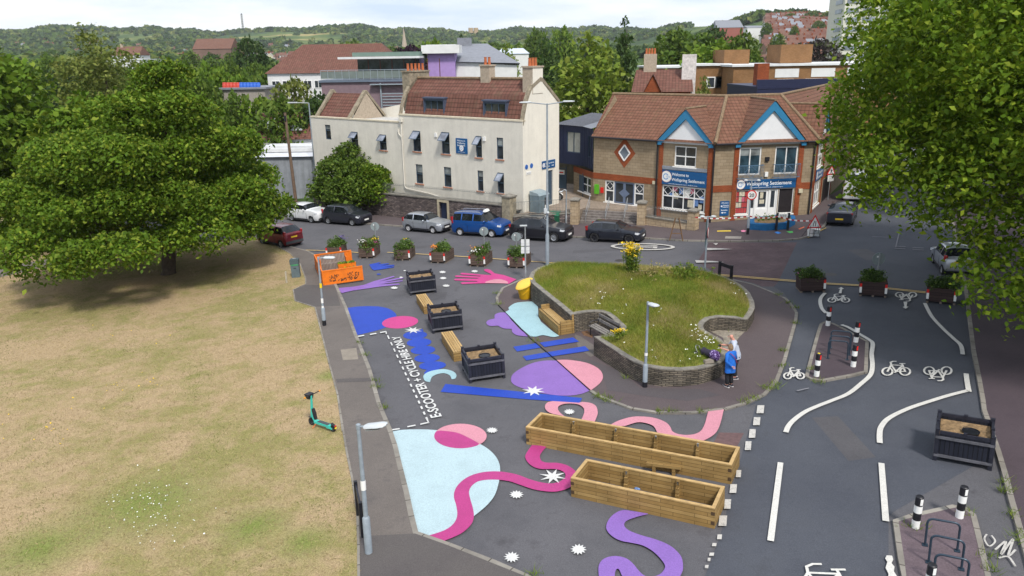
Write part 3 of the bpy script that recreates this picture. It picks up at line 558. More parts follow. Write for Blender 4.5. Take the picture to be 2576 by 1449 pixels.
# graffiti and pavement chalk
strip('graffiti', [line(C('r4', 2260, 1120, 2240, 1160, 2280, 1220, 2330, 1180, 2300, 1130), .04), line(C('r4', 2330, 1250, 2420, 1180, 2380, 1290, 2480, 1160, 2440, 1300, 2500, 1250), .05), line(C('r4', 2360, 1320, 2440, 1310, 2500, 1390), .05)], PWO)
ART[0] += .0008
for nm, m_, pts in (('yellow_chalk', 'chalk_yellow', C('c5', 1470, 918, 1568, 916, 1568, 924, 1470, 926)), ('pink_chalk', 'chalk_pink', C('c5', 1640, 917, 1660, 914, 1680, 920, 1662, 929, 1645, 927)), ('blue_chalk', 'chalk_blue', C('c5', 1880, 930, 1905, 925, 1930, 935, 1905, 942)), ('green_chalk', 'chalk_green', C('c5', 1965, 924, 2010, 922, 2015, 932, 1990, 936)), ('orange_chalk', 'chalk_orange', C('c5', 2050, 905, 2090, 890, 2100, 893, 2060, 910)), ('drain_cover', 'cover', C('c5', 1530, 958, 1645, 960, 1640, 977, 1525, 975))):
    mb = MB(); mb.flat(gp(pts, .106)); mb.build(nm, mat(m_, {'chalk_yellow': (.7, .5, .05), 'chalk_pink': (.8, .25, .4), 'chalk_blue': (.05, .25, .7), 'chalk_green': (.1, .55, .12), 'chalk_orange': (.7, .16, .07), 'cover': (.3, .27, .24)}[m_], .8), bpy.data.objects['pavement_far'])
strip('drain_grate', [], PWO) if False else None
# ================================================================ PLANT HELPERS
RNG = np.random.default_rng(5)
def fastmesh(name, V, nper, m, parent=None, mi=None):
    me = bpy.data.meshes.new(name); n = len(V) // nper
    me.vertices.add(len(V)); me.vertices.foreach_set('co', np.asarray(V, dtype=np.float32).ravel())
    me.loops.add(len(V)); me.loops.foreach_set('vertex_index', np.arange(len(V), dtype=np.int32))
    me.polygons.add(n); me.polygons.foreach_set('loop_start', np.arange(0, n * nper, nper, dtype=np.int32)); me.polygons.foreach_set('loop_total', np.full(n, nper, dtype=np.int32))
    ms = m if hasattr(m, '__len__') else [m]
    for x in ms: me.materials.append(x)
    if mi is not None: me.polygons.foreach_set('material_index', np.asarray(mi, dtype=np.int32))
    me.update(calc_edges=True); me.validate()
    o = bpy.data.objects.new(name, me); COL.objects.link(o)
    if parent is not None: o.parent = parent
    if name in ('flower_head', 'stems', 'foliage', 'plants'): o['kind'] = 'stuff'
    return o
def unit(a): return a / (np.linalg.norm(a, axis=1, keepdims=True) + 1e-9)
def leaf_quads(Cn, size, up=.6, jit=.35, aspect=.62):     # centres Nx3 -> diamond quads
    n = len(Cn); nr = RNG.normal(size=(n, 3)); nr[:, 2] = np.abs(nr[:, 2]) * .6 + up; nr = unit(nr)
    a = unit(np.cross(nr, RNG.normal(size=(n, 3)))); b = np.cross(nr, a); s = (size * (1 + jit * RNG.normal(size=(n, 1)))).clip(size * .4, size * 2)
    droop = np.array([0, 0, -1.0]) * s * .18
    Q = np.stack([Cn - a * s + droop, Cn - b * s * aspect, Cn + a * s + droop, Cn + b * s * aspect], 1)
    return Q.reshape(-1, 3)
def crown_pts(lobes, ncl, per, spread, inner=.72, flat=.8):  # clustered leaf centres through a crown of ellipsoid lobes
    vol = np.array([(l[3] * l[4] * l[5]) ** .67 for l in lobes]); vol /= vol.sum(); out = []
    idx = RNG.choice(len(lobes), ncl, p=vol); L = np.array(lobes)
    d = unit(RNG.normal(size=(ncl, 3))); d[:, 2] = np.where((d[:, 2] < -.45) & (RNG.random(ncl) < .6), -d[:, 2], d[:, 2]); r = inner + (1.04 - inner) * RNG.random((ncl, 1)) ** .6
    c = L[idx, :3] + d * r * L[idx, 3:6]
    keep = np.ones(ncl, bool)
    for l in lobes:                                          # thin clusters buried deep inside another lobe
        q = np.linalg.norm((c - np.array(l[:3])) / np.array(l[3:6]), axis=1); keep &= ~((q < .55) & (RNG.random(ncl) < .75))
    c = c[keep]; o = RNG.normal(size=(len(c), per, 3)) * spread * np.array([1, 1, flat * .6]); o[:, :, 2] -= (o[:, :, 0] ** 2 + o[:, :, 1] ** 2) / (spread * 4)
    return (c[:, None, :] + o).reshape(-1, 3)
def blades(P, h, w, lean=.35):                            # Nx3 roots -> triangles
    n = len(P); a = RNG.random(n) * 2 * pi; d = np.stack([np.cos(a), np.sin(a), 0 * a], 1); hh = (h * (.55 + .9 * RNG.random((n, 1)))); t = RNG.random(n) * 2 * pi
    ln = np.stack([np.cos(t), np.sin(t), 0 * t], 1) * hh * lean * RNG.random((n, 1)) * 2
    tip = P + ln; tip[:, 2] += hh[:, 0]
    return np.stack([P - d * w, P + d * w, tip], 1).reshape(-1, 3)
def inpoly(P, poly):
    x, y = P[:, 0], P[:, 1]; ins = np.zeros(len(P), bool); n = len(poly)
    for i in range(n):
        x0, y0 = poly[i][0], poly[i][1]; x1, y1 = poly[(i + 1) % n][0], poly[(i + 1) % n][1]
        c = ((y0 > y) != (y1 > y)) & (x < (x1 - x0) * (y - y0) / (y1 - y0 + 1e-12) + x0); ins ^= c
    return ins
LF_HERB = leafmat('planter_leaves', (.06, .12, .02), (.11, .19, .03), (.18, .26, .06))
LF_PALE = leafmat('pale_leaves', (.10, .17, .07), (.17, .24, .10), (.22, .28, .14)); LF_DARK = leafmat('dark_leaves', (.03, .06, .018), (.05, .09, .025), (.08, .13, .035))
LF_RED = leafmat('red_stems', (.12, .05, .025), (.10, .09, .03), (.2, .06, .04))
def flowermat(n, c): return mat(n, c, .6, .15, 5)
FL = dict(white=flowermat('white_petals', (.8, .8, .75)), yellow=flowermat('yellow_petals', (.78, .54, .015)), pink=flowermat('pink_petals', (.45, .10, .25)), purple=flowermat('purple_petals', (.14, .09, .30)), orange=flowermat('orange_petals', (.75, .26, .01)))
def ground_rot(yaw):
    n = Vector((-SX, -SY, 1)).normalized(); x = Vector((cos(yaw), sin(yaw), 0)); x = (x - n * x.dot(n)).normalized(); y = n.cross(x)
    return Matrix(((x.x, y.x, n.x), (x.y, y.y, n.y), (x.z, y.z, n.z))).to_euler()
def stand(name, label, cat, p, yaw=0, group=None, dz=0, tilt=True):   # a thing standing on the sloping site; p = ground point
    o = thing(name, label, cat, (p[0], p[1], zg(p[0], p[1]) + dz), yaw, group)
    if tilt: o.rotation_euler = ground_rot(yaw)
    return o
def yaw2(a, b): return atan2(b[1] - a[1], b[0] - a[0])
def put(o, p, yaw, dz=0, tilt=True):
    o.location = (p[0], p[1], zg(p[0], p[1]) + dz); o.rotation_euler = ground_rot(yaw) if tilt else (0, 0, yaw)
M_STEEL = mat('galvanised_steel', (.36, .38, .40), .45, .18, 5, metal=.6); M_GREYP = mat('grey_painted_steel', (.25, .29, .33), .5, .15, 5); M_BLACK = mat('black_paint', (.015, .015, .02), .45, .2, 4)
M_WHITE = mat('white_plastic', (.78, .78, .76), .5, .06, 4); M_RED = mat('red_reflective', (.62, .02, .015), .4, .1, 5); M_DGREY = mat('dark_grey_plastic', (.05, .055, .06), .5, .2, 5); M_RUB = mat('tyre_rubber', (.018, .018, .02), .85, .2, 8)
M_CHROME = mat('bright_metal', (.6, .6, .62), .25, .1, 4, metal=.9); M_SOIL = mat('dry_soil', (.22, .145, .075), .95, .45, 7, bmp=.8, fine=.25)
# ================================================================ BLACK TIMBER PLANTERS
M_BTIM = brickmat('black_timber_boards', (.014, .016, .026), (.02, .022, .034), (.006, .006, .008), .12, 9, .012, .55, .3, offset=0)
M_BRAIL = mat('weathered_black_rail', (.10, .10, .115), .6, .35, 5); M_BPOST = mat('black_timber', (.018, .019, .03), .5, .3, 5)
def black_planter(label):
    W, H = 1.5, 1.05; o = thing('timber_planter', label, 'planter', group='large black timber planters')
    h = W / 2
    for sx in (-1, 1):
        for sy in (-1, 1):
            b = MB(); b.box((sx * (h - .05), sy * (h - .05), H / 2), (.11, .11, H)); b.box((sx * (h - .05), sy * (h - .05), H + .012), (.12, .12, .02)); b.build('post', M_BPOST, o, world=False)
    for k in range(4):
        a = k * pi / 2; b = MB(); b.box(Matrix.Rotation(a, 3, 'Z') @ Vector((0, -h + .055, .54)), (W - .215, .05, .76), a); b.build('side_panel', M_BTIM, o, world=False)
        for z, m_ in ((.20, M_BRAIL), (.80, M_BRAIL), (.955, M_BPOST)):
            b = MB(); b.box(Matrix.Rotation(a, 3, 'Z') @ Vector((0, -h + (.015 if z < .9 else .05), z)), (W - .02 if z < .9 else W - .22, .07, .075 if z < .9 else .10), a)
            if z > .9: b.box(Matrix.Rotation(a, 3, 'Z') @ Vector((0, -h + .05, z + .065)), (.1, .085, .07), a)
            b.build('rail', m_, o, world=False)
    b = MB(); n = 12; hh = h - .1; zz = lambda i, j: .80 + .05 * sin(i * 1.3 + j) * cos(j * 1.7) + .03 * random.random()
    for i in range(n):
        for j in range(n): b.face([(-hh + 2 * hh * (i + a) / n, -hh + 2 * hh * (j + c) / n, .82 + .045 * sin((i + a) * 1.3) * cos((j + c) * 1.7)) for a, c in ((0, 0), (1, 0), (1, 1), (0, 1))])
    b.build('soil', M_SOIL, o, world=False); return o
def box_at(o, FLp, FRp, W=1.5):
    a, b = G(FLp), G(FRp); yw = yaw2(a, b); c = (a + b) / 2 + Vector((-sin(yw), cos(yw), 0)) * W / 2; put(o, c, yw); return c, yw
BP = [(C('e', 868, 548), C('e', 1083, 522), 'black timber planter at the far end of its row, by the orange seating frame'), (C('e', 1052, 868), C('e', 1308, 835), 'black timber planter between the two plank benches'),
      (C('e', 1365, 1285), C('e', 1660, 1240), 'black timber planter beside the painted blue bar, end of its row'), (C('r4', 1800, 482), C('r4', 2312, 577), 'black timber planter alone against the right hand kerb of the road')]
bp0 = black_planter(BP[0][2])
pot0 = None
for i, (a, b, lb) in enumerate(BP):
    o = bp0 if i == 0 else copy_tree(bp0); o['label'] = lb; c, yw = box_at(o, a, b)
    o.scale = (1, 1, 1) if i < 3 else (1.02, .95, 1)
    p = MB(); p.lathe((0, 0, 0), [(.20, -.05), (.225, .06), (.245, .06), (.225, -.02), (.18, -.06)], 20, caps=False); p.lathe((0, 0, 0), [(.215, .035), (.001, .036)], 20, caps=False) if i else None
    if i == 0: continue
    pot = p.build('plant_pot', mat('black_plastic_pot', (.012, .013, .018), .35, .2, 5), smooth=True)
    hd = MB(); hd.tube([(-.24, 0, .06), (-.2, .05, .13), (-.1, .07, .16)], .008, 5); hd.build('handle', M_BLACK, pot, world=False)
    tag(pot, ['', 'round black pot sunk in the soil of the planter between benches', 'round black pot sunk in the planter nearest the painted circle', 'round black pot sunk in the planter by the road kerb'][i], 'pot', 'black pots in timber planters')
    pot.rotation_euler = ground_rot(yw); n = Vector((-SX, -SY, 1)).normalized(); q = Vector((c.x, c.y, zg(c.x, c.y))) + n * .83; pot.location = q + Vector((.1 * cos(yw), .1 * sin(yw) - .1, 0))
# ================================================================ BROWN FLOWER PLANTERS
M_BRB = brickmat('brown_boards', (.10, .068, .055), (.13, .09, .072), (.04, .028, .022), 3, .14, .01, .8, .25); M_DKB = brickmat('dark_brown_boards', (.045, .028, .028), (.06, .038, .035), (.02, .014, .014), 3, .14, .01, .8, .25)
def herb(o, W, D, H, kind):
    rr = RNG.random
    cl = []; fl = {}
    n = 16
    for k in range(n):
        x, y = (rr() - .5) * W * .85, (rr() - .5) * D * .85; h = .16 + .26 * rr(); cl.append((x, y, H + h * .55, .24, .24, h))
    if kind in (2, 4, 5): cl.append((.05, -D / 2 - .04, H - .1, .18, .07, .3)); cl.append((-W / 2 - .02, -.2, H - .1, .08, .2, .3))
    if kind == 2: cl.append((-W * .38, -D / 2 - .05, H - .3, .17, .08, .45))
    if kind == 4: cl.append((.22, -D / 2 - .05, H - .3, .16, .08, .42))
    if kind == 3: cl.append((.2, .2, H + .3, .2, .2, .32))
    if kind == 1: cl += [(0, 0, H + .3, .3, .3, .25), (.1, -D / 2 - .03, H - .12, .3, .08, .28)]
    P = crown_pts(cl, 560, 5, .06, .3); Q = leaf_quads(P, .045, .5); mi = RNG.choice(3, len(P), p=[.7, .15, .15] if kind < 6 else [.35, .1, .55])
    fastmesh('foliage', Q, 4, [LF_HERB, LF_PALE, LF_DARK], o, mi)
    B_ = np.stack([(RNG.random(260) - .5) * W * .8, (RNG.random(260) - .5) * D * .8, np.full(260, H)], 1); T = blades(B_, .34 if kind != 1 else .5, .008, .5)
    fastmesh('stems', T, 3, LF_RED if kind in (1, 4) else LF_HERB, o)
    spots = {0: [('white', -.2, -.3, .3, .05, 5), ('purple', .3, .3, .42, .16, 60)], 1: [('white', -.22, -.3, .42, .13, 22), ('yellow', .3, .1, .42, .15, 26), ('pink', .45, -.1, .3, .1, 18)], 2: [('yellow', 0, .3, .5, .1, 7), ('pink', -.35, -.2, .2, .12, 10), ('pink', .38, .1, .26, .12, 10)],
             3: [('orange', -.28, -.3, .35, .14, 50)], 4: [('white', -.1, -.4, .32, .13, 22), ('orange', -.35, -.2, .4, .14, 10), ('pink', .1, -.1, .4, .12, 5)], 5: [('pink', .3, .2, .26, .15, 8), ('pink', -.4, -.4, .1, .1, 5)], 6: [('pink', -.3, .1, .2, .2, 10)], 7: [], 8: []}[kind]
    for c_, x, y, z, s, k in spots:
        P = np.array([[x * W / 1.0, y * D, H + z]]) + RNG.normal(size=(k, 3)) * np.array([s, s, s * .5]) ; Q = leaf_quads(np.repeat(P, 2, 0) , .042, 1.2, .2, .9); fastmesh('flower_head', Q, 4, FL[c_], o)
def flower_planter(label, kind, W=1.12, D=1.42, H=.74, left=True, right=True, dark=False, group='flower planters across the road closure'):
    o = thing('flower_planter', label, 'planter', group=group); ft = (-D / 2)
    b = MB(); t = .04
    for (cx, cy, sx, sy) in ((0, ft + t / 2, W, t), (0, -ft - t / 2, W, t), (-W / 2 + t / 2, 0, t, D - 2 * t), (W / 2 - t / 2, 0, t, D - 2 * t)): b.box((cx, cy, .1 + (H - .1) / 2), (sx, sy, H - .1))
    b.build('box', M_DKB if dark else M_BRB, o, world=False)
    b = MB(); b.box((0, 0, H - .1), (W - 2 * t - .002, D - 2 * t - .002, .02)); b.build('soil', M_SOIL, o, world=False)
    b = MB()
    for x in (-W / 2 + .07, 0, W / 2 - .07): b.box((x, 0, .048), (.1, D * .98, .096))
    b.build('pallet', mat('pallet_wood', (.19, .15, .12), .85, .25, 5), o, world=False)
    for s, on in ((-1, left), (1, right)):
        if not on: continue
        r_ = MB(); x = s * (W / 2 - .06)
        r_.box((x, ft - .012, .16), (.11, .02, .1)); r_.m(1).box((x, ft - .012, .36), (.11, .02, .298)); r_.m(2).box((x, ft - .012, .60), (.11, .02, .178)); r_.build('reflector_strip', [M_BLACK, M_WHITE, M_RED], o, world=False)
    herb(o, W, D, H, kind); return o
def fp_at(o, corner, left=None, ang=None, W=1.12, D=1.42):
    a = G(corner)
    if left is not None: yw = yaw2(G(left), a)
    else: yw = ang
    c = a + Vector((-cos(yw) * W / 2 - sin(yw) * D / 2, -sin(yw) * W / 2 + cos(yw) * D / 2, 0)); put(o, c, yw)
FPS = [((618, 1108), -.05, 0, 'brown planter behind the orange seating frame, herbs and a lavender clump'), ((852, 1117), -.12, 1, 'brown planter with white daisies and yellow blooms beside the orange frame'), ((1107, 1133), -.13, 2, 'brown planter with trailing green on its left corner and pale yellow spikes'),
       ((1358, 1156), -.36, 3, 'brown planter with a clump of orange yellow flowers and a feathery shrub'), ((1645, 1180), -.31, 4, 'brown planter with white daisies, reddish stems and a long trailing plant'), ((1928, 1191), -.30, 5, 'brown planter overgrown with dark trailing stems beside the tall lamp column')]
for (cx, cy), ang, kd, lb in FPS: fp_at(flower_planter(lb, kd, left=kd in (0, 3, 4, 5)), C('c4', cx, cy), ang=ang)
for (a, b, kd, lb, lf) in ((C('r0', 690, 525), C('r0', 912, 520), 6, 'dark flower planter by the block paving with dense green shrubs', False), (C('r0', 1187, 552), C('r0', 1425, 566), 7, 'dark flower planter with a round sign pole rising behind it', True), (C('r0', 1752, 606), C('r0', 2003, 630), 8, 'dark flower planter closest to the right hand kerb, in shade', True)):
    fp_at(flower_planter(lb, kd, W=1.28, D=.95, H=.78, left=lf, dark=True, group='flower planters across the cycle lanes'), b, a, W=1.28, D=.95)
# ================================================================ LONG TIMBER PLANTERS
M_SLEEP = brickmat('timber_sleepers', (.27, .165, .055), (.36, .235, .09), (.10, .06, .022), .95, .115, .007, .75, .28, offset=.37, dscale=1.4); M_TOPT = mat('pale_timber_top', (.45, .30, .13), .75, .22, 5, bmp=.2)
def long_planter(label, FLp, FRp, nsup, W, H):
    a, b = G(FLp), G(FRp); L = (b - a).length; yw = yaw2(a, b); o = stand('trough_planter', label, 'planter', (a + b) / 2 + Vector((-sin(yw), cos(yw), 0)) * W / 2, yw, 'long timber trough planters'); t = .1
    for nm, c, d in (('long_side', (0, -W / 2 + t / 2), (L, t)), ('long_side', (0, W / 2 - t / 2), (L, t)), ('end_panel', (-L / 2 + t / 2, 0), (t, W - 2 * t)), ('end_panel', (L / 2 - t / 2, 0), (t, W - 2 * t))):
        m_ = MB(); m_.box((*c, H / 2), (*d, H)); m_.m(1).box((*c, H + .011), (d[0], d[1], .02)); m_.build(nm, [M_SLEEP, M_TOPT], o, world=False)
    for s in (-1, 1):
        for z in (.17, .46):
            m_ = MB(); m_.box((s * (L / 2 - .05), -W / 2 - .004, z), (.1, .012, .1)); m_.build('end_grain', mat('dark_end_grain', (.07, .04, .02), .8), o, world=False)
    for k in range(nsup):
        x = -L / 2 + L * (k + 1) / (nsup + 1) + (.1 if k else -.05); m_ = MB(); y0 = W / 2 - t
        for q in range(3): m_.box((x, y0 - .04 - .025 * q, .10 + .2 * (2 - q)), (.1, .08 + .05 * q, .185))
        m_.m(1).box((x, y0 - .05, H - .08), (.06, .06, .1)); m_.build('support_post', [M_SLEEP, M_STEEL], o, world=False)
        m_ = MB(); m_.box((x + .5, -.05, .06), (.05, .02, .16)); m_.box((x + .5, -.02, .015), (.05, .07, .02)); m_.build('bracket', M_STEEL, o, world=False)
    return o, L, yw
lp1, L1, yw1 = long_planter('longer empty timber trough planter with four inner supports', C('n2', 122, 345), C('n2', 1838, 683), 4, 1.18, .63)
lp2, L2, yw2_ = long_planter('shorter empty timber trough planter with two inner supports', C('n2', 497, 785), C('n2', 1698, 1056), 2, 1.2, .61)
a = G(C('n2', 1175, 580), 0); b = G(C('n2', 1372, 605)); o = stand('timber_offcut', 'loose timber beam lying between the two long trough planters', 'timber', (a + b) / 2, yaw2(a, b)); m_ = MB(); m_.box((0, 0, .28), (1.05, .1, .1)); m_.box((-.3, 0, .115), (.1, .1, .228)); m_.box((.3, 0, .115), (.1, .1, .228)); m_.build('beam', M_SLEEP, o, world=False)
a = G(C('n2', 1055, 720)); o = stand('rag', 'scrap of blue and white litter inside the shorter trough planter', 'litter', a); m_ = MB(); m_.ball((0, 0, .03), (.12, .09, .05), 7, 4); m_.ball((.1, .05, .025), (.07, .08, .04), 6, 4); m_.build('crumpled_sheet', mat('blue_rag', (.15, .25, .5), .8, .6, 12), o, world=False)
# ================================================================ BENCHES
M_BEN = brickmat('bench_planks', (.42, .27, .105), (.50, .34, .15), (.17, .10, .04), 1.1, .09, .008, .7, .2, offset=.4)
def plank_bench(label, tl, tr, br, zt=.46):           # top left-far, right-far, right-near pixels on the top plane
    a, b, c = [G(p, zt) for p in (tl, tr, br)]; L = (c - b).length; yw = yaw2(c, b) - pi / 2; ctr = (a + c) / 2; o = stand('plank_bench', label, 'bench', ctr, yw, 'plank benches between black planters'); W = .55
    for k in range(5): m_ = MB(); m_.box((-W / 2 + W * (k + .5) / 5, 0, zt - .03), (W / 5 - .012, L, .06)); m_.build('slat', M_BEN, o, world=False)
    m_ = MB(); m_.box((0, 0, (zt - .065) / 2), (W - .02, L - .02, zt - .065)); m_.build('base', M_SLEEP, o, world=False)
plank_bench('plank bench running from the far black planter to the next one', C('e', 915, 538), C('e', 995, 530), C('e', 1062, 625)); plank_bench('plank bench with its near end against the planter by the blue bar', C('e', 1130, 852), C('e', 1215, 845), C('e', 1325, 1010))
a, b, c = G(C('m', 655, 730), .06), G(C('m', 820, 882), .06), G(C('m', 916, 870), .06); yw = yaw2(a, b); L = (b - a).length; Dp = .8
o = stand('backed_bench', 'pale timber bench with a plank back standing against the stone wall', 'bench', (a + b) / 2 + Vector((-sin(yw), cos(yw), 0)) * Dp / 2, yw, dz=.06)
for nm, c_, d in (('front_panel', (0, -Dp / 2 + .05, .23), (L, .1, .46)), ('seat', (0, .02, .43), (L - .21, Dp - .26, .06)), ('backrest', (0, Dp / 2 - .06, .46), (L, .1, .92)), ('arm', (-L / 2 + .05, 0, .33), (.1, Dp - .25, .66)), ('arm', (L / 2 - .05, 0, .33), (.1, Dp - .25, .66))):
    m_ = MB(); m_.box(c_, d); m_.build(nm, M_BEN if nm == 'seat' else M_SLEEP, o, world=False)
# old slatted bench in alcove
M_OLD = mat('grey_weathered_wood', (.20, .185, .17), .85, .3, 6)
a, b = G(C('m', 1075, 878), .06), G(C('m', 1235, 970), .06); yw = yaw2(a, b); o = stand('park_bench', 'old weathered grey slatted bench in the curved wall alcove', 'bench', (a + b) / 2 + Vector((-sin(yw), cos(yw), 0)) * .3, yw, dz=.06)
for k, (y, z) in enumerate(((-.22, .44), (-.08, .45), (.06, .46))): m_ = MB(); m_.box((0, y, z), (1.8, .115, .04)); m_.build('seat_slat', M_OLD, o, world=False)
for y, z in ((.24, .66), (.30, .88)): m_ = MB(); m_.box((0, y, z), (1.8, .035, .13)); m_.build('back_slat', M_OLD, o, world=False)
for x in (-.8, .8):
    m_ = MB(); m_.tube([(x, -.25, 0), (x, -.22, .42), (x, .15, .43), (x, .34, .95)], .025, 6); m_.tube([(x, .12, .43), (x, .24, 0)], .025, 6); m_.tube([(x, -.24, .42), (x, -.27, .62), (x, -.1, .68), (x, .25, .66)], .02, 6); m_.build('iron_frame', M_BLACK, o, world=False)
# ================================================================ ORANGE PARKLET
M_ORG = mat('orange_paint', (.70, .165, .008), .5, .12, 3); M_ORGD = mat('cut_pattern', (.13, .05, .02), .8, .2, 8)
Z8 = lambda x, y: (661.48 + .1155 * x, 579.6 + .11556 * y)   # zoom used to measure it
fl_, fr_ = G(Z8(1320, 1235)), G(Z8(2200, 1110)); yw = yaw2(fl_, fr_); Wd = (fr_ - fl_).length; Dp = (G(Z8(1165, 842)) - fl_).length; Hh = 1.0
o = stand('seating_parklet', 'bright orange seating frame with cut-out panels and a slatted bench', 'parklet', (fl_ + fr_) / 2 + Vector((-sin(yw), cos(yw), 0)) * Dp / 2, yw)
def panel(nm, c, L, a, pat):
    m_ = MB(); m_.box((*c, .1 + (Hh - .1) / 2), (L - .12, .02, Hh - .22), a)
    for s, (dx, dz, sx, sz) in enumerate(((0, .13, L, .07), (0, Hh - .035, L, .07), (-L / 2 + .035, Hh / 2 + .05, .07, Hh - .24), (L / 2 - .035, Hh / 2 + .05, .07, Hh - .24))): m_.box((c[0] + dx * cos(a), c[1] + dx * sin(a), dz), (sx, .07, sz), a)
    p = m_.build(nm, M_ORG, o, world=False); m_ = MB(); rnd = random.Random(pat)
    for k in range(pat):
        x = (rnd.random() - .45) * L * .72; z = .22 + rnd.random() * .5 * (1 - .3 * abs(x) / L)
        if int(x * 4.1) % 4 == 0 and z > .4: continue
        s = .022 + .03 * rnd.random(); n5 = 5; ang = rnd.random() * 6
        for sd in (-1,):
            m_.flat([(c[0] + (x + s * cos(ang + 2 * pi * q / n5)) * cos(a) + sd * -sin(a) * .0125, c[1] + (x + s * cos(ang + 2 * pi * q / n5)) * sin(a) + sd * cos(a) * .0125, z + s * 1.2 * sin(ang + 2 * pi * q / n5)) for q in range(n5)])
    m_.build('cut_out_pattern', M_ORGD, p, world=False)
panel('front_panel', (0, -Dp / 2 + .035), Wd, 0, 130); panel('back_panel', (0, Dp / 2 - .035), Wd, 0, 25); panel('side_panel', (-Wd / 2 + .035, 0), Dp - .145, pi / 2, 40)
M_SLAT = brickmat('grey_vertical_slats', (.24, .19, .165), (.30, .245, .21), (.06, .045, .04), .09, 9, .016, .85, .2, offset=0)
m_ = MB(); m_.box((-.08, Dp / 2 - .26, .62), (Wd * .66, .05, .62), 0, Matrix.Rotation(-.18, 3, 'X')); m_.build('backrest', M_SLAT, o, world=False)
m_ = MB(); m_.box((-.08, Dp / 2 - .55, .42), (Wd * .66, .56, .05)); m_.box((-.08, Dp / 2 - .82, .21), (Wd * .66, .04, .4)); m_.build('seat', M_SLAT, o, world=False)
for s in (-1, 1): m_ = MB(); m_.box((-.08 + s * Wd * .345, Dp / 2 - .5, .42), (.06, .7, .66)); m_.build('bench_end', M_ORG, o, world=False)
m_ = MB(); m_.box((0, 0, .05), (Wd - .1, Dp - .15, .06)); m_.build('deck', M_SLAT, o, world=False)
for y in (-Dp * .26, -Dp * .26 + .46):
    m_ = MB(); t = .03; bx, by = Wd * .22, .36
    for cx, cy, sx, sy in ((0, -by / 2, bx * 2, t), (0, by / 2, bx * 2, t), (-bx, 0, t, by - t), (bx, 0, t, by - t)): m_.box((Wd * .2 + cx, y + cy, .36 if y < -Dp * .2 else .5), (sx, sy, .56 if y < -Dp * .2 else .84))
    pb = m_.build('flower_box', M_ORG, o, world=False); zz = .62 if y < -Dp * .2 else .9
    P = crown_pts([(Wd * .2 + dx, y, zz, .2, .17, .14) for dx in (-.4, -.15, .12, .38)], 160, 5, .04, .3); fastmesh('plants', leaf_quads(P, .045, .5), 4, [LF_HERB, leafmat('yellow_green_leaves', (.22, .3, .02), (.38, .45, .03), (.3, .38, .03)), LF_PALE], pb, RNG.choice(3, len(P), p=[.45, .35, .2]))
# ================================================================ BINS AND SMALL POSTS
b0 = G(C('m', 535, 590), .06); o = stand('grit_bin', 'yellow plastic bin with sloping domed lid against the stone wall', 'bin', b0 + Vector((.05, .42, 0)), -.25, dz=.06); M_YEL = mat('yellow_plastic', (.72, .40, .012), .45, .08, 4)
m_ = MB(); rows = []
for z, sx, sy, oy in ((0, .25, .25, 0), (.05, .29, .28, 0), (.55, .36, .36, -.03), (.8, .42, .42, -.08)): rows.append([(sx * cos(a) * (1 + .12 * abs(sin(2 * a))), oy + sy * sin(a) * (1 + .12 * abs(sin(2 * a))), z + (0 if z < .7 else .17 * cos(a - .75))) for a in [2 * pi * k / 24 for k in range(24)]])
m_.grid(rows, True); m_.build('body', M_YEL, o, True, world=False)
m_ = MB(); rows = []
for q, (s, dz) in enumerate(((1.06, -.02), (1.09, .02), (1.05, .07), (.85, .11), (.45, .13), (.02, .135))): rows.append([(.42 * s * cos(a) * (1 + .12 * abs(sin(2 * a))), -.08 + .42 * s * sin(a) * (1 + .12 * abs(sin(2 * a))), .82 + dz + .19 * s * cos(a - .75)) for a in [2 * pi * k / 24 for k in range(24)]])
m_.grid(rows, True); m_.build('lid', mat('pale_yellow_lid', (.80, .50, .07), .5, .06, 4), o, True, world=False)
m_ = MB(); m_.tube([(.33, -.30, .62), (.1, -.43, .42), (-.05, -.40, .3)], .016, 5); m_.build('moulded_rib', M_YEL, o, world=False)
g = G(Z8(712, 1028), .1); o = stand('litter_bin', 'grey litter bin with a green band beside the lawn edge', 'bin', g + Vector((0, .22, 0)), .12, dz=.1); M_BIN = mat('slate_grey_metal', (.10, .135, .15), .5, .15, 4)
m_ = MB(); m_.box((0, 0, .42), (.5, .44, .84)); m_.build('body', M_BIN, o, world=False); m_ = MB(); m_.box((0, 0, 1.0), (.54, .48, .30)); m_.box((0, 0, 1.165), (.46, .4, .03)); m_.build('hood', mat('dark_slate_metal', (.07, .10, .11), .5, .15, 4), o, world=False)
m_ = MB(); m_.box((.02, -.235, .82), (.46, .02, .05)); m_.build('green_band', mat('green_band', (.05, .35, .12), .5), o, world=False); m_ = MB(); m_.box((0, -.226, .6), (.16, .015, .03)); m_.build('slot', M_BLACK, o, world=False); m_ = MB(); m_.lathe((0, 0, 1.18), [(.11, 0), (.12, .02), (.08, .02), (.07, 0)], 14); m_.build('ash_tray', M_STEEL, o, world=False)
g = G(Z8(518, 1140), .1); o = stand('wooden_post', 'short pale wooden post at the lawn edge beside the litter bin', 'post', g, .2, dz=.09, tilt=False); m_ = MB(); m_.box((0, 0, .36), (.1, .1, .72)); m_.box((0, 0, .73), (.07, .07, .03)); m_.build('stake', mat('pale_old_wood', (.36, .32, .25), .85, .2, 6), o, world=False)
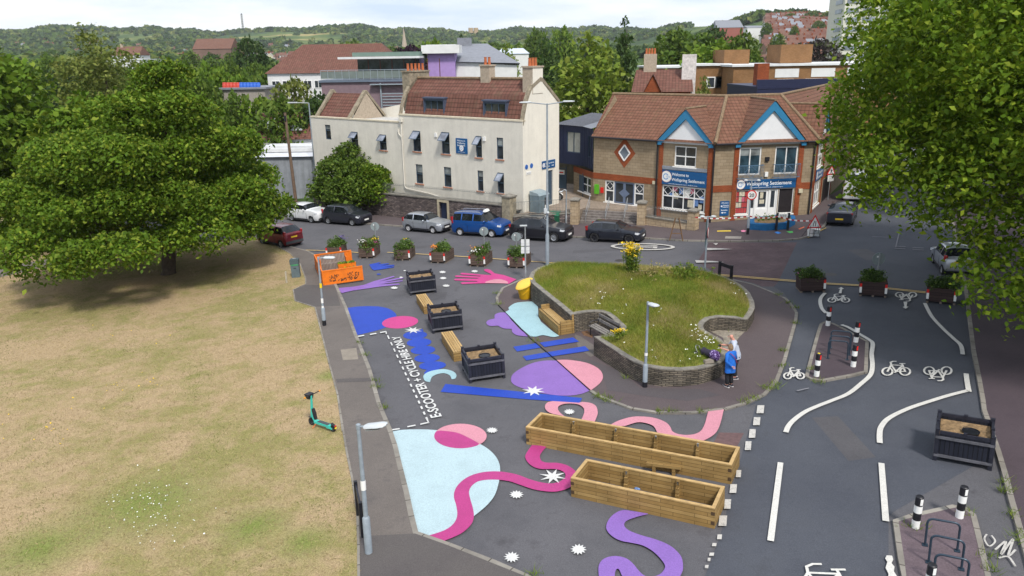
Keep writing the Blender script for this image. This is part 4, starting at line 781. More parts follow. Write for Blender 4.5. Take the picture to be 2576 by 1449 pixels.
# ================================================================ LAMP COLUMNS, SIGN POSTS, BOLLARDS
def hgt(base, top):                                     # height of a vertical pole from base point and top pixel
    d = ray(top); t = hypot(base[0], base[1]) / hypot(d.x, d.y); return CH + t * d.z - base[2]
def lamp(label, bpx, tpx, armyaw, armlen, dz=.1, r=.055, base=(.095, .9), foot=None, tilt_head=.2, big=1.0, stickers=()):
    g = G(bpx, dz); H = hgt(g, tpx); o = thing('street_lamp', label, 'lamp', g, armyaw, 'short street lamps round the square')
    m_ = MB(); m_.lathe((0, 0, 0), [(base[0], 0), (base[0], base[1]), (r + .012, base[1] + .05), (r, base[1] + .06), (r * .8, H)], 14); m_.build('column', M_GREYP, o, True, world=False)
    if foot: m_ = MB(); m_.lathe((0, 0, 0), [(base[0] + .006, 0), (base[0] + .006, foot)], 14); m_.build('black_foot', M_BLACK, o, True, world=False)
    m_ = MB(); m_.tube([(0, 0, H - .05), (armlen * .5, 0, H - .02), (armlen, 0, H - .02)], .028, 8); m_.lathe((0, 0, H - .1), [(r, 0), (r, .12), (.01, .15)], 10); m_.build('arm', M_GREYP, o, world=False)
    m_ = MB(); x0 = armlen; rows = []
    for x, w, h in ((0, .07, .05), (.08, .12 * big, .075), (.4 * big, .15 * big, .075), (.52 * big, .12 * big, .055), (.56 * big, .05, .03)): rows.append([(x0 - .05 + x, w * cos(a), H - .02 + x * tilt_head + h * sin(a) * (1 if sin(a) > 0 else .5)) for a in [2 * pi * k / 12 for k in range(12)]])
    m_.grid(rows, True); hd = m_.build('lamp_head', mat('pale_grey_lantern', (.50, .53, .55), .45, .08, 5), o, True, world=False)
    m_ = MB(); m_.box((x0 + .2 * big, 0, H - .066 + .2 * tilt_head), (.34 * big, .18 * big, .012), 0, Matrix.Rotation(-tilt_head, 3, 'Y')); m_.build('lens', glassmat('lamp_glass', (.3, .32, .33), .2), hd, world=False)
    for z, hh, c in stickers: m_ = MB(); m_.lathe((0, 0, z), [(r + .006, 0), (r + .006, hh)], 12, caps=False); m_.build('sticker', c, o, world=False)
    return o, H
YELS = mat('yellow_sticker', (.75, .55, .02), .5)
lamp('slim grey street lamp nearest the camera on the left pavement', C('n1', 517, 1252), C('n1', 418, 185), -.35, .22, r=.062, base=(.10, 1.05), tilt_head=.25, big=1.15, stickers=((1.9, .28, M_WHITE),))
lamp('grey street lamp with a yellow tag beside the blue painted blob', C('e', 145, 796), C('e', 90, 228), .0, .32, foot=.28, tilt_head=0, stickers=((2.0, .24, YELS), (1.2, .25, M_WHITE), (.95, .1, M_WHITE)))
lamp('grey street lamp standing in front of the curved stone wall', C('m', 1543, 1311), C('m', 1565, 605), -1.2, .14, dz=.06, foot=.22, tilt_head=.12, stickers=((1.3, .12, M_WHITE),))
# tall double lamp
g = G((1377, 666), .06); H = hgt(g, C('c4', 2068, 8)); o = thing('twin_lamp', 'tall grey lamp column with two opposite lantern arms at the road edge', 'lamp', g, .12)
m_ = MB(); m_.lathe((0, 0, 0), [(.12, 0), (.12, 1.9), (.09, 2.0), (.075, 2.05), (.05, H)], 14); m_.build('column', M_GREYP, o, True, world=False)
for s in (-1, 1):
    m_ = MB(); m_.tube([(0, 0, H - .05), (s * .9, 0, H + .06), (s * 1.1, 0, H + .08)], .03, 8); m_.build('arm', M_GREYP, o, world=False)
    m_ = MB(); rows = [[(s * (.95 + x), w * cos(a), H + .09 + h * sin(a)) for a in [s * 2 * pi * k / 10 for k in range(10)]] for x, w, h in ((0, .05, .04), (.1, .12, .06), (.55, .14, .05), (.7, .05, .03))]; m_.grid(rows, True); m_.build('lamp_head', MATS['pale_grey_lantern'], o, True, world=False)
m_ = MB(); m_.box((-.12, 0, 3.45), (.18, .16, .3)); m_.tube([(-.1, -.1, 3.2), (-.2, -.15, 3.0), (-.05, -.1, 2.9)], .015, 5); m_.ball((.02, -.13, 3.35), .09, 8, 6); m_.build('camera_unit', MATS['pale_grey_lantern'], o, world=False)
def round_sign(label, bpx, tpx, yw, dz=0, r=.30, back=True):
    g = G(bpx, dz); H = hgt(g, tpx); o = thing('round_sign', label, 'sign', g, yw, 'round signs seen from behind'); m_ = MB(); m_.lathe((0, 0, 0), [(.038, 0), (.038, H - .05)], 10); m_.build('pole', M_STEEL, o, True, world=False)
    m_ = MB(); m_.lathe((0, .05, H - r), [(r, -.008), (r, .008)], 24, 'Y'); p = m_.build('sign_plate', mat('grey_sign_back', (.22, .26, .27), .55, .1, 4), o, world=False); m_ = MB(); m_.box((-.05, .03, H - r + .12), (.13, .016, .09)); m_.build('label_sticker', M_WHITE, p, world=False)
round_sign('round grey sign on a pole behind the daisy planter by the orange frame', C('c4', 865, 1085), C('c4', 843, 860), .1); round_sign('round grey sign on a pole in front of the blue taxi', C('c4', 1637, 1105), C('c4', 1624, 893), .05); round_sign('round grey sign on a pole in front of the black SUV', C('c4', 1866, 1140), C('c4', 1857, 932), .05); round_sign('round grey sign on a pole behind the middle cycle lane planter', C('r0', 1330, 480), C('r0', 1353, 186), .0, r=.34)
# white plates sign + slim lamp at the island tip
g = G(C('c4', 1932, 1262), .06); H = hgt(g, C('c4', 1922, 880)); o = thing('sign_post', 'slim grey post with two white plates seen from behind at the island tip', 'sign', g, .05)
m_ = MB(); m_.lathe((0, 0, 0), [(.07, 0), (.07, .5), (.045, .55), (.04, H)], 10); m_.build('post', M_STEEL, o, True, world=False); m_ = MB(); m_.box((-.1, 0, H - .02), (.42, .12, .06)); m_.build('lamp_head', MATS['pale_grey_lantern'], o, world=False)
for z in (H - 1.05, H - 1.5): m_ = MB(); m_.box((0, .06, z), (.5, .012, .40)); m_.box((0, .048, z), (.46, .02, .03)); m_.build('sign_plate', mat('white_sign_back', (.66, .67, .68), .5, .06, 4), o, world=False)
# post with green sign by the junction
g = G(C('c5', 1380, 1218), .06); H = hgt(g, C('c5', 1400, 815)); o = thing('sign_post', 'grey post with floodlights and a long green plate edge-on at the junction', 'sign', g, 1.25)
m_ = MB(); m_.lathe((0, 0, 0), [(.06, 0), (.045, H)], 10); m_.build('post', M_GREYP, o, True, world=False)
m_ = MB(); m_.box((0, .06, H - .95), (.55, .02, 1.5)); m_.build('sign_plate', mat('teal_sign', (.07, .12, .13), .5, .1, 4), o, world=False)
for s in (-1, 1): m_ = MB(); m_.ball((s * .1 , -s * .3, H - .02), (.14, .16, .07), 8, 5); m_.tube([(0, 0, H - .04), (s * .1, -s * .3, H - .04)], .02, 5); m_.build('sign_light', MATS['pale_grey_lantern'], o, True, world=False)
m_ = MB(); m_.lathe((.0, -.06, H - .95), [(.30, -.006), (.30, .006)], 22, 'Y'); m_.m(1).lathe((0, -.068, H - .95), [(.23, -.006), (.23, .006)], 22, 'Y'); m_.build('speed_plate', [M_RED, M_WHITE], o, world=False)
# 20 sign at shop
g = G(C('c5', 1688, 945), .1); H = hgt(g, C('c5', 1718, 552)); o = thing('speed_sign', 'twenty speed limit sign on a grey post outside the white shop door', 'sign', g, -.1)
m_ = MB(); m_.lathe((0, 0, 0), [(.09, 0), (.09, 1.25), (.055, 1.32), (.05, H)], 12); m_.build('post', M_GREYP, o, True, world=False); m_ = MB(); m_.lathe((0, 0, 0), [(.096, 0), (.096, .45)], 12); m_.build('black_foot', M_BLACK, o, True, world=False)
zz = H - 1.05; m_ = MB(); m_.lathe((.05, -.08, zz), [(.34, -.008), (.34, .008)], 28, 'Y'); pl = m_.build('sign_plate', mat('red_sign_ring', (.60, .03, .03), .5), o, world=False); m_ = MB(); m_.lathe((.05, -.093, zz), [(.262, -.003), (.262, .003)], 28, 'Y'); m_.build('white_disc', M_WHITE, pl, world=False)
m_ = MB(); text_on(m_, '20', (.05, -.1, zz - .12), (1, 0, 0), (0, 0, 1), .24, .33, .02, True); m_.build('speed_number', M_BLACK, pl, world=False)
for s in (-1, 1): m_ = MB(); m_.tube([(0, 0, H - .06), (s * .36, -.15, H - .02)], .022, 6); m_.ball((s * .42, -.16, H - .04), (.14, .1, .08), 8, 5); m_.build('sign_light', MATS['pale_grey_lantern'], o, True, world=False)
# pedestrian warning sign
g = G(C('c5', 2262, 700), .1); H = hgt(g, C('c5', 2290, 485)) ; o = thing('warning_sign', 'red triangle pedestrian sign with a white plate on a pole by the shop corner', 'sign', g, .35); H = max(H, 3.0)
m_ = MB(); m_.lathe((0, 0, 0), [(.04, 0), (.04, H)], 10); m_.build('pole', M_STEEL, o, True, world=False)
tri = lambda s, y, z0: [(s * cos(a), y, z0 + s * sin(a)) for a in (pi / 2, pi / 2 + 2 * pi / 3, pi / 2 + 4 * pi / 3)]
def plate(mb_, pts, th=.012):
    q = [(x, y + th, z) for x, y, z in pts]; mb_.face(pts); mb_.face(q[::-1])
    for i in range(len(pts)): j = (i + 1) % len(pts); mb_.face([pts[j], pts[i], q[i], q[j]])
m_ = MB(); plate(m_, tri(.52, -.06, H - .62)); pl = m_.build('triangle_plate', MATS['red_sign_ring'], o, world=False); m_ = MB(); plate(m_, tri(.36, -.066, H - .62), .004); m_.build('white_field', M_WHITE, pl, world=False)
m_ = MB(); y = -.0685
for pts in ([(-.03, .2), (.03, .2), (.04, .26), (-.02, .27)], [(-.05, 0), (.06, .02), (.05, .19), (-.04, .19)], [(-.05, .02), (0, .0), (-.1, -.16), (-.15, -.15)], [(0, .01), (.06, .02), (.12, -.16), (.06, -.16)], [(-.04, .18), (-.05, .12), (-.15, .04), (-.16, .07)], [(.05, .18), (.05, .12), (.13, .05), (.15, .08)]): m_.face([(x, y, H - .66 + z) for x, z in pts])
m_.build('walking_figure', M_BLACK, pl, world=False); m_ = MB(); m_.box((0, -.055, H - 1.18), (.6, .012, .5)); pl = m_.build('text_plate', M_WHITE, o, world=False)
m_ = MB()
for k, s in enumerate(('Humped', 'Zebra', 'Crossing')): text_on(m_, s, (0, -.063, H - 1.07 - .15 * k), (1, 0, 0), (0, 0, 1), .09, None, .01, True)
m_.build('plate_lettering', M_BLACK, pl, world=False); m_ = MB(); m_.box((0, -.1, H - .02), (.6, .16, .09)); m_.build('sign_light', MATS['pale_grey_lantern'], o, world=False)
# bollards
def bollard(label, red=True):
    o = thing('bollard', label, 'bollard', group='black and white reflective bollards'); R = .1
    for nm, z0, z1, m_m in (('base_band', 0, .24, M_WHITE), ('black_band', .24, .46, M_BLACK), ('white_band', .46, .67, M_WHITE), ('head', .67, .93, M_BLACK)):
        m_ = MB(); m_.lathe((0, 0, 0), [(R, z0), (R, z1)] if nm != 'head' else [(R, z0), (R, z1 - .02), (R - .02, z1), (.01, z1 + .005)], 18); m_.build(nm, m_m, o, True, world=False)
    m_ = MB(); rows = [[((R + .006) * sin(a), -(R + .006) * cos(a), z) for a in [-.15 + .75 * k / 6 for k in range(7)]] for z in (.71, .89)]; m_.grid(rows); m_.build('reflector', M_RED if red else M_WHITE, o, True, world=False); return o
bl0 = bollard('red reflector bollard at the far tip of the cycle stand island'); blw = bollard('white reflector bollard on the left corner of the nearest island', False)
for k, (p, lb) in enumerate(((C('r0', 930, 797), None), (C('r0', 1165, 935), 'red reflector bollard on the road side of the cycle stands, further one'), (C('r0', 1143, 1140), 'red reflector bollard on the road side of the cycle stands, nearer one'), (C('r0', 836, 1220), 'red reflector bollard with a yellow dot on its head'))):
    o = bl0 if k == 0 else copy_tree(bl0)
    if lb: o['label'] = lb
    put(o, G(p, .09), .1 * k, .09, False)
m_ = MB(); m_.lathe((0, 0, .936), [(.05, 0), (.05, .008)], 12); m_.build('yellow_dot', YELS, o, world=False)
for k, (p, lb) in enumerate(((C('r4', 1663, 1040), None), (C('r4', 2033, 955), 'white reflector bollard at the top corner of the nearest island'), (C('r4', 1760, 1640), 'white reflector bollard cut off by the bottom of the picture'))):
    o = blw if k == 0 else copy_tree(blw)
    if lb: o['label'] = lb
    put(o, G(p, .09), -.1, .09, False)
# cycle stands
M_STAND = mat('dark_blue_steel', (.03, .05, .075), .4, .2, 5, metal=.3)
def cyc(label, g, a, b, H=.78):
    A, Bp = G(a, .09), G(b, .09); W = (Bp - A).length; o = stand('cycle_stand', label, 'cycle stand', (A + Bp) / 2, yaw2(A, Bp), g, .09); r = .13; pts = [(-W / 2, 0, 0)] + [(-W / 2 + r - r * cos(t), 0, H - r + r * sin(t)) for t in (0, .4, .8, 1.2, pi / 2)] + [(W / 2 - r + r * sin(t), 0, H - r + r * cos(t)) for t in (0, .4, .8, 1.2, pi / 2)] + [(W / 2, 0, 0)]
    m_ = MB(); m_.tube(pts, .028, 9); m_.build('hoop', M_STAND, o, True, world=False)
    for s in (-1, 1): m_ = MB(); m_.box((s * W / 2, 0, .012), (.13, .13, .02)); m_.build('foot_plate', M_STAND, o, world=False)
for a, b, lb in ((C('r0', 952, 985), C('r0', 1120, 1000), 'dark hoop cycle stand furthest back on the middle island'), (C('r0', 942, 1030), C('r0', 1110, 1045), 'dark hoop cycle stand in the middle of the three on the middle island'), (C('r0', 930, 1072), C('r0', 1093, 1085), 'dark hoop cycle stand nearest on the middle island')): cyc(lb, 'cycle stands on the middle island', a, b)
for a, b, lb in ((C('r4', 1745, 1190), C('r4', 2015, 1240), 'dark hoop cycle stand furthest back on the corner island'), (C('r4', 1775, 1335), C('r4', 2050, 1395), 'dark hoop cycle stand between two others on the corner island'), (C('r4', 1810, 1500), C('r4', 2090, 1560), 'dark hoop cycle stand at the bottom edge of the picture')): cyc(lb, 'cycle stands on the corner island', a, b)
# black rail by lawn (bottom left), black street-name frame on island
g0, g1 = G(C('n1', 468, 1120), .1), G(C('n1', 428, 940), .1); yw = yaw2(g0, g1); L = (g1 - g0).length; o = stand('name_frame', 'black timber street name frame seen edge-on beside the near street lamp', 'sign', (g0 + g1) / 2, yw, dz=.1, tilt=False)
for s in (-1, 1): m_ = MB(); m_.box((s * L / 2, 0, .55), (.1, .1, 1.1)); m_.build('post', M_BLACK, o, world=False)
m_ = MB(); m_.box((0, 0, .88), (L - .1, .05, .3)); m_.build('name_board', M_BPOST, o, world=False)
g0, g1 = G(C('c5', 1483, 1262), .06), G(C('c5', 1567, 1290), .06); yw = yaw2(g0, g1); L = (g1 - g0).length; o = stand('name_frame', 'black two-post frame with one rail at the far corner of the planted bed', 'sign', (g0 + g1) / 2, yw, dz=.06, tilt=False)
for s in (-1, 1): m_ = MB(); m_.box((s * L / 2, 0, .5), (.12, .12, 1.0)); m_.build('post', M_BLACK, o, world=False)
m_ = MB(); m_.box((0, 0, .86), (L - .12, .06, .2)); m_.build('rail', M_BLACK, o, world=False)
# ================================================================ PLANTED BED WITH STONE WALL
from mathutils.geometry import delaunay_2d_cdt
bs = G(C('m', 920, 865), .06); ZT = bs.z + hgt(bs, C('m', 918, 713))
OUT = C('m', 572, 395, 590, 440, 640, 482, 700, 532, 800, 612, 900, 697, 918, 713, 985, 700, 1060, 687, 1120, 683, 1175, 685, 1215, 700, 1262, 735, 1300, 772, 1345, 815, 1330, 860, 1240, 885, 1116, 893, 1200, 952, 1280, 1002, 1350, 1050, 1450, 1105, 1550, 1145, 1700, 1170, 1850, 1176, 2000, 1165, 2100, 1142, 2175, 1115, 2205, 1093, 2240, 1030, 2235, 975, 2180, 915, 2090, 868, 2040, 835, 2030, 805, 2045, 775, 2085, 745, 2160, 730, 2300, 738, 2402, 752, 2440, 705, 2465, 655, 2460, 600, 2425, 530, 2370, 475, 2290, 425, 2190, 385, 2050, 345, 1830, 322, 1500, 300, 1300, 288, 1000, 272, 780, 278, 650, 315, 590, 355)
ow = [U(p, ZT) for p in OUT]
M_STONE = brickmat('rough_stone_courses', (.11, .098, .082), (.23, .195, .15), (.05, .043, .036), .30, .075, .016, .95, .5, 1.0, .43, 1.4)
M_COPE = mat('stone_coping', (.20, .185, .16), .9, .35, 4, bmp=.6, fine=.2)
bed = thing('planted_bed', 'raised grassy bed held by a low curved stone wall in the middle of the square', 'planted bed', G((1600, 800)))
mb = MB(); n = len(ow); inn = []
ar = sum(ow[i].x * ow[(i + 1) % n].y - ow[(i + 1) % n].x * ow[i].y for i in range(n))
for i in range(n):
    d = ow[(i + 1) % n] - ow[i - 1]; d.normalize(); s_ = Vector((-d.y, d.x, 0)) * (1 if ar > 0 else -1); inn.append(ow[i] + s_ * .26)
for i in range(n):
    j = (i + 1) % n; a, b = ow[i], ow[j]; lo = lambda p: Vector((p.x, p.y, min(zg(p.x, p.y) - .05, ZT - .1)))
    q = [lo(a), lo(b), b, a]; mb.m(0).face(q if ar > 0 else q[::-1]); 
    up = Vector((0, 0, .035)); t = [a + up, b + up, inn[j] + up, inn[i] + up]; mb.m(1).face(t if ar > 0 else t[::-1]); q = [a, b, b + up, a + up]; mb.face(q if ar > 0 else q[::-1])
wall_o = mb.build('stone_wall', [M_STONE, M_COPE], bed)
pin = np.array([(p.x, p.y) for p in inn]); xs = np.arange(pin[:, 0].min(), pin[:, 0].max(), .4); ys = np.arange(pin[:, 1].min(), pin[:, 1].max(), .4); gx, gy = np.meshgrid(xs, ys); gpts = np.stack([gx.ravel(), gy.ravel()], 1) + RNG.normal(size=(gx.size, 2)) * .06
A_, B_ = pin, np.roll(pin, -1, 0)
def dist_edge(P):
    d = np.full(len(P), 1e9)
    for a, b in zip(A_, B_):
        ab = b - a; t = np.clip(((P - a) @ ab) / (ab @ ab + 1e-9), 0, 1); d = np.minimum(d, np.linalg.norm(P - a - t[:, None] * ab, axis=1))
    return d
def mound(P):
    d = dist_edge(P); return ZT + .03 + .5 * (1 - np.exp(-d / 1.7)) + .05 * np.sin(P[:, 0] * 1.7) * np.cos(P[:, 1] * 1.3) * np.clip(d, 0, 1)
ok = inpoly(gpts, pin); gpts = gpts[ok]; gpts = gpts[dist_edge(gpts) > .12]
allp = [Vector(p) for p in pin] + [Vector(p) for p in gpts]; nb = len(pin)
r_ = delaunay_2d_cdt(allp, [], [list(range(nb))], 1, 1e-4); P2 = np.array([tuple(v) for v in r_[0]]); Z2 = mound(P2)
mb = MB(); mb.v = [(x, y, z) for (x, y), z in zip(P2, Z2)]; mb.f = [tuple(f) for f in r_[2]]; mb.mi = [0] * len(mb.f)
M_MEAD = grassmat('meadow_turf', (.25, .205, .06), (.15, .19, .03), .72); mb.build('turf', M_MEAD, bed, True)
def scatter(n, poly=pin):
    lo, hi = poly.min(0), poly.max(0); P = lo + (hi - lo) * RNG.random((n, 2)); return P[inpoly(P, poly)]
S2 = scatter(120000); Zs = mound(S2); key = np.sin(S2[:, 0] * .9 + 1) * np.cos(S2[:, 1] * .7) + np.sin(S2[:, 0] * 2.3) * np.sin(S2[:, 1] * 1.9 + 2) * .7 + RNG.normal(size=len(S2)) * .45
mi = np.where(key > .35, 1, 0); mi = np.where(key < -.75, 2, mi)
GM = [leafmat('meadow_grass', (.17, .19, .025), (.24, .25, .04), (.32, .28, .07), .3), leafmat('green_grass', (.11, .17, .018), (.16, .22, .03), (.2, .25, .04), .3), leafmat('straw_grass', (.33, .27, .11), (.4, .33, .15), (.3, .25, .09), .3)]
T = blades(np.column_stack([S2, Zs - .02]), .17, .008, .7); o = fastmesh('long_grass', T, 3, GM, None, mi); tag(o, 'long mixed green and straw coloured grass covering the raised bed', 'grass', kind='stuff')
def mat_pts(lst):
    return np.array([tuple(U(C('m', x, y), ZT + .5))[:2] for x, y in lst])
dp = []
for (x, y, sx, sy, k) in ((1190, 545, 40, 30, 26), (1280, 650, 60, 25, 30), (1160, 600, 30, 14, 14), (2000, 880, 50, 30, 30), (2100, 890, 60, 30, 40), (1660, 1050, 70, 40, 26), (1880, 1020, 60, 30, 16), (1960, 780, 20, 25, 10), (2340, 470, 60, 30, 12), (1500, 700, 500, 200, 30)):
    for q in range(k): dp.append((x + RNG.normal() * sx, y + RNG.normal() * sy))
dp = mat_pts(dp); dp = dp[inpoly(dp, pin)]; D3 = np.column_stack([dp, mound(dp) + .24]); D3 = D3[::2]; D3 = np.repeat(D3, 2, 0) + RNG.normal(size=(len(D3) * 2, 3)) * [.05, .05, .02]
o = fastmesh('daisies', leaf_quads(D3, .03, 2.5, .2, .95), 4, FL['white']); tag(o, 'scattered small white daisies among the grass of the raised bed', 'flowers', kind='stuff')
# weeds on the bed
def weed(name, label, px, h, n, w, leaf, flower=None, sz=.05, zoff=0):
    p = U(C('m', *px), ZT + .42); root = thing(name, label, 'plant', (p.x, p.y, ZT + .38 + zoff)); R = RNG.normal(size=(n, 2)) * w; hh = h * (.7 + .4 * RNG.random(n)); st = MB(); P = []; F = []
    for k in range(n):
        tp = R[k] * 1.5; st.tube([(R[k, 0], R[k, 1], 0), ((R[k, 0] + tp[0]) / 2, (R[k, 1] + tp[1]) / 2, hh[k] * .5), (tp[0], tp[1], hh[k])], [.008, .007, .004], 4)
        for q in range(16): t = RNG.random(); P.append((R[k, 0] + (tp[0] - R[k, 0]) * t + RNG.normal() * .05, R[k, 1] + (tp[1] - R[k, 1]) * t + RNG.normal() * .05, hh[k] * t))
        F.append((tp[0], tp[1], hh[k]))
    o = st.build('stem', LF_HERB, root, world=False); o['kind'] = 'stuff'; fastmesh('foliage', leaf_quads(np.array(P), sz, .3), 4, leaf, root)
    if flower: Fq = np.repeat(np.array(F), 14, 0) + RNG.normal(size=(14 * n, 3)) * [.06, .06, .03]; fastmesh('flower_head', leaf_quads(Fq, .03, 1.5, .2, .95), 4, FL[flower], root)
LF_YG = leafmat('weed_leaves', (.10, .17, .02), (.16, .22, .03), (.22, .25, .05))
weed('ragwort', 'tall clump of yellow topped ragwort standing on the back of the grassy bed', (1425, 345), 1.5, 64, .135, LF_YG, 'yellow', .06); weed('ragwort', 'small yellow flowering weed at the front edge beside the old bench', (1345, 885), .3, 8, .09, LF_YG, 'yellow')
weed('leafy_weed', 'bushy pale green weeds by the far corner frame of the bed', (1920, 400), .75, 40, .35, LF_YG, None, .06); weed('leafy_weed', 'thin straw coloured weeds along the back rail of the bed', (1640, 385), .42, 40, .65, [LF_YG, GM[2]][1], None, .05)
a, b = U(C('m', 1478, 335), ZT + .42), U(C('m', 1832, 372), ZT + .42); o = thing('low_rail', 'low weathered timber rail along the back of the grassy bed', 'rail', (a + b) / 2, yaw2(a, b)); L = (b - a).length
m_ = MB(); m_.box((0, 0, -.06), (L, .08, .16)); m_.build('rail', M_OLD, o, world=False)
for x in (-L / 2 + .1, L * -.1, L / 2 - .1): m_ = MB(); m_.box((x, .08, -.12), (.09, .08, .4)); m_.build('post', M_OLD, o, world=False)
# weeds along kerbs: one soft mass
kp = []
for pts in (C('n2', 1240, 72, 1350, 72, 1590, 70), C('m', 1140, 1390, 1200, 1410, 1240, 1425), C('r0', 420, 1320, 470, 1330, 500, 1290, 540, 1140, 550, 1010, 600, 610, 660, 650, 520, 540), C('r4', 2400, 660, 2400, 730, 2430, 740, 2480, 940, 2560, 1150, 2540, 1100, 1640, 1040, 1700, 1050, 2080, 920, 2270, 1280, 2300, 1400), C('e', 1905, 930, 1590, 530, 1600, 620, 490, 1050, 570, 1265, 580, 1320, 450, 945), C('n1', 640, 40, 1900, 1440), C('r0', 250, 1440, 330, 1410, 860, 1275, 790, 1170, 660, 780), C('m', 2190, 800, 2330, 800, 2210, 830, 1390, 1240)):
    for p in pts: kp.append(G(p, .06))
kp = np.array([tuple(p) for p in kp]); kp2 = np.repeat(kp, 34, 0) + RNG.normal(size=(len(kp) * 34, 3)) * [.13, .09, 0]; o = fastmesh('kerb_weeds', np.concatenate([blades(kp2, .16, .012, .9)]), 3, [LF_YG]); tag(o, 'small green weeds growing out of kerbs and pavement joints', 'weeds', kind='stuff')
gpoly('alcove_gravel', C('m', 2060, 790, 2160, 775, 2395, 795, 2400, 830, 2330, 900, 2270, 985, 2240, 1100, 2200, 900, 2080, 840), .066, mat('pale_gravel', (.24, .21, .17), .95, .4, 6, fine=.3), island)
gpoly('alcove_litter', C('m', 1010, 850, 1060, 840, 1110, 880, 1100, 900, 1030, 880), .066, mat('leaf_litter', (.14, .075, .04), .95, .5, 9, fine=.3), island)
gpoly('tarmac_patch', C('m', 895, 1060, 1100, 1090, 1360, 1190, 1500, 1320, 2000, 1330, 2180, 1380, 1900, 1430, 1560, 1390, 1230, 1340, 1195, 1230, 1150, 1130, 985, 1095), .0645, asphalt('dark_patch', (.072, .062, .068), (.09, .078, .082), .3, (.06, .052, .056)), island)
gpoly('pale_patch', C('m', 955, 870, 1010, 890, 1110, 960, 1140, 1040, 1090, 1060, 985, 990), .0645, M_PAVE, island)
# lawn tufts + litter flowers
lp = np.array([(p.x, p.y) for p in lw]); t0 = np.array([-14.0, 18.0]); TP = RNG.random((150000, 2)) * [34, 42] + [-36, 14]; TP = TP[inpoly(TP, lp)]; key = np.sin(TP[:, 0] * .8) * np.cos(TP[:, 1] * .6 + 1) + .6 * np.sin(TP[:, 0] * 2.1 + TP[:, 1]) + RNG.normal(size=len(TP)) * .5
mi = np.where(key > .95, 1, 0); P3 = np.column_stack([TP, [zg(x, y) + .085 for x, y in TP]])
o = fastmesh('lawn_grass', blades(P3, .065, .009, 1.3), 3, [leafmat('dry_blades', (.22, .17, .08), (.36, .275, .14), (.46, .37, .20), .2), leafmat('green_blades', (.10, .13, .025), (.15, .17, .04), (.2, .2, .06), .2)], None, mi); tag(o, 'short dry grass blades over the sunburnt lawn', 'grass', kind='stuff')
fp = []
for (x, y, sx, sy, k) in ((360, 1250, 60, 30, 55), (410, 1290, 60, 30, 30), (390, 1330, 40, 20, 18)):
    for q in range(k): fp.append(tuple(G((x + RNG.normal() * sx, y + RNG.normal() * sy), .1)))
o = fastmesh('clover_flowers', leaf_quads(np.array(fp) + [0, 0, .03], .022, 2.5, .2, .95), 4, FL['white']); tag(o, 'scatter of tiny white clover flowers on the lawn', 'flowers', kind='stuff')
fp = []
for (x, y, sx, sy, k) in ((120, 1080, 8, 6, 8), (370, 960, 30, 12, 14), (280, 970, 25, 10, 10), (100, 1050, 120, 60, 20), (320, 840, 60, 20, 14)):
    for q in range(k): fp.append(tuple(G((x + RNG.normal() * sx, y + RNG.normal() * sy), .1)))
o = fastmesh('yellow_flowers', leaf_quads(np.array(fp) + [0, 0, .03], .03, 2.5, .2, .95), 4, FL['yellow']); tag(o, 'few tiny yellow flowers dotted on the dry lawn', 'flowers', kind='stuff')
# ================================================================ E-SCOOTER
Zs_ = lambda x, y: ((1180 + x * .15177) * .644, (1500 + y * .15177) * .644)
fw_, rw_ = G(Zs_(255, 1045), .1), G(Zs_(800, 1220), .1); yw = yaw2(rw_, fw_); L = (fw_ - rw_).length; sc_ = L / 1.0
o = stand('electric_scooter', 'turquoise electric hire scooter standing on the dry lawn', 'scooter', (fw_ + rw_) / 2, yw, dz=.1); o.scale = (sc_, sc_, sc_); TQ = mat('turquoise_paint', (.05, .48, .40), .4, .1, 4)
def wheel(parent, c, r, w, rimm, nm='wheel', spokes=5):
    m_ = MB(); m_.lathe(c, [(r * .62, -w * .42), (r * .9, -w / 2), (r, -w * .3), (r, w * .3), (r * .9, w / 2), (r * .62, w * .42)], 22, 'Y', caps=False); t = m_.build(nm, M_RUB, parent, True, world=False)
    m_ = MB(); m_.lathe(c, [(r * .64, -w * .40), (r * .55, -w * .30), (r * .55, w * .30), (r * .64, w * .40)], 22, 'Y', caps=False); m_.lathe(c, [(r * .14, -w * .42), (r * .14, w * .42)], 10, 'Y')
    for k in range(spokes):
        a = 2 * pi * k / spokes; d = Vector((cos(a), 0, sin(a))); m_.bar(Vector(c) + d * r * .1, Vector(c) + d * r * .6, r * .17, w * .55, up=(0, 1, 0))
    m_.lathe((c[0], c[1], c[2]), [(r * .56, -.002), (r * .56, .002)], 18, 'Y'); m_.build('rim', rimm, t, world=False); return t
wheel(o, (.5, 0, .12), .125, .06, M_DGREY); wheel(o, (-.5, 0, .105), .11, .06, M_DGREY)
m_ = MB(); m_.box((-.08, 0, .17), (.74, .16, .07)); m_.tube([(.28, 0, .18), (.36, 0, .28), (.40, 0, .48)], [.06, .055, .05], 8); m_.box((-.42, .075, .13), (.26, .02, .05)); m_.box((-.42, -.075, .13), (.26, .02, .05)); m_.build('frame', TQ, o, world=False)
m_ = MB(); m_.box((-.1, 0, .209), (.5, .13, .01)); m_.build('deck_mat', M_DGREY, o, world=False); m_ = MB(); m_.tube([(.27, 0, .26), (.31, 0, .5), (.33, 0, .62)], [.06, .065, .05], 8); m_.build('battery', M_BLACK, o, True, world=False)
m_ = MB(); m_.tube([(.47, 0, .26), (.40, 0, .55), (.33, 0, 1.08)], [.03, .045, .03], 8); m_.build('stem', TQ, o, True, world=False); m_ = MB(); m_.tube([(.5, .04, .12), (.47, .04, .28)], .02, 6); m_.tube([(.5, -.04, .12), (.47, -.04, .28)], .02, 6); m_.box((.5, 0, .27), (.16, .07, .02)); m_.build('fork', M_BLACK, o, world=False)
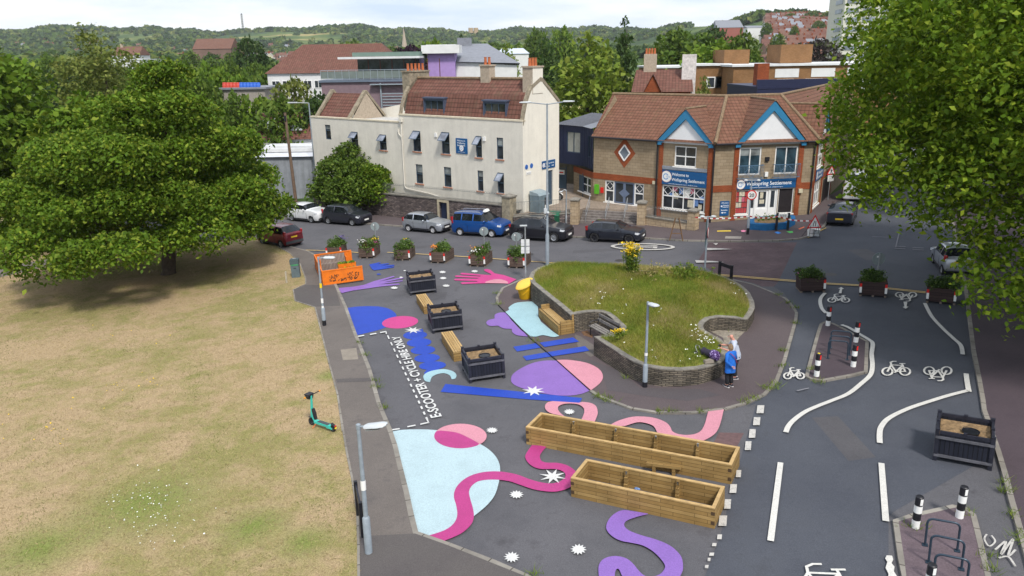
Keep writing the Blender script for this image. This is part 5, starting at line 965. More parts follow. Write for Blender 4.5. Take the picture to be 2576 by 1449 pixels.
m_ = MB(); m_.tube([(.28, -.28, 1.12), (.32, 0, 1.09), (.28, .28, 1.12)], .016, 8); m_.build('handlebar', M_BLACK, o, world=False)
for s in (-1, 1): m_ = MB(); m_.tube([(.28, s * .28, 1.12), (.272, s * .33, 1.125)], .024, 8); m_.build('orange_grip_end', FL['orange'], o, world=False)
m_ = MB(); m_.hexa([(.36, -.08, .95), (.48, -.08, .95), (.48, .08, .95), (.36, .08, .95)], [(.34, -.12, 1.12), (.54, -.12, 1.12), (.54, .12, 1.12), (.34, .12, 1.12)]); m_.build('basket', M_BLACK, o, world=False)
m_ = MB(); m_.box((-.56, 0, .23), (.2, .08, .03), 0, Matrix.Rotation(-.5, 3, 'Y')); m_.build('mudguard', M_BLACK, o, world=False); m_ = MB(); m_.box((-.64, 0, .16), (.015, .07, .06)); m_.build('number_plate', YELS, o, world=False); m_ = MB(); m_.box((-.64, 0, .215), (.02, .06, .04)); m_.build('tail_light', M_RED, o, world=False)
m_ = MB(); m_.tube([(.2, .06, .14), (.24, .2, .02)], .014, 6); m_.build('kickstand', mat('orange_stand', (.6, .12, .03), .5), o, world=False)
# ================================================================ PEOPLE
def skin(name, J, bones, m, parent, sub=2, root=None):
    me = bpy.data.meshes.new(name); ks = list(J); me.from_pydata([J[k][0] for k in ks], [(ks.index(a), ks.index(b)) for a, b in bones], []); ob = bpy.data.objects.new(name, me); COL.objects.link(ob)
    s = ob.modifiers.new('skin', 'SKIN'); s.use_smooth_shade = True
    for i, k in enumerate(ks):
        r = J[k][1]; me.skin_vertices[0].data[i].radius = r if hasattr(r, '__len__') else (r, r); me.skin_vertices[0].data[i].use_root = (k == (root or ks[0]))
    ob.modifiers.new('sub', 'SUBSURF').levels = sub
    dg = bpy.context.evaluated_depsgraph_get(); dg.update(); nm = bpy.data.meshes.new_from_object(ob.evaluated_get(dg)); nm.name = name; nm.materials.clear(); nm.materials.append(m); nm.polygons.foreach_set('use_smooth', [True] * len(nm.polygons))
    bpy.data.objects.remove(ob); o = bpy.data.objects.new(name, nm); COL.objects.link(o); o.parent = parent; return o
def person(label, p, yaw, pose, skinc, top, legs, hairc, h=1.0, bald=False, female=False):
    o = thing('person', label, 'person', p, yaw); o.scale = (h,) * 3; V_ = Vector
    M_SK = mat('skin_' + skinc[0], skinc[1], .5, .08, 6); ln = pose.get('lean', 0)      # person faces +X
    hip = .86; J = dict(pelvis=((0, 0, hip + .04), (.09, .11)), waist=((ln * .3, 0, 1.04), (.08, .10)), chest=((ln * .7, 0, 1.26), (.09, .12)), neckb=((ln, 0, 1.43), (.065, .075)), neck=((ln + .03, 0, 1.50), (.055, .055)))
    hd = V_((ln + pose.get('hx', .05), 0, 1.60)); J['skull'] = (tuple(hd + V_((0, 0, -.03))), (.085, .075)); J['crown'] = (tuple(hd + V_((-.01, 0, .07))), (.085, .075)); Bn = [('pelvis', 'waist'), ('waist', 'chest'), ('chest', 'neckb'), ('neckb', 'neck'), ('neck', 'skull'), ('skull', 'crown')]
    for s, sd in ((1, 'l'), (-1, 'r')):
        sh, el, wr = [V_(q) for q in pose['arm_' + sd]]; fo = V_(pose['foot_' + sd])
        J['sh' + sd] = (tuple(sh), .05); J['el' + sd] = (tuple(el), .04); J['wr' + sd] = (tuple(wr), (.03, .032)); J['hip' + sd] = ((0, s * .09, hip - .02), .085); J['kn' + sd] = ((fo.x * .5 + .04, s * .09 + (fo.y - s * .09) * .5, .48), .055); J['an' + sd] = ((fo.x - .03, fo.y, .09), .042); J['to' + sd] = ((fo.x + .12, fo.y, .035), (.04, .03))
        Bn += [('chest', 'sh' + sd), ('sh' + sd, 'el' + sd), ('el' + sd, 'wr' + sd), ('pelvis', 'hip' + sd), ('hip' + sd, 'kn' + sd), ('kn' + sd, 'an' + sd), ('an' + sd, 'to' + sd)]
        dr = (wr - el).normalized(); pn = V_(pose.get('palm_' + sd, (0, 0, 1))); sdv = dr.cross(pn).normalized(); pc = wr + dr * .05; J['pm' + sd] = (tuple(pc), (.018, .036)); Bn.append(('wr' + sd, 'pm' + sd))
    body = skin('body', J, Bn, M_SK, o, 2, 'pelvis')
    for s, sd in ((1, 'l'), (-1, 'r')):
        sh, el, wr = [V_(q) for q in pose['arm_' + sd]]; dr = (wr - el).normalized(); pn = V_(pose.get('palm_' + sd, (0, 0, 1))); sdv = dr.cross(pn).normalized(); nn = sdv.cross(dr)
        for k, (off, ln_) in enumerate(((-.030, .065), (-.010, .078), (.010, .073), (.029, .055))):
            b0 = wr + dr * .055 + sdv * off; m1 = b0 + dr * ln_ * .55 + nn * .008 + sdv * off * .25; m2 = m1 + dr * ln_ * .45 + nn * (.022 + .004 * k); skin('finger', dict(a=(tuple(b0), .0105), b=(tuple(m1), .0095), c=(tuple(m2), .008)), [('a', 'b'), ('b', 'c')], M_SK, body, 1)
        b0 = wr + dr * .02 - sdv * .03; m1 = b0 + dr * .03 - sdv * .028 + nn * .006; m2 = m1 + dr * .03 - sdv * .006 + nn * .012; skin('thumb', dict(a=(tuple(b0), .013), b=(tuple(m1), .011), c=(tuple(m2), .009)), [('a', 'b'), ('b', 'c')], M_SK, body, 1)
    f = MB(); f.ball(hd + V_((.105, 0, -.01)), (.02, .014, .022), 8, 5)
    for s in (-1, 1): f.ball(hd + V_((-.005, s * .098, -.01)), (.022, .012, .033), 8, 5)
    f.build('nose_and_ears', M_SK, body, True, world=False); f = MB()
    for s in (-1, 1): f.ball(hd + V_((.088, s * .034, .02)), (.012, .014, .009), 7, 4)
    f.build('eyes', mat('eye_dark', (.03, .025, .02), .3), body, True, world=False); f = MB(); f.ball(hd + V_((.088, 0, -.062)), (.01, .026, .007), 7, 4); f.build('mouth', mat('lips', (.35, .13, .11), .5), body, True, world=False)
    if not bald:
        f = MB(); rows = []
        for i in range(8):
            a = pi * (.02 + .60 * i / 7)
            rows.append([hd + V_((-.02 + (.118 if cos(b) < .3 else .095) * sin(a) * cos(b), .106 * sin(a) * sin(b), .022 + .135 * cos(a) - (.045 if cos(b) < -.2 else 0) * (i / 7) + .006 * sin(7 * b + i))) for b in [2 * pi * k / 20 for k in range(20)]])
        f.grid(rows, True); f.build('hair', mat(hairc[0], hairc[1], .7, .35, 18), o, True, world=False)
    # clothing: a top with sleeves, trousers, shoes
    f = MB(); rings = [(1.475, .06, .07), (1.45, .09, .13), (1.41, .115, .185), (1.3, .135, .20), (1.1, .15, .19), (.95, .17, .215), (top['hem'], .17 if female else .155, .225 if female else .2), (top['hem'] + .01, .15, .2)]
    f.grid([[(ln * max(0, (z - .85)) / .6 + rx * cos(a), ry * sin(a), z + .012 * sin(3 * a) * (z < 1)) for a in [2 * pi * k / 22 for k in range(22)]] for z, rx, ry in rings], True)
    for sd in 'lr':
        sh, el, wr = [V_(q) for q in pose['arm_' + sd]]; f.tube([sh + (V_((ln, 0, 1.36)) - sh) * .4, sh, el, wr.lerp(el, .12)] if top['sleeve'] == 'long' else [sh + (V_((ln, 0, 1.36)) - sh) * .4, sh, sh.lerp(el, .8)], [.085, .08, .062, .052] if top['sleeve'] == 'long' else [.085, .08, .075], 10)
    f.build('top', mat(top['name'], top['col'], .85, .12, 7, bmp=.3), o, 60, world=False)
    Jl = dict(pelvis=((0, 0, hip + .02), (.11, .12))); Bl = []
    for s, sd in ((1, 'l'), (-1, 'r')):
        fo = V_(pose['foot_' + sd]); Jl['h' + sd] = (J['hip' + sd][0], .105); Jl['k' + sd] = (J['kn' + sd][0], .092); Jl['a' + sd] = ((fo.x - .02, fo.y, .10), .085 if female else .075); Bl += [('pelvis', 'h' + sd), ('h' + sd, 'k' + sd), ('k' + sd, 'a' + sd)]
        f = MB(); rows = [[(fo.x + x, fo.y + w * cos(a), max(0.012, hz + hz * sin(a))) for a in [2 * pi * k / 12 for k in range(12)]] for x, w, hz in ((-.10, .02, .04), (-.09, .042, .05), (0, .047, .05), (.1, .05, .035), (.165, .035, .025), (.18, .01, .02))]; f.grid(rows, True); f.build('shoe', mat('dark_shoe', (.02, .02, .035), .6), o, True, world=False); f = MB(); f.slab([(fo.x + .18 * cos(a) + .035, fo.y + .052 * sin(a), 0) for a in [2 * pi * k / 14 for k in range(14)]], 0, .022); f.build('sole', mat('white_sole', (.65, .62, .62), .6), o, world=False)
    skin('trousers', Jl, Bl, mat(legs[0], legs[1], .9, .2, 6), o, 2, 'pelvis'); return o
pw = G((1834, 972), .06)
wo = person('person in a bright blue tunic and black trousers, one hand behind the back', pw, radians(118), dict(lean=.03, hx=.06, arm_r=((.03, -.18, 1.38), (.02, -.27, 1.13), (.24, -.20, 1.05)), arm_l=((.03, .18, 1.38), (-.06, .29, 1.12), (-.215, .12, .93)), palm_l=(-1, 0, 0.2), foot_l=(.02, .10, 0), foot_r=(.0, -.09, 0)), ('pink', (.52, .28, .20)), dict(name='blue_tunic', col=(.012, .13, .52), hem=.62, sleeve='long'), ('black_trousers', (.012, .012, .016)), ('short_fair_hair', (.20, .13, .075)), .98, False, True)
st = MB(); st.tube([(-.09, .17, 1.46), (-.17, .05, 1.34), (-.16, -.1, 1.15), (-.13, -.2, .98)], .014, 6); st.build('bag_strap', mat('striped_strap', (.25, .03, .10), .7, .5, 30), wo, world=False)
pm = G((1842, 952), .06)
mo = person('bald person in a pale grey t-shirt bending over a small camera', pm + Vector((.12, .05, 0)), radians(168), dict(lean=.14, hx=.10, arm_l=((.13, .2, 1.38), (.2, .3, 1.12), (.50, .12, 1.16)), arm_r=((.13, -.2, 1.38), (.24, -.3, 1.14), (.52, -.06, 1.24)), foot_l=(.02, .11, 0), foot_r=(.04, -.11, 0)), ('ruddy', (.58, .27, .20)), dict(name='pale_grey_tshirt', col=(.42, .46, .56), hem=.80, sleeve='short'), ('dark_trousers', (.02, .02, .028)), None, 1.07, True)
st = MB(); st.tube([(.02, .2, 1.45), (-.03, -.02, 1.2), (.0, -.2, .92)], .012, 6); st.build('bag_strap', M_BLACK, mo, world=False)
cpos = mo.matrix_basis @ Vector((0, 0, 0)); R_ = Matrix.Rotation(radians(168), 3, 'Z'); cp = mo.location + R_ @ (Vector((.60, .02, 1.24)) * 1.07); o = thing('camera', 'small black camera held in front of the bald person', 'camera', cp, radians(168)); m_ = MB(); m_.box((0, 0, 0), (.05, .15, .09)); m_.build('body', M_BLACK, o, world=False); m_ = MB(); m_.lathe((.03, 0, 0), [(.03, 0), (.028, .05)], 12, 'X'); m_.build('lens', M_DGREY, o, world=False)
# shopping trolley lying on the grass
a = U(C('m', 1975, 1035), ZT + .12); b = U(C('m', 2170, 1090), ZT + .12); yw = yaw2(a, b); L = (b - a).length; o = thing('shopping_trolley', 'dark purple patterned shopping trolley lying on its side on the grass', 'trolley', (a + b) / 2, yw)
m_ = MB(); rows = [[(x * L, .17 * s * cos(t) + dy, .16 + .16 * s * sin(t)) for t in [2 * pi * k / 12 for k in range(12)]] for x, s, dy in ((-.28, .35, .1), (-.27, 1.05, .08), (-.1, .85, .05), (.1, .95, 0), (.2, .9, -.02))]; m_.grid(rows, True); m_.build('bag', mat('black_purple_fabric', (.022, .018, .035), .8, .3, 8), o, True, world=False)
m_ = MB(); rows = [[(x * L, .19 * s * cos(t) + dy, .18 + .18 * s * sin(t)) for t in [2 * pi * k / 12 for k in range(12)]] for x, s, dy in ((.14, .9, 0), (.2, 1.1, -.03), (.36, 1.1, -.06), (.48, .95, -.08), (.5, .4, -.08))]; m_.grid(rows, True)
mm, tt, bb = base_mat('purple_flower_fabric'); lnk(tt, ramp(tt, noise(tt, 16, 2), (.45, (.05, .012, .11)), (.55, (.045, .012, .1)), (.6, (.42, .33, .6))), bb.inputs['Base Color']); m_.build('flap', mm, o, True, world=False)
for s in (-1, 1): m_ = MB(); m_.tube([(-.36 * L, s * .13, .1), (-.48 * L, s * .13, .32), (-.52 * L, s * .02 , .36)], .014, 6); m_.build('frame_tube', M_CHROME, o, world=False); wheel(o, (-.44 * L, s * .17, .10), .10, .04, M_DGREY)
o = thing('stone_block', 'loose pale stone lying on the bed beside the trolley', 'stone', U(C('m', 2075, 1107), ZT + .06), .3); m_ = MB(); m_.hexa([(-.2, -.1, 0), (.2, -.12, 0), (.19, .1, 0), (-.18, .12, 0)], [(-.17, -.08, .11), (.17, -.1, .12), (.16, .08, .13), (-.15, .1, .1)]); m_.build('block', M_PATCHC, o, world=False)
# ================================================================ BUILDING HELPERS
M_CREAM = mat('cream_render', (.68, .645, .57), .9, .07, 1.1, bmp=.25, fine=.05, streak=.055); M_CREAM2 = mat('pale_cream_render', (.77, .73, .64), .9, .05, 1.1, bmp=.25, fine=.04, streak=.05); M_PEB = mat('pebbledash', (.40, .33, .255), .95, .15, 5, bmp=.8, fine=.2)
M_STN = mat('weathered_stone', (.26, .22, .16), .95, .35, 4, bmp=.6, fine=.2); M_NAVYF = mat('slate_blue_frame', (.045, .075, .115), .5, .12, 5); M_UPVC = mat('white_upvc', (.80, .80, .79), .4, .05, 4)
M_GLASS = glassmat(); M_GLB = glassmat('pale_blind_glass', (.22, .24, .24), .12); M_TERR = mat('terracotta', (.42, .12, .045), .8, .2, 5, bmp=.3); M_SILL = mat('red_sill', (.42, .19, .12), .85, .15, 5)
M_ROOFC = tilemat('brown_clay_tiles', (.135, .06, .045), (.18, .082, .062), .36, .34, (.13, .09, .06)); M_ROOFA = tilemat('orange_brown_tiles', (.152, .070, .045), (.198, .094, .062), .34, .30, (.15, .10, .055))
M_RIDGE = mat('ridge_tiles', (.20, .14, .085), .9, .35, 5, bmp=.5); M_LEAD = mat('lead_flashing', (.24, .26, .30), .6, .2, 5); M_ZINC = mat('zinc_roof', (.20, .21, .24), .45, .12, 3, metal=.3)
M_BUFF = brickmat('buff_blocks', (.29, .222, .145), (.345, .272, .185), (.20, .15, .10), .46, .225, .012, .9, .22); M_ORB = brickmat('orange_brick', (.25, .06, .022), (.32, .085, .032), (.15, .05, .025), .225, .075, .008, .9, .22)
M_BBLUE = mat('blue_fascia_board', (.03, .19, .36), .5, .08, 4); M_WBOARD = mat('white_gable_board', (.76, .77, .79), .6, .05, 2); M_SIGN = mat('blue_sign', (.008, .085, .24), .45, .06, 4); M_DKPIPE = mat('dark_drainpipe', (.02, .018, .022), .5, .1, 5)
M_NAVY = mat('navy_cladding', (.016, .022, .06), .5, .12, 3); M_PAVS = brickmat('stone_paving', (.26, .21, .165), (.31, .25, .20), (.15, .12, .10), .6, .45, .01, .9, .25); M_WRED = mat('dark_interior', (.02, .016, .018), .5, .4, 3)
def orient(pts, n):                                    # ccw seen from along n
    return pts if vnorm([Vector(p) for p in pts]).dot(n) > 0 else pts[::-1]
def wallmesh(mb, w, outline, holes=(), out=0.0, reveal=.16):
    loops = [[w.pt(u, z, out) for u, z in outline]] + [[w.pt(u, z, out) for u, z in ((h[0], h[2]), (h[1], h[2]), (h[1], h[3]), (h[0], h[3]))] for h in holes]
    pts = [p for l in loops for p in l]; i0 = len(mb.v); mb.v += [tuple(p) for p in pts]
    for t in tessellate_polygon(loops):
        q = [pts[k] for k in t]; t = tuple(i0 + k for k in t)
        if (q[1] - q[0]).cross(q[2] - q[0]).dot(w.n) < 0: t = t[::-1]
        mb.f.append(t); mb.mi.append(mb.cur)
    for h in holes:
        c = [(h[0], h[2]), (h[1], h[2]), (h[1], h[3]), (h[0], h[3])]
        for k in range(4):
            a, b = c[k], c[(k + 1) % 4]; q = [w.pt(*a, out), w.pt(*b, out), w.pt(*b, out - reveal), w.pt(*a, out - reveal)]; ctr = w.pt((h[0] + h[1]) / 2, (h[2] + h[3]) / 2, out); mid = (q[0] + q[2]) / 2; d = ctr - mid
            mb.face(orient(q, d))
    return mb
def frame(mb, w, u0, u1, z0, z1, t, o0, o1):
    mb.pbox(w, u0, u0 + t, z0, z1, o0, o1); mb.pbox(w, u1 - t, u1, z0, z1, o0, o1); mb.pbox(w, u0 + t, u1 - t, z0, z0 + t, o0, o1); mb.pbox(w, u0 + t, u1 - t, z1 - t, z1, o0, o1); return mb
def window(parent, w, u0, u1, z0, z1, fm, out=0, mull=(), trans=(), t=.055, opened=False, sill=None, gm=None, blind=False, diamonds=(), name='window', glabel=None):
    f = MB(); frame(f, w, u0 + .003, u1 - .003, z0 + .003, z1 - .003, t, out - .13, out - .05)
    for m_ in mull: f.pbox(w, m_ - t * .4, m_ + t * .4, z0 + t, z1 - t, out - .128, out - .055)
    for r_ in trans: f.pbox(w, u0 + t, u1 - t, r_ - t * .5, r_ + t * .5, out - .126, out - .053)
    for (a, b, c, d) in diamonds:
        cu, cz = (a + b) / 2, (c + d) / 2; P_ = [(cu, d), (b, cz), (cu, c), (a, cz)]
        for k in range(4): p, q = P_[k], P_[(k + 1) % 4]; f.bar(w.pt(*p, out - .10), w.pt(*q, out - .10), .035, .03, up=w.n)
    o = f.build(name, fm, parent); g = MB(); g.face([w.pt(u0 + .01, z0 + .01, out - .11), w.pt(u1 - .01, z0 + .01, out - .11), w.pt(u1 - .01, z1 - .01, out - .11), w.pt(u0 + .01, z1 - .01, out - .11)]); g.build('pane', gm or M_GLASS, o)
    if blind: g = MB(); zb = z1 - (z1 - z0) * blind; g.pbox(w, u0 + t, u1 - t, zb, z1 - t, out - .109, out - .104); g.build('blind', M_GLB, o)
    if opened:
        zc = z0 + (z1 - z0) * .52; H = z1 - zc; ang = .75; s = MB(); dn, ot = -H * cos(ang), H * sin(ang); q = lambda u, k, e=0: w.pt(u, z1 - .03 + dn * k, out - .04 + ot * k + e)
        for ua, ub, ka, kb in ((u0, u0 + .05, 0, 1), (u1 - .05, u1, 0, 1), (u0 + .05, u1 - .05, .93, 1), (u0 + .05, u1 - .05, 0, .07)): s.hexa([q(ua, ka), q(ub, ka), q(ub, kb), q(ua, kb)][::-1], [q(ua, ka, .04), q(ub, ka, .04), q(ub, kb, .04), q(ua, kb, .04)][::-1])
        so_ = s.build('open_sash', fm, o); s = MB(); s.face(orient([q(u0 + .05, .07, .02), q(u1 - .05, .07, .02), q(u1 - .05, .93, .02), q(u0 + .05, .93, .02)], w.n)); s.build('sash_pane', glassmat('sky_reflecting_glass', (.20, .22, .27), .1), so_)
    if sill is not None: s = MB(); s.pbox(w, u0 - .1, u1 + .1, z0 - .09, z0 - .002, out - .1, out + .09); s.build('sill', sill, o)
    return o
def signboard(parent, w, u0, u1, z0, z1, out, m, lines=(), logo=None, name='sign_board'):
    s = MB(); s.pbox(w, u0, u1, z0, z1, out, out + .05); o = s.build(name, m, parent)
    for tx, u, z, h, wd in lines:
        if tx in ('<-', '->'):
            q = [(0, .5), (.35, 1), (.35, .65), (1, .65), (1, .35), (.35, .35), (.35, 0)]; MB().flat([w.pt(u + wd * (a if tx == '<-' else 1 - a), z + h * b, out + .056) for a, b in q]).build('arrow', mat('white_lettering', (.82, .84, .86), .5, .03, 4), o); continue
        text_wall(MB(), w, tx, u, z, h, out + .056, wd, .012).build('lettering', mat('white_lettering', (.82, .84, .86), .5, .03, 4), o)
    if logo:
        u, z, r = logo; t = MB(); cl = lambda cu, cz, rr, a0=0, a1=2 * pi, n=28: [(cu + rr * cos(a0 + (a1 - a0) * k / n), cz + rr * sin(a0 + (a1 - a0) * k / n)) for k in range(n + (a1 - a0 < 6))]
        for mi_, rr, oo in ((0, r * 1.05, .0545), (1, r, .056)): t.m(mi_).face(orient([w.pt(max(u0, a), min(z1, max(z0, b)), out + oo) for a, b in cl(u, z, rr)], w.n))
        arc = cl(u - r * .1, z, r * .58, .5, 5.8, 22); arc2 = cl(u - r * .1, z, r * .38, .5, 5.8, 22)
        for k in range(22): t.m(2).face(orient([w.pt(*arc[k], out + .0575), w.pt(*arc[k + 1], out + .0575), w.pt(*arc2[k + 1], out + .0575), w.pt(*arc2[k], out + .0575)], w.n))
        for dz in (.06, -.12): t.m(2).face(orient([w.pt(u + r * a, z + r * b, out + .058) for a, b in ((-.1, dz), (.8, dz), (.8, dz + .07), (-.1, dz + .07))], w.n))
        t.build('logo', [mat('logo_ring', (.55, .2, .1), .5, .5, 20), M_UPVC, mat('logo_blue', (.22, .36, .62), .5)], o)
    return o
def pots(parent, c, yaw, n, sp, h=.58, r=.12):
    for k in range(n):
        d = (k - (n - 1) / 2) * sp; m_ = MB(); m_.lathe((c[0] + d * cos(yaw), c[1] + d * sin(yaw), c[2]), [(r, 0), (r * .8, h * .9), (r * .95, h * .92), (r * .95, h), (r * .6, h)], 12); m_.build('chimney_pot', M_TERR, parent, True)
# ================================================================ CREAM BUILDING
YW = radians(-39.43); WR = Wall(G((1272.5, 582)), YW); dW, nW = WR.d, WR.n
FR_ = Wall(WR.o - nW * 1.5, YW); CORN = FR_.pt(.57, 0); GE = Wall(CORN, YW + pi / 2)
cb = thing('cream_building', 'cream rendered three storey house with brown mansard roof, dormers and a lower left wing', 'house', (CORN.x, CORN.y, .5)); S_ = Wall(FR_.o, YW)
win = dict(W1=(485, 893, 540, 1005, 0), W2=(672, 942, 735, 1062, 1), W3=(875, 962, 938, 1082, 1), W4=(1115, 935, 1183, 1092, 1), W5=(1320, 945, 1390, 1110, 1), W6=(1565, 973, 1620, 1135, 1), W7=(1715, 985, 1772, 1148, 0), W8=(895, 1207, 958, 1332, 0), W9=(1135, 1175, 1198, 1322, 0), W10=(1337, 1195, 1402, 1347, 0), W11=(1578, 1220, 1630, 1375, 0), W12=(1722, 1235, 1778, 1392, 1))
hm, hw, WN = [], [], []
for k, (x0, y0, x1, y1, op) in win.items():
    u0, z1 = FR_.uz(C('c2', x0 + 6, y0)); u1, z0 = FR_.uz(C('c2', x1, y1 - 4)); u0 += .02; (hw if u1 < -12.95 else hm).append((u0, u1, z0, z1)); WN.append((u0, u1, z0, z1, op))
m_ = MB(); wallmesh(m_, FR_, [(-12.95, -1.6), (.57, -.8), (.57, 7.75), (-12.95, 7.75)], hm); m_.build('front_wall', M_CREAM, cb)
m_ = MB(); wallmesh(m_, FR_, [(-25.3, -2.2), (-12.953, -1.6), (-12.953, 7.12), (-25.3, 7.12)], hw); wallmesh(m_, Wall(FR_.pt(-25.3, 0), YW - pi / 2), [(-9, -2.2), (0, -2.2), (0, 7.12), (-9, 7.12)]); m_.build('wing_wall', M_CREAM, cb)
m_ = MB(); m_.pbox(FR_, -12.97, .60, 7.752, 7.87, -.32, .05); m_.pbox(FR_, -25.35, -12.98, 7.122, 7.24, -.32, .05); m_.build('parapet_coping', mat('pale_coping', (.62, .55, .42), .9, .15, 3), cb)
GP = [(0, -.8), (4.66, -.8), (4.66, 9.0), (2.5, 10.75), (2.5, 11.0), (1.24, 11.0), (1.14, 10.35), (.85, 9.95), (.52, 9.3), (.22, 8.4), (0.1, 7.76), (0, 7.76)]
u0, z1 = GE.uz(C('c2', 2093, 1222)); u1, z0 = GE.uz(C('c2', 2128, 1385)); z0 = .9
m_ = MB(); wallmesh(m_, GE, GP, [(u0, u1, z0, z1)]); wallmesh(m_, Wall(FR_.pt(.57, 0) - nW * 4.66, YW + pi), [(0, -.8), (26, -.8), (26, 7), (13.5, 9), (0, 9)]); m_.build('gable_wall', M_CREAM2, cb)
m_ = MB(); m_.pbox(GE, u0 + .02, u1 - .02, z0, z1 - .02, -.15, -.1); m_.build('side_door', M_NAVYF, cb)
for i, (a, b, c_, d_, op) in enumerate(WN): window(cb, FR_, a, b, c_, d_, M_NAVYF, 0, (), (c_ + (d_ - c_) * (.5 if i % 3 else .62),), .06, op, None if i == 0 else M_SILL, None, 0 if op else (.42 if i in (6, 8, 9) else .3))
# roof: coping strip at gable, mansard, upper slope
prof = [(.35, 7.6), (.52, 8.3), (.82, 9.15), (1.12, 9.62), (2.15, 10.62), (2.75, 10.62), (4.7, 9.05)]
prof = [(.32, 7.62), (.95, 9.55), (2.2, 10.72), (4.75, 9.02)]
P_ = lambda u, dz: FR_.pt(u, dz[1], -dz[0])
m_ = MB()
for k in range(3): m_.face([P_(-12.62, prof[k]), P_(.3, prof[k]), P_(.3, prof[k + 1]), P_(-12.62, prof[k + 1])])
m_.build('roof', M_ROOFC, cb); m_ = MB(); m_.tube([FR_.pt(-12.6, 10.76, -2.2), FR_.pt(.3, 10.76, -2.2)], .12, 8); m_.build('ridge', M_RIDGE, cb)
for ua, ub in ((.27, .62), (-13.0, -12.65)):
    m_ = MB()
    pr = [(.05, 7.76), (.22, 8.45), (.52, 9.35), (.85, 9.97), (1.14, 10.37), (2.2, 10.9), (2.5, 10.82), (4.7, 9.08)]
    if ua < -5: pr = [(.05, 7.76), (.3, 8.6), (.75, 9.6), (1.2, 10.1), (2.2, 10.95), (2.5, 10.9), (4.7, 9.12)]
    for k in range(len(pr) - 1):
        a, b = pr[k], pr[k + 1]; lo = .3; m_.hexa([P_(ua, (a[0], a[1] - lo)), P_(ub, (a[0], a[1] - lo)), P_(ub, (b[0], b[1] - lo)), P_(ua, (b[0], b[1] - lo))], [P_(ua, a), P_(ub, a), P_(ub, b), P_(ua, b)])
    m_.build('gable_coping', M_STN, cb)
def stack(u, wu, d0, d1, z0, z1, n, sp, m, along=True, cap=.12):
    m_ = MB(); m_.pbox(FR_, u - wu / 2, u + wu / 2, z0, z1, -d1, -d0); m_.pbox(FR_, u - wu / 2 - .07, u + wu / 2 + .07, z1 + .002, z1 + cap, -d1 - .07, -d0 + .07); c = m_.build('chimney', m, cb); ct = FR_.pt(u, z1 + cap, -(d0 + d1) / 2); pots(c, ct, YW if along else YW + pi / 2, n, sp)
stack(.12, .95, 1.22, 2.5, 9.7, 11.6, 3, .36, M_PEB, False); stack(-4.72, .95, 1.9, 2.6, 9.9, 11.7, 2, .40, M_PEB); stack(-13.1, .9, 1.2, 3.6, 8.0, 11.25, 5, .44, M_STN, False)
m_ = MB(); wallmesh(m_, GE, [(1.24, 9.72), (2.5, 9.72), (2.5, 11.6), (1.24, 11.6)], out=.032); m_.build('chimney_render', M_CREAM2, cb)
for (a, b, c_, d_) in ((1197, 700, 1350, 828), (1625, 720, 1795, 850)):
    D = Wall(FR_.o - nW * .45, YW); u0, z1 = D.uz(C('c2', a, b)); u1, z0 = D.uz(C('c2', c_, d_)); z1 -= .05; m_ = MB(); wallmesh(m_, D, [(u0, z0), (u1, z0), (u1, z1), (u0, z1)], [(u0 + .12, u1 - .12, z0 + .1, z1 - .12)])
    for uu, s in ((u0, -1), (u1, 1)): m_.face(orient([D.pt(uu, z0, 0), D.pt(uu, z1, 0), D.pt(uu, z1 + .05, -.95)], dW * s))
    m_.hexa([D.pt(u0 - .06, z1 + .002, .1), D.pt(u1 + .06, z1 + .002, .1), D.pt(u1 + .06, z1 + .08, -1.3), D.pt(u0 - .06, z1 + .08, -1.3)], [D.pt(u0 - .06, z1 + .1, .1), D.pt(u1 + .06, z1 + .1, .1), D.pt(u1 + .06, z1 + .18, -1.3), D.pt(u0 - .06, z1 + .18, -1.3)])
    dm = m_.build('dormer', mat('slate_blue_dormer', (.06, .075, .12), .6, .15, 4), cb); ww = u1 - u0 - .24; window(dm, D, u0 + .12, u1 - .12, z0 + .1, z1 - .12, M_NAVYF, 0, (u0 + .12 + ww / 3, u0 + .12 + ww * 2 / 3), (), .06, False, None)
# wing roof: tiled slope with stone coped gable on its right, flat roof next to it
e0 = FR_.uz(C('c2', 428, 826))[0]; e1 = FR_.uz(C('c2', 645, 836))[0]; rz = 9.3; rd = 2.3
m_ = MB(); m_.face([FR_.pt(e0, 7.1, -.33), FR_.pt(e1, 7.1, -.33), FR_.pt(e1, rz, -rd), FR_.pt(e0, rz, -rd)]); m_.face([FR_.pt(e1, 7.1, -2 * rd + .33), FR_.pt(e0, 7.1, -2 * rd + .33), FR_.pt(e0, rz, -rd), FR_.pt(e1, rz, -rd)]); m_.build('wing_roof', M_ROOFC, cb)
for ue in (e0 - .15, e1 + .15):
    W2 = Wall(FR_.pt(ue, 0), YW + pi / 2); m_ = MB(); wallmesh(m_, W2, [(.3, 6.9), (2 * rd - .3, 6.9), (rd, rz + .1)], out=.14); m_.build('wing_gable', M_PEB, cb); m_ = MB()
    for a, b in (((.15, 7.15), (rd, rz + .25)), ((rd, rz + .25), (2 * rd - .15, 7.15))): m_.bar(W2.pt(*a), W2.pt(*b), .36, .2)
    m_.build('gable_coping', M_STN, cb)
m_ = MB(); m_.face([FR_.pt(e1 + .3, 7.05, -.3), FR_.pt(-12.96, 7.05, -.3), FR_.pt(-12.96, 7.05, -6), FR_.pt(e1 + .3, 7.05, -6)]); m_.pbox(FR_, -14.6, -13.05, 7.06, 7.7, -4.5, -3.0); m_.build('flat_roof', mat('pale_felt_roof', (.46, .45, .43), .8, .2, 3), cb)
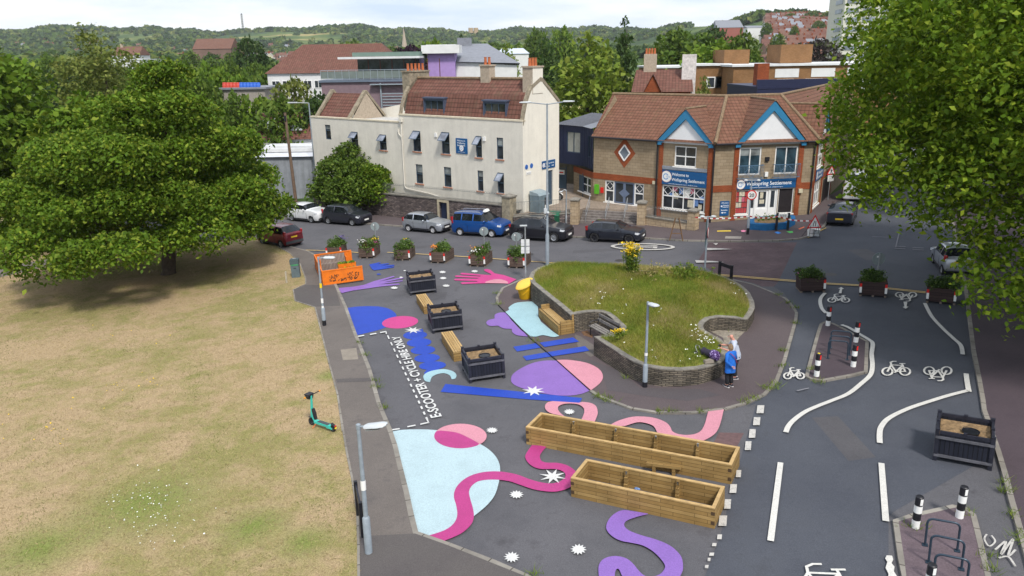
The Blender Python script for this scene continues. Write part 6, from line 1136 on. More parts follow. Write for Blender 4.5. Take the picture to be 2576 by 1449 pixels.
# sign, plaques, pipes, vents
u0, z1 = FR_.uz(C('c2', 1433, 988)); u1, z0 = FR_.uz(C('c2', 1518, 1104)); sw = u1 - u0
signboard(cb, FR_, u0, u1, z0, z1, .003, M_SIGN, (('Welcome to', u0 + .14, z1 - .24, .13, sw * .72), ('Wellspring', u0 + .16, z1 - .43, .13, sw * .7), ('Settlement', u0 + .16, z1 - .62, .13, sw * .7), ('www.wellspringsettlement.org.uk', u0 + .2, z0 + .11, .05, sw * .66)), (u0 + sw * .5, z0 + .43, .22), 'welcome_sign')
for px in ((1937, 1197), (1973, 1187)): u, z = GE.uz(C('c2', *px)); m_ = MB(); m_.face(orient([GE.pt(u + .19 * cos(a), z + .19 * sin(a), .02) for a in [2 * pi * k / 22 for k in range(22)]], GE.n)); m_.build('blue_plaque', mat('plaque_blue', (.03, .13, .45), .4, .2, 9), cb)
u0, z1 = GE.uz(C('c2', 1935, 1232)); m_ = MB(); m_.pbox(GE, u0, u0 + .6, z1 - .22, z1, .003, .03); m_.build('house_name_plate', M_UPVC, cb); m_ = MB(); text_wall(m_, GE, 'Day Nursery', u0 + .05, z1 - .15, .07, .034, .5); m_.build('plate_lettering', M_BLACK, cb)
u0, z1 = GE.uz(C('c2', 2047, 1190)); u1, z0 = GE.uz(C('c2', 2140, 1195)); signboard(cb, GE, u0, u1, z0, z0 + .62, .003, M_SIGN, (('Wellspring Settlement', u0 + .4, z0 + .36, .12, (u1 - u0) * .68), ('Reception', u0 + .42, z0 + .12, .11, (u1 - u0) * .34), ('->', u1 - .5, z0 + .12, .12, .32)), (u0 + .2, z0 + .3, .17))
ut = FR_.uz(C('c2', 1045, 900))[0]; m_ = MB(); m_.tube([FR_.pt(ut, 7.3, .08), FR_.pt(ut, 6.5, .08), FR_.pt(ut, 1.7, .08), FR_.pt(ut + .25, 1.5, .1), FR_.pt(ut + 3, 1.35, .1), FR_.pt(ut + 4.6, 1.12, .1), FR_.pt(ut + 10, 1.1, .1)], .05, 7); m_.box(FR_.pt(ut, 7.35, .12), (.3, .2, .3), YW); m_.tube([FR_.pt(ut, 5.9, .08), FR_.pt(ut - .35, 6.2, .1), FR_.pt(ut - .38, 6.6, .12)], .05, 7); m_.build('drainpipe', M_CREAM, cb)
for px in ((1290, 967), (1637, 995)): u, z = FR_.uz(C('c2', *px)); m_ = MB(); m_.pbox(FR_, u - .13, u + .13, z - .16, z + .16, .002, .08); m_.build('alarm_box', M_UPVC, cb)
# ================================================================ RETAINING WALL, RAILINGS, STEPS, PIERS
M_RET = brickmat('purple_grey_rubble', (.10, .082, .082), (.25, .2, .185), (.045, .037, .038), .34, .11, .02, .95, .45, 1.0, .37, 1.2); M_WBR = mat('grey_railing', (.16, .17, .17), .5, .2, 5)
rw = thing('retaining_wall', 'purple grey rubble stone wall below the cream house with a blue door in it', 'wall', WR.pt(-8, zg(-6, 61)))
zt_ = lambda u: 1.53 + .032 * u
m_ = MB(); wallmesh(m_, WR, [(-24, -2.2), (0, -.7), (0, zt_(0)), (-24, zt_(-24))], [(-7.05, -6.15, -.62, 1.12)], 0, .3); m_.face([WR.pt(-24, zt_(-24), 0), WR.pt(0, zt_(0), 0), WR.pt(0, zt_(0), -.5), WR.pt(-24, zt_(-24), -.5)]); m_.build('stonework', M_RET, rw)
m_ = MB(); m_.hexa([WR.pt(-24, zt_(-24) + .003, .06), WR.pt(-.3, zt_(-.3) + .003, .06), WR.pt(-.3, zt_(-.3) + .003, -.5), WR.pt(-24, zt_(-24) + .003, -.5)], [WR.pt(-24, zt_(-24) + .1, .06), WR.pt(-.3, zt_(-.3) + .1, .06), WR.pt(-.3, zt_(-.3) + .1, -.5), WR.pt(-24, zt_(-24) + .1, -.5)]); m_.build('coping', M_COPE, rw)
m_ = MB(); frame(m_, WR, -7.25, -5.95, -.62, 1.33, .2, .004, .06); m_.build('door_surround', mat('pale_stone_surround', (.45, .39, .28), .9, .2, 4), rw); m_ = MB(); m_.pbox(WR, -7.04, -6.16, -.62, 1.1, -.22, -.18); m_.build('door', mat('navy_door', (.02, .03, .07), .5, .15, 5), rw)
m_ = MB(); q = [FR_.pt(-26, -1.5, 6), FR_.pt(-26, .9, 0)]; m_.face([WR.pt(-24, .5, -.5), WR.pt(.4, 1.1, -.5), FR_.pt(.4, 1.1, -.02), FR_.pt(-24, .5, -.02)]); m_.build('strip_of_ground', M_COPE, rw)
def railing(label, w, u0, u1, zf, h, hoops=True, sp=.13, out=-.2):
    o = thing('railing', label, 'railing', w.pt((u0 + u1) / 2, zf((u0 + u1) / 2), out)); m_ = MB(); n = int((u1 - u0) / sp)
    for k in range(n + 1):
        u = u0 + (u1 - u0) * k / n; m_.tube([w.pt(u, zf(u), out), w.pt(u, zf(u) + h * (.86 if hoops else 1), out)], .010, 4, False)
        if hoops and k % 2 == 0 and k + 2 <= n: ub = u0 + (u1 - u0) * (k + 2) / n; m_.tube([w.pt(u + (ub - u) * (.5 - .5 * cos(t)), zf(u) + h * .86 + .14 * sin(t), out) for t in (0, .6, 1.2, 1.9, 2.5, pi)], .010, 4, False)
    b = m_.build('bars', M_WBR, o); b['kind'] = 'stuff'; m_ = MB()
    for f in ((.86, .12) if hoops else (1.0, .1)): m_.tube([w.pt(u0, zf(u0) + h * f, out), w.pt(u1, zf(u1) + h * f, out)], .016, 5)
    m_.build('rail', M_WBR, o); return o
railing('grey hoop topped railing along the rubble wall below the cream house', WR, -15.3, -.45, lambda u: zt_(u) + .1, .85)
def pier(label, c, yaw, w, z0, z1, m, cap=.1):
    o = thing('gate_pier', label, 'pier', (c[0], c[1], z0), yaw, 'stone piers by the steps'); h = z1 - z0; m_ = MB(); m_.box((0, 0, h / 2), (w, w, h)); m_.build('shaft', m, o, world=False); m_ = MB(); k = w / 2 + .07; m_.hexa([(-k, -k, h + .002), (k, -k, h + .002), (k, k, h + .002), (-k, k, h + .002)], [(-k, -k, h + cap), (k, -k, h + cap), (k, k, h + cap), (-k, k, h + cap)]); e = .12; m_.hexa([(-k, -k, h + cap), (k, -k, h + cap), (k, k, h + cap), (-k, k, h + cap)], [(-e, -e, h + cap + .12), (e, -e, h + cap + .12), (e, e, h + cap + .12), (-e, e, h + cap + .12)]); m_.build('capstone', M_COPE, o, world=False); return o
M_BLK = brickmat('pale_stone_blocks', (.40, .30, .19), (.48, .37, .25), (.22, .17, .12), .42, .24, .014, .9, .25)
pier('rough stone pier at the end of the rubble wall', WR.pt(.15, 0, -.25), YW, .78, -.5, 2.25, mat('rough_pier_stone', (.28, .24, .17), .95, .4, 3, bmp=.8, fine=.25))
p1, p2, p3 = G(C('c5', 445, 885)), G(C('c5', 922, 890)), G(C('c5', 1292, 925)); ys = yaw2(p1, p2); nS = Vector((sin(ys), -cos(ys), 0)); p1 += -nS * .3; p2 += -nS * .3; p3 += -nS * .2
pier('pale block pier on the left of the shop steps', p1, ys, .62, -.4, 1.75, M_BLK); pier('pale block pier on the right of the shop steps', p2, ys, .62, -.3, 1.75, M_BLK); pier('pale block pier at the end of the low wall before the shop windows', p3, yaw2(p2, p3), .62, -.2, 1.62, M_BLK)
# terrace and steps (structure)
TZ = .85; A0 = Vector((6.85, 62.3, 0)); AE = Vector((14.9, 55.75, 0)); WA = Wall(A0, yaw2(A0, AE)); BE = Vector((22.7, 56.7, 0)); WB = Wall(AE, yaw2(AE, BE))
e1_, e2_ = p1 - nS * 1.5 + Vector((.35, 0, 0)), p2 - nS * 1.5
tp = [WR.pt(.2, 0, -.2), p1 - nS * .1, e1_, e2_, WA.pt(5.7, 0, .02), WA.pt(0, 0, .02), Vector((14, 76, 0)), Vector((4, 76, 0)), GE.pt(4.5, 0, .02), GE.pt(0, 0, .02)]
m_ = MB(); m_.slab([(p[0], p[1], 0) for p in tp], -1.2, TZ); struct(m_, 'terrace', M_PAVS)
m_ = MB(); ns = 5
for k in range(ns):
    z1 = TZ * (ns - k - .0) / (ns + 1); dd = .29 * (k + 1); a0_, b0_ = e1_ + nS * .29 * k, e2_ + nS * .29 * k; a1_, b1_ = e1_ + nS * dd, e2_ + nS * dd; off = -.02
    m_.hexa([(a1_.x, a1_.y, -.6), (b1_.x, b1_.y, -.6), (b0_.x, b0_.y, -.6), (a0_.x, a0_.y, -.6)], [(a1_.x, a1_.y, z1), (b1_.x, b1_.y, z1), (b0_.x, b0_.y, z1), (a0_.x, a0_.y, z1)])
struct(m_, 'steps', mat('step_stone', (.17, .15, .14), .9, .3, 4, fine=.2))
for k, t in enumerate((.1, .42, .72, .97)):
    a = e1_.lerp(e2_, t); b = a + nS * 1.45; o = thing('handrail', ['bent steel handrail on the steps beside the left pier', 'steel handrail on the steps, second from the left pier', 'steel handrail on the steps, third from the left pier', 'steel handrail on the steps beside the right pier'][k], 'handrail', (a.x, a.y, TZ), 0, 'steel handrails on the shop steps'); m_ = MB(); m_.tube([(a.x, a.y, TZ), (a.x, a.y, TZ + .95), (b.x, b.y, .95), (b.x, b.y, .05)], .022, 6); m_.tube([(a.x, a.y, TZ + .5), (b.x, b.y, .5)], .018, 6); m_.build('rails', M_STEEL, o)
def lowwall(label, a, b, zt, m, th=.3, z0=-.5, rail=None):
    w = Wall(a, yaw2(a, b)); L = (Vector((b[0], b[1], 0)) - w.o).length; o = thing('low_wall', label, 'wall', w.pt(L / 2, 0)); m_ = MB(); m_.pbox(w, 0, L, z0, zt, -th / 2, th / 2); m_.build('stonework', m, o); m_ = MB(); m_.pbox(w, 0, L, zt + .002, zt + .08, -th / 2 - .05, th / 2 + .05); m_.build('coping', M_COPE, o)
    if rail: railing(rail[0], w, .1, L - .1, lambda u: zt + .08, rail[1], rail[2], .12, 0)
lowwall('low stone wall beside the pavement between the rough pier and the steps', WR.pt(.55, 0, -.2), p1 + Vector((-.31, 0, 0)), .72, M_RET, rail=('grey bar railing in front of the parked bicycle', 1.05, False))
lowwall('low pale block wall in front of the shop windows', p2 + Vector((.31, -.1, 0)), p3 + Vector((-.31, .15, 0)), .72, M_BLK, rail=('grey hoop topped railing on the low wall before the shop windows', .8, True))
# ================================================================ BRICK SHOP BUILDING
sb = thing('brick_building', 'two storey buff and orange brick building with blue gables and tiled roof', 'building', (14.9, 55.75, .1)); EZ = 6.22; LA = (AE - A0).length; LB = (BE - AE).length
YC = radians(59); WC = Wall(BE, YC); LC = 26
lw = (*[WA.uz(C('c5', 1078, 592))[0]], 9.88, .95, 2.78); w2 = (*[WA.uz(C('c5', 1168, 312))[0]], WA.uz(C('c5', 1315, 465))[0], 4.28, 5.80); dr = (1.12, 4.72, .9, 2.66)
m_ = MB(); wallmesh(m_, WA, [(0, -.5), (LA, -.5), (LA, EZ), (0, EZ)], [lw, w2, dr], 0, .15); m_.build('wall_left', M_BUFF, sb)
hB = [(1.95, 3.66, 3.75, 5.78), (4.72, 6.5, 3.75, 5.78), (1.92, 2.95, .8, 2.62), (2.96, 5.22, .25, 2.64), (5.27, 6.45, .75, 2.68)]
m_ = MB(); wallmesh(m_, WB, [(0, -.5), (LB, -.5), (LB, EZ), (0, EZ)], hB, 0, .15); m_.build('wall_middle', M_BUFF, sb)
hC = [(1.2, 3.3, 3.9, 5.7), (.9, 3.5, .9, 2.8)]
m_ = MB(); wallmesh(m_, WC, [(0, -.5), (LC, .2), (LC, EZ), (0, EZ)], hC, 0, .15); m_.build('wall_right', M_BUFF, sb)
m_ = MB(); wl = Wall(A0 + Vector((3.8, 4.7, 0)), WA.yaw - pi / 2); wallmesh(m_, wl, [(0, -.5), (6.05, -.5), (6.05, EZ), (3.0, 9.2), (0, EZ)]); m_.build('end_wall', M_BUFF, sb)
# brick bands and piers
for w, segs in ((WA, ((0.0, 5.94, 2.72, 3.2), (0, 5.94, 6.0, 6.2), (10.34, LA, 2.55, 3.05), (10.34, LA, 6.0, 6.2))), (WB, ((0, 1.56, 2.55, 3.05), (0, 1.56, 6.0, 6.2), (6.92, LB, 2.55, 3.05), (6.92, LB, 6.0, 6.2))), (WC, ((4.3, LC, 2.6, 3.1), (4.3, LC, 6.0, 6.2), (0, .35, 2.6, 3.1)))):
    for a, b, c_, d_ in segs: MB().pbox(w, a, b, c_, d_, .0, .022).build('brick_band', M_ORB, sb)
for w, us in ((WA, ((5.94, 6.28), (9.98, 10.34))), (WB, ((1.56, 1.93), (6.55, 6.92))), (WC, ((.38, .75), (3.9, 4.3), (8.5, 8.9)))):
    for a, b in us: m_ = MB(); m_.pbox(w, a, b, -.4, 5.95, .0, .06); m_.build('brick_pier', M_ORB, sb)
# roof
RZ = 9.25; rL, rM, rR, rE = [U(C('c3', *p), RZ) for p in ((355, 672), (1170, 688), (1560, 678), (1965, 592))]
ov = lambda w, u: w.pt(u, EZ - .08, .28)
eJ1 = AE + Vector((-.03, -.33, EZ - .08)); eJ2 = BE + Vector((.16, -.34, EZ - .08)); eC = WC.pt(LC, EZ - .08, .28); rE2 = rR + (rE - rR) * 1.15
m_ = MB(); m_.face([ov(WA, -.1), eJ1, rM, rL]); m_.face([eJ1, eJ2, rR, rM]); m_.face([eJ2, eC, rE2, rR])
bk = lambda p, w: p - w.n * 4.2 + Vector((0, 0, -3.0))
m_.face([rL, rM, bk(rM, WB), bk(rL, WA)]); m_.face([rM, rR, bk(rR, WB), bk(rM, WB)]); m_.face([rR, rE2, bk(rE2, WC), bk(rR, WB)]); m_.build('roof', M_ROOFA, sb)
m_ = MB(); m_.tube([rL, rM, rR, rE2], .13, 8); m_.tube([rM, eJ1 + Vector((0, 0, .05))], .13, 8); m_.tube([rR, eJ2 + Vector((0, 0, .05))], .13, 8); m_.build('ridge_tiles', M_RIDGE, sb)
for w, segs in ((WA, ((0, 5.75), (10.42, LA))), (WB, ((0, 1.52), (7.0, LB))), (WC, ((4.6, LC),))):
    for a, b in segs: MB().tube([w.pt(a, EZ - .12, .34), w.pt(b, EZ - .12, .34)], .07, 7).build('gutter', M_DKPIPE, sb)
for w, u in ((WA, 5.82), (WA, 10.46), (WB, LB - .12)): MB().tube([w.pt(u, EZ - .15, .28), w.pt(u, EZ - .5, .1), w.pt(u, 0, .1)], .06, 7).build('drainpipe', M_DKPIPE, sb)
def blue_gable(w, ua, ub, zb, zt, bwid=.62, dep=3.2):
    um = (ua + ub) / 2; out = .22; sl = (zt - zb) / (um - ua); k = bwid
    g = MB(); g.face(orient([w.pt(ua + .35, zb + .02, .06), w.pt(ub - .35, zb + .02, .06), w.pt(um, zt - .42, .06)], w.n)); go = g.build('gable', M_WBOARD, sb)
    b = MB(); vt = .42
    for s in (0, 1):
        q = lambda u, z, o: w.pt(u if s == 0 else ua + ub - u, z, o)
        lo = [(ua, zb - .12), (ua + .38, zb - .12), (ua + .38, zb + .38 * sl - k * .62 - .05), (um, zt - k * 1.18), (um, zt), (ua, zb + .12)]
        f = [q(u, z, out) for u, z in lo]; bk_ = [q(u, z, .07) for u, z in lo]; b.face(orient(f, w.n)); n = len(f); c0 = sum(f, Vector()) / n
        for i in range(n): j = (i + 1) % n; qd = [f[i], f[j], bk_[j], bk_[i]]; b.face(orient(qd, (f[i] + f[j]) / 2 - c0))
    b.build('bargeboard', M_BBLUE, go)
    rz_ = zt + .03; pk = w.pt(um, rz_, out + .06); dp_ = (rz_ - EZ) / (RZ - EZ) * 4.0; back_ = w.pt(um, rz_, -dp_); t = MB()
    la, lb = w.pt(ua - .06, zb + .12, out + .06), w.pt(ub + .06, zb + .12, out + .06); ba, bb_ = w.pt(ua - .06, zb + .3, -.2), w.pt(ub + .06, zb + .3, -.2)
    t.face(orient([la, pk, back_, ba], Vector((0, 0, 1)))); t.face(orient([lb, pk, back_, bb_], Vector((0, 0, 1)))); t.build('gable_roof', M_ROOFA, go); t = MB(); t.tube([pk, back_], .09, 7); t.build('gable_ridge', M_RIDGE, go); return go
blue_gable(WA, 5.78, 10.4, 5.95, 8.53); blue_gable(WB, 1.55, 7.0, 5.95, 9.12); blue_gable(WC, .4, 4.4, 5.95, 8.6)
# windows and doors
pan = M_BUFF
window(sb, WA, *w2, M_UPVC, 0, ((w2[0] + w2[1]) / 2,), (5.04,), .08, False, M_UPVC)
nl = 4; dw = (lw[1] - lw[0]) / nl; wo_ = window(sb, WA, *lw, M_UPVC, 0, [lw[0] + dw * k for k in (1, 2, 3)], (1.95,), .09, False, M_UPVC, None, 0, [(lw[0] + dw * k + .1, lw[0] + dw * (k + 1) - .1, 2.02, 2.68) for k in range(4)], 'shop_window')
rp = random.Random(3); m_ = MB(); cols = [mat('poster_' + n, c, .6, .3, 9) for n, c in (('white', (.6, .6, .58)), ('pink', (.5, .12, .18)), ('cream', (.55, .5, .38)), ('blue', (.12, .22, .45)), ('red', (.4, .05, .05)))]
for k in range(13): u = lw[0] + .15 + rp.random() * (lw[1] - lw[0] - .6); z = 1.0 + rp.random() * 1.4; m_.m(rp.choice([0, 0, 2, 1, 3])).pbox(WA, u, u + .28 + .2 * rp.random(), z, z + .3 + .3 * rp.random(), -.1085 + .0004 * k, -.1075 + .0004 * k)
m_.build('posters', cols, wo_)
m_ = MB(); m_.pbox(WA, lw[0] - .05, lw[1] + .05, 4.0, 4.25, .0, .08); m_.build('lead_apron', M_LEAD, sb)
sg = signboard(sb, WA, 6.3, 9.96, 2.84, 3.95, .02, M_SIGN, (('Welcome to', 7.12, 3.55, .24, 1.4), ('Wellspring Settlement', 7.1, 3.15, .24, 2.72), ('www.wellspringsettlement.org.uk   info@wsb.org.uk', 6.85, 2.9, .06, 2.4)), (6.66, 3.44, .42), 'shop_sign')
# glazed blue double door with white side lights
window(sb, WA, 1.12, 1.98, .9, 2.66, M_UPVC, 0, (), (1.85,), .09, False, M_UPVC, None, 0, [(1.24, 1.86, 1.95, 2.55)]); window(sb, WA, 3.84, 4.72, .9, 2.66, M_UPVC, 0, (), (1.85,), .09, False, M_UPVC, None, 0, [(3.96, 4.6, 1.95, 2.55)])
M_BDOOR = mat('blue_grey_door', (.13, .17, .26), .5, .1, 4)
for a, b in ((2.0, 2.91), (2.92, 3.82)):
    m_ = MB(); frame(m_, WA, a, b, .9, 2.62, .1, -.12, -.06); d = m_.build('glazed_door', M_BDOOR, sb); m_ = MB(); m_.face([WA.pt(a + .02, .92, -.1), WA.pt(b - .02, .92, -.1), WA.pt(b - .02, 2.6, -.1), WA.pt(a + .02, 2.6, -.1)]); m_.build('pane', M_GLASS, d); m_ = MB(); s = 1 if a < 2.5 else -1; e = b if s == 1 else a; m_.face(orient([WA.pt(e, 1.35, -.055), WA.pt(e - s * .5, 1.75, -.055), WA.pt(e, 2.15, -.055)], WA.n)); m_.build('push_plate', M_BDOOR, d)
m_ = MB(); m_.pbox(WA, 1.9, 3.95, .45, .87, .001, .12); m_.build('door_step', M_UPVC, sb)
u, z = WA.uz(C('c3', 440, 1095)); ud, zd = .98, 1.22
m_ = MB(); m_.face(orient([WA.pt(u - ud, z, .012), WA.pt(u, z - zd * .98, .012), WA.pt(u + ud, z, .012), WA.pt(u, z + zd * .98, .012)], WA.n)); dm = m_.build('diamond_brickwork', M_ORB, sb); m_ = MB()
P4 = [(u - .5, z), (u, z - .62), (u + .5, z), (u, z + .62)]
for k in range(4): m_.bar(WA.pt(*P4[k], .04), WA.pt(*P4[(k + 1) % 4], .04), .1, .05, up=WA.n)
dwn = m_.build('diamond_window', M_UPVC, dm); m_ = MB(); m_.face(orient([WA.pt(a, b, .02) for a, b in P4], WA.n)); m_.build('pane', mat('sky_pane', (.15, .18, .22), .1, .2, 2), dwn)
for a, b, c_, d_ in hB[:2]:
    wo_ = window(sb, WB, a, b, c_, d_, M_UPVC, 0, ((a + b) / 2,), (), .1, False, None, glassmat('blue_tint_glass', (.03, .06, .08)), .3 if a < 3 else 0, name='french_window'); m_ = MB(); L = b - a; q = lambda x, y, zz: WB.pt(x, zz, y)
    for zz in (3.55, 4.5):
        for p, r_ in (((a - .1, .02), (a - .1, .35)), ((a - .1, .35), (b + .1, .35)), ((b + .1, .35), (b + .1, .02))): m_.bar(q(*p, zz), q(*r_, zz), .04)
    for k in range(19): x = a - .1 + (L + .2) * k / 18; m_.bar(q(x, .35, 3.55), q(x, .35, 4.5), .018)
    for s in ((0, .5, .5, 1), (.5, 1, 1, .5), (1, .5, .5, 0), (.5, 0, 0, .5)): m_.bar(q(a + L * (.2 + .6 * s[0]), .37, 3.6 + .85 * s[1]), q(a + L * (.2 + .6 * s[2]), .37, 3.6 + .85 * s[3]), .025)
    m_.build('balcony_rail', mat('blue_grey_balcony', (.09, .17, .27), .5, .1, 4), wo_)
m_ = MB(); m_.pbox(WB, 3.95, 4.25, 4.75, 5.05, .0, .12); m_.build('wall_lamp', M_BLACK, sb); m_ = MB(); m_.pbox(WB, 4.0, 4.25, 3.6, 3.95, .0, .12); m_.build('alarm_box', M_UPVC, sb); m_ = MB(); m_.pbox(WB, 6.75, 7.05, 2.3, 2.6, .062, .2); m_.build('alarm_box', mat('cream_plastic', (.55, .5, .36), .5), sb); m_ = MB(); m_.pbox(WA, 5.5, 5.72, 2.75, 3.0, .024, .12); m_.build('alarm_box', MATS['cream_plastic'], sb)
signboard(sb, WB, 1.9, 6.5, 2.72, 3.42, .03, M_SIGN, (('Wellspring Settlement', 2.62, 2.98, .30, 3.55), ('www.wellspringsettlement.org.uk  info@wsb.org.uk', 2.9, 2.79, .06, 2.6)), (2.2, 3.07, .33), 'shop_sign')
wo_ = window(sb, WB, *hB[2], M_UPVC, 0, (), (), .06, False, M_UPVC, name='poster_window'); m_ = MB()
for k in range(16): a = 2.0 + (k % 4) * .22; b = .9 + (k // 4) * .42; m_.m(rp.choice([4, 1, 4, 2, 0])).pbox(WB, a, a + .2, b, b + .36, -.1085, -.1075)
m_.build('posters', cols, wo_)
m_ = MB(); a, b, c_, d_ = hB[3]; m_.pbox(WB, a, b, c_, d_, -.149, -.1)
for x0, x1 in ((a, a + .09), (3.42, 3.52), (4.5, 4.6), (b - .09, b)): m_.pbox(WB, x0, x1, c_, d_, -.1, -.04)
for x0, x1 in ((3.53, 4.49),): m_.pbox(WB, x0, x1, d_ - .1, d_, -.1, -.05); m_.pbox(WB, x0, x1, c_, 1.15, -.1, -.07)
dd = m_.build('white_door', M_UPVC, sb); m_ = MB()
for x0, x1, y0, y1 in ((3.08, 3.38, 1.25, 2.5), (3.72, 4.32, 1.3, 2.45), (4.7, 5.0, 1.25, 2.5)): m_.pbox(WB, x0, x1, y0, y1, -.099, -.09)
m_.build('pane', M_GLASS, dd); m_ = MB(); m_.pbox(WB, 3.85, 4.1, 1.95, 2.4, -.089, -.085); m_.pbox(WB, 3.82, 4.2, 1.55, 1.85, -.089, -.085); m_.build('notices', cols[2], dd)
window(sb, WB, *hB[4], M_UPVC, 0, (), (), .05, False, M_UPVC, M_WRED, name='dark_window')
window(sb, WC, 1.2, 3.3, 3.9, 5.7, M_UPVC, 0, (2.25,), (4.8,), .09, False, M_UPVC); window(sb, WC, .9, 3.5, .9, 2.8, M_UPVC, 0, (1.75, 2.6), (1.95,), .09, False, M_UPVC); signboard(sb, WC, .8, 3.85, 3.0, 3.78, .07, M_SIGN, (('Wellspring', 1.45, 3.42, .24, 1.8), ('Settlement', 1.45, 3.1, .24, 1.8)), (1.05, 3.4, .3), 'shop_sign'); signboard(sb, WC, 9.2, 12, 3.0, 3.8, .07, M_SIGN, (('Wellspring Settlement', 9.4, 3.3, .25, 2.4),), None, 'shop_sign')
m_ = MB(); m_.pbox(WC, 5.0, 8.3, .3, 2.5, -.02, .03); m_.build('dark_doorway', M_WRED, sb)
signboard(sb, WB, .72, 1.42, .78, 1.88, .005, M_SIGN, (('Welcome to', .8, 1.7, .1, .55), ('Wellspring', .92, 1.52, .09, .45), ('Settlement', .92, 1.39, .09, .45), ('Reception', .8, 1.15, .11, .5), ('<-', .8, .93, .14, .4)), (.83, 1.5, .07), 'direction_sign'); m_ = MB(); m_.pbox(WB, .75, 1.0, .55, .68, .005, .02); m_.build('small_plate', M_UPVC, sb)
m_ = MB(); u, z = WA.uz(C('c5', 615, 665)); m_.pbox(WA, u - .22, u + .1, .95 + .55, 2.25, .0, .22); m_.build('defibrillator_box', mat('green_box', (.10, .42, .02), .5, .1, 4), sb); m_ = MB(); m_.pbox(WA, u + .3, u + .55, 1.6, 2.05, .0, .1); m_.build('red_box', M_RED, sb)
# angled bay on the left of building A (low wing with tall white window) and navy link
p0, q0 = A0 + WA.n * 0.02, Vector((5.55, 66.2, 0)); WL = Wall(q0, yaw2(q0, A0)); LL = (A0 - q0).length
m_ = MB(); wallmesh(m_, WL, [(0, -.2), (LL - .02, -.2), (LL - .02, 3.2), (0, 3.2)], [(1.1, LL - .5, 1.25, 2.62)]); m_.build('angled_wall', M_BUFF, sb); m_ = MB(); m_.pbox(WL, 0, LL - .03, 2.72, 3.2, 0, .03); m_.build('brick_band', M_ORB, sb); window(sb, WL, 1.1, LL - .5, 1.25, 2.62, M_UPVC, 0, [1.1 + (LL - 1.6) * k / 3 for k in (1, 2)], (1.95,), .07, False, M_UPVC)
lk = thing('link_block', 'navy metal clad first floor link between the cream house and brick building', 'building', (5, 66, 3.5)); ZB, ZTp = 3.42, 6.72
L0, L1_, L2_ = GE.pt(4.5, 0, .03), Vector((6.05, 65.0, 0)), A0 + Vector((-.06, -.02, 0)); L0 = U(C('c2', 2165, 1165), ZB); L1_ = U(C('c2', 2345, 1190), ZB); L0.z = L1_.z = 0
WK1, WK2 = Wall(L0, yaw2(L0, L1_)), Wall(L1_, yaw2(L1_, L2_)); k1, k2 = (L1_ - L0).length, (L2_ - L1_).length
a0, a1 = WK1.uz(C('c2', 2225, 940)), WK1.uz(C('c2', 2322, 1100)); m_ = MB(); wallmesh(m_, WK1, [(0, ZB), (k1, ZB), (k1, ZTp), (0, ZTp)], [(a0[0], a1[0], a1[1], a0[1])]); wallmesh(m_, WK2, [(0, ZB), (k2, ZB), (k2, ZTp), (0, ZTp)], [(k2 * .42, k2 * .85, 4.3, 6.1)]); m_.face([(L0.x, L0.y, ZB), (L0.x + 4, L0.y + 6, ZB), (L2_.x + 4, L2_.y + 6, ZB), (L2_.x, L2_.y, ZB), (L1_.x, L1_.y, ZB)])
for w, kk in ((WK1, k1), (WK2, k2)):
    for j in range(int(kk / .42)): m_.pbox(w, .2 + j * .42, .22 + j * .42, ZB, ZTp, .0, .03) if not (w is WK1 and a0[0] - .1 < .2 + j * .42 < a1[0] + .1) else None
m_.build('cladding', M_NAVY, lk); window(lk, WK1, a0[0], a1[0], a1[1], a0[1], M_NAVYF, 0, ((a0[0] + a1[0]) / 2,), (), .06, False, None, mat('lit_room_glass', (.38, .38, .34), .15, .2, 2)); window(lk, WK2, k2 * .42, k2 * .85, 4.3, 6.1, M_NAVYF, 0, (k2 * .63,), (), .06)
m_ = MB(); r0_ = [Vector((p.x, p.y, ZTp + .02)) for p in (L0 + WK1.n * .15 - WK1.d * .1, L1_ + WK1.n * .2, L2_ + WK2.n * .2)]; r1_ = [p + Vector((3.6, 4.4, .55)) for p in r0_]; m_.face([r0_[0], r0_[1], r1_[1], r1_[0]]); m_.face([r0_[1], r0_[2], r1_[2], r1_[1]])
for k in range(12): t = k / 11; a = r0_[0].lerp(r0_[1], t); m_.bar(a + Vector((0, 0, .03)), a + Vector((3.6, 4.4, .58)), .03, .05)
m_.build('metal_roof', M_ZINC, lk)
m_ = MB(); m_.face([(4.3, 72, .8), (8.5, 69, .8), (8.5, 69, 3.4), (4.3, 72, 3.4)]); m_.build('passage_wall', mat('dark_passage', (.10, .085, .06), .95, .3, 2), lk)
g1_ = thing('gate_leaf', 'blue steel gate leaf with a white notice beside the cream house', 'gate', U(C('c2', 2190, 1365), TZ), YW + .1, 'blue gates of the passage'); m_ = MB(); m_.box((0, 0, .85), (.95, .05, 1.3)); m_.box((-.45, 0, 1.1), (.07, .07, 2.2)); m_.box((.45, 0, 1.1), (.07, .07, 2.2)); m_.box((0, 0, 2.0), (.85, .05, .06)); m_.build('leaf', M_NAVYF, g1_, world=False); m_ = MB(); m_.box((0, -.04, 1.65), (.6, .03, .4)); m_.m(1).box((0, -.058, 1.63), (.4, .004, .12)); m_.build('notice', [M_UPVC, M_RED], g1_, world=False)
g2_ = thing('gate_leaf', 'blue boarded gate leaf folded back beside the tall white window', 'gate', U(C('c2', 2340, 1405), TZ), radians(-72), 'blue gates of the passage'); m_ = MB(); m_.box((-.4, 0, 1.15), (1.15, .06, 2.2)); m_.build('leaf', M_NAVYF, g2_, world=False); m_ = MB(); m_.box((.2, -.05, 1.0), (.1, .1, 2.0)); m_.build('post', M_NAVYF, g2_, world=False)
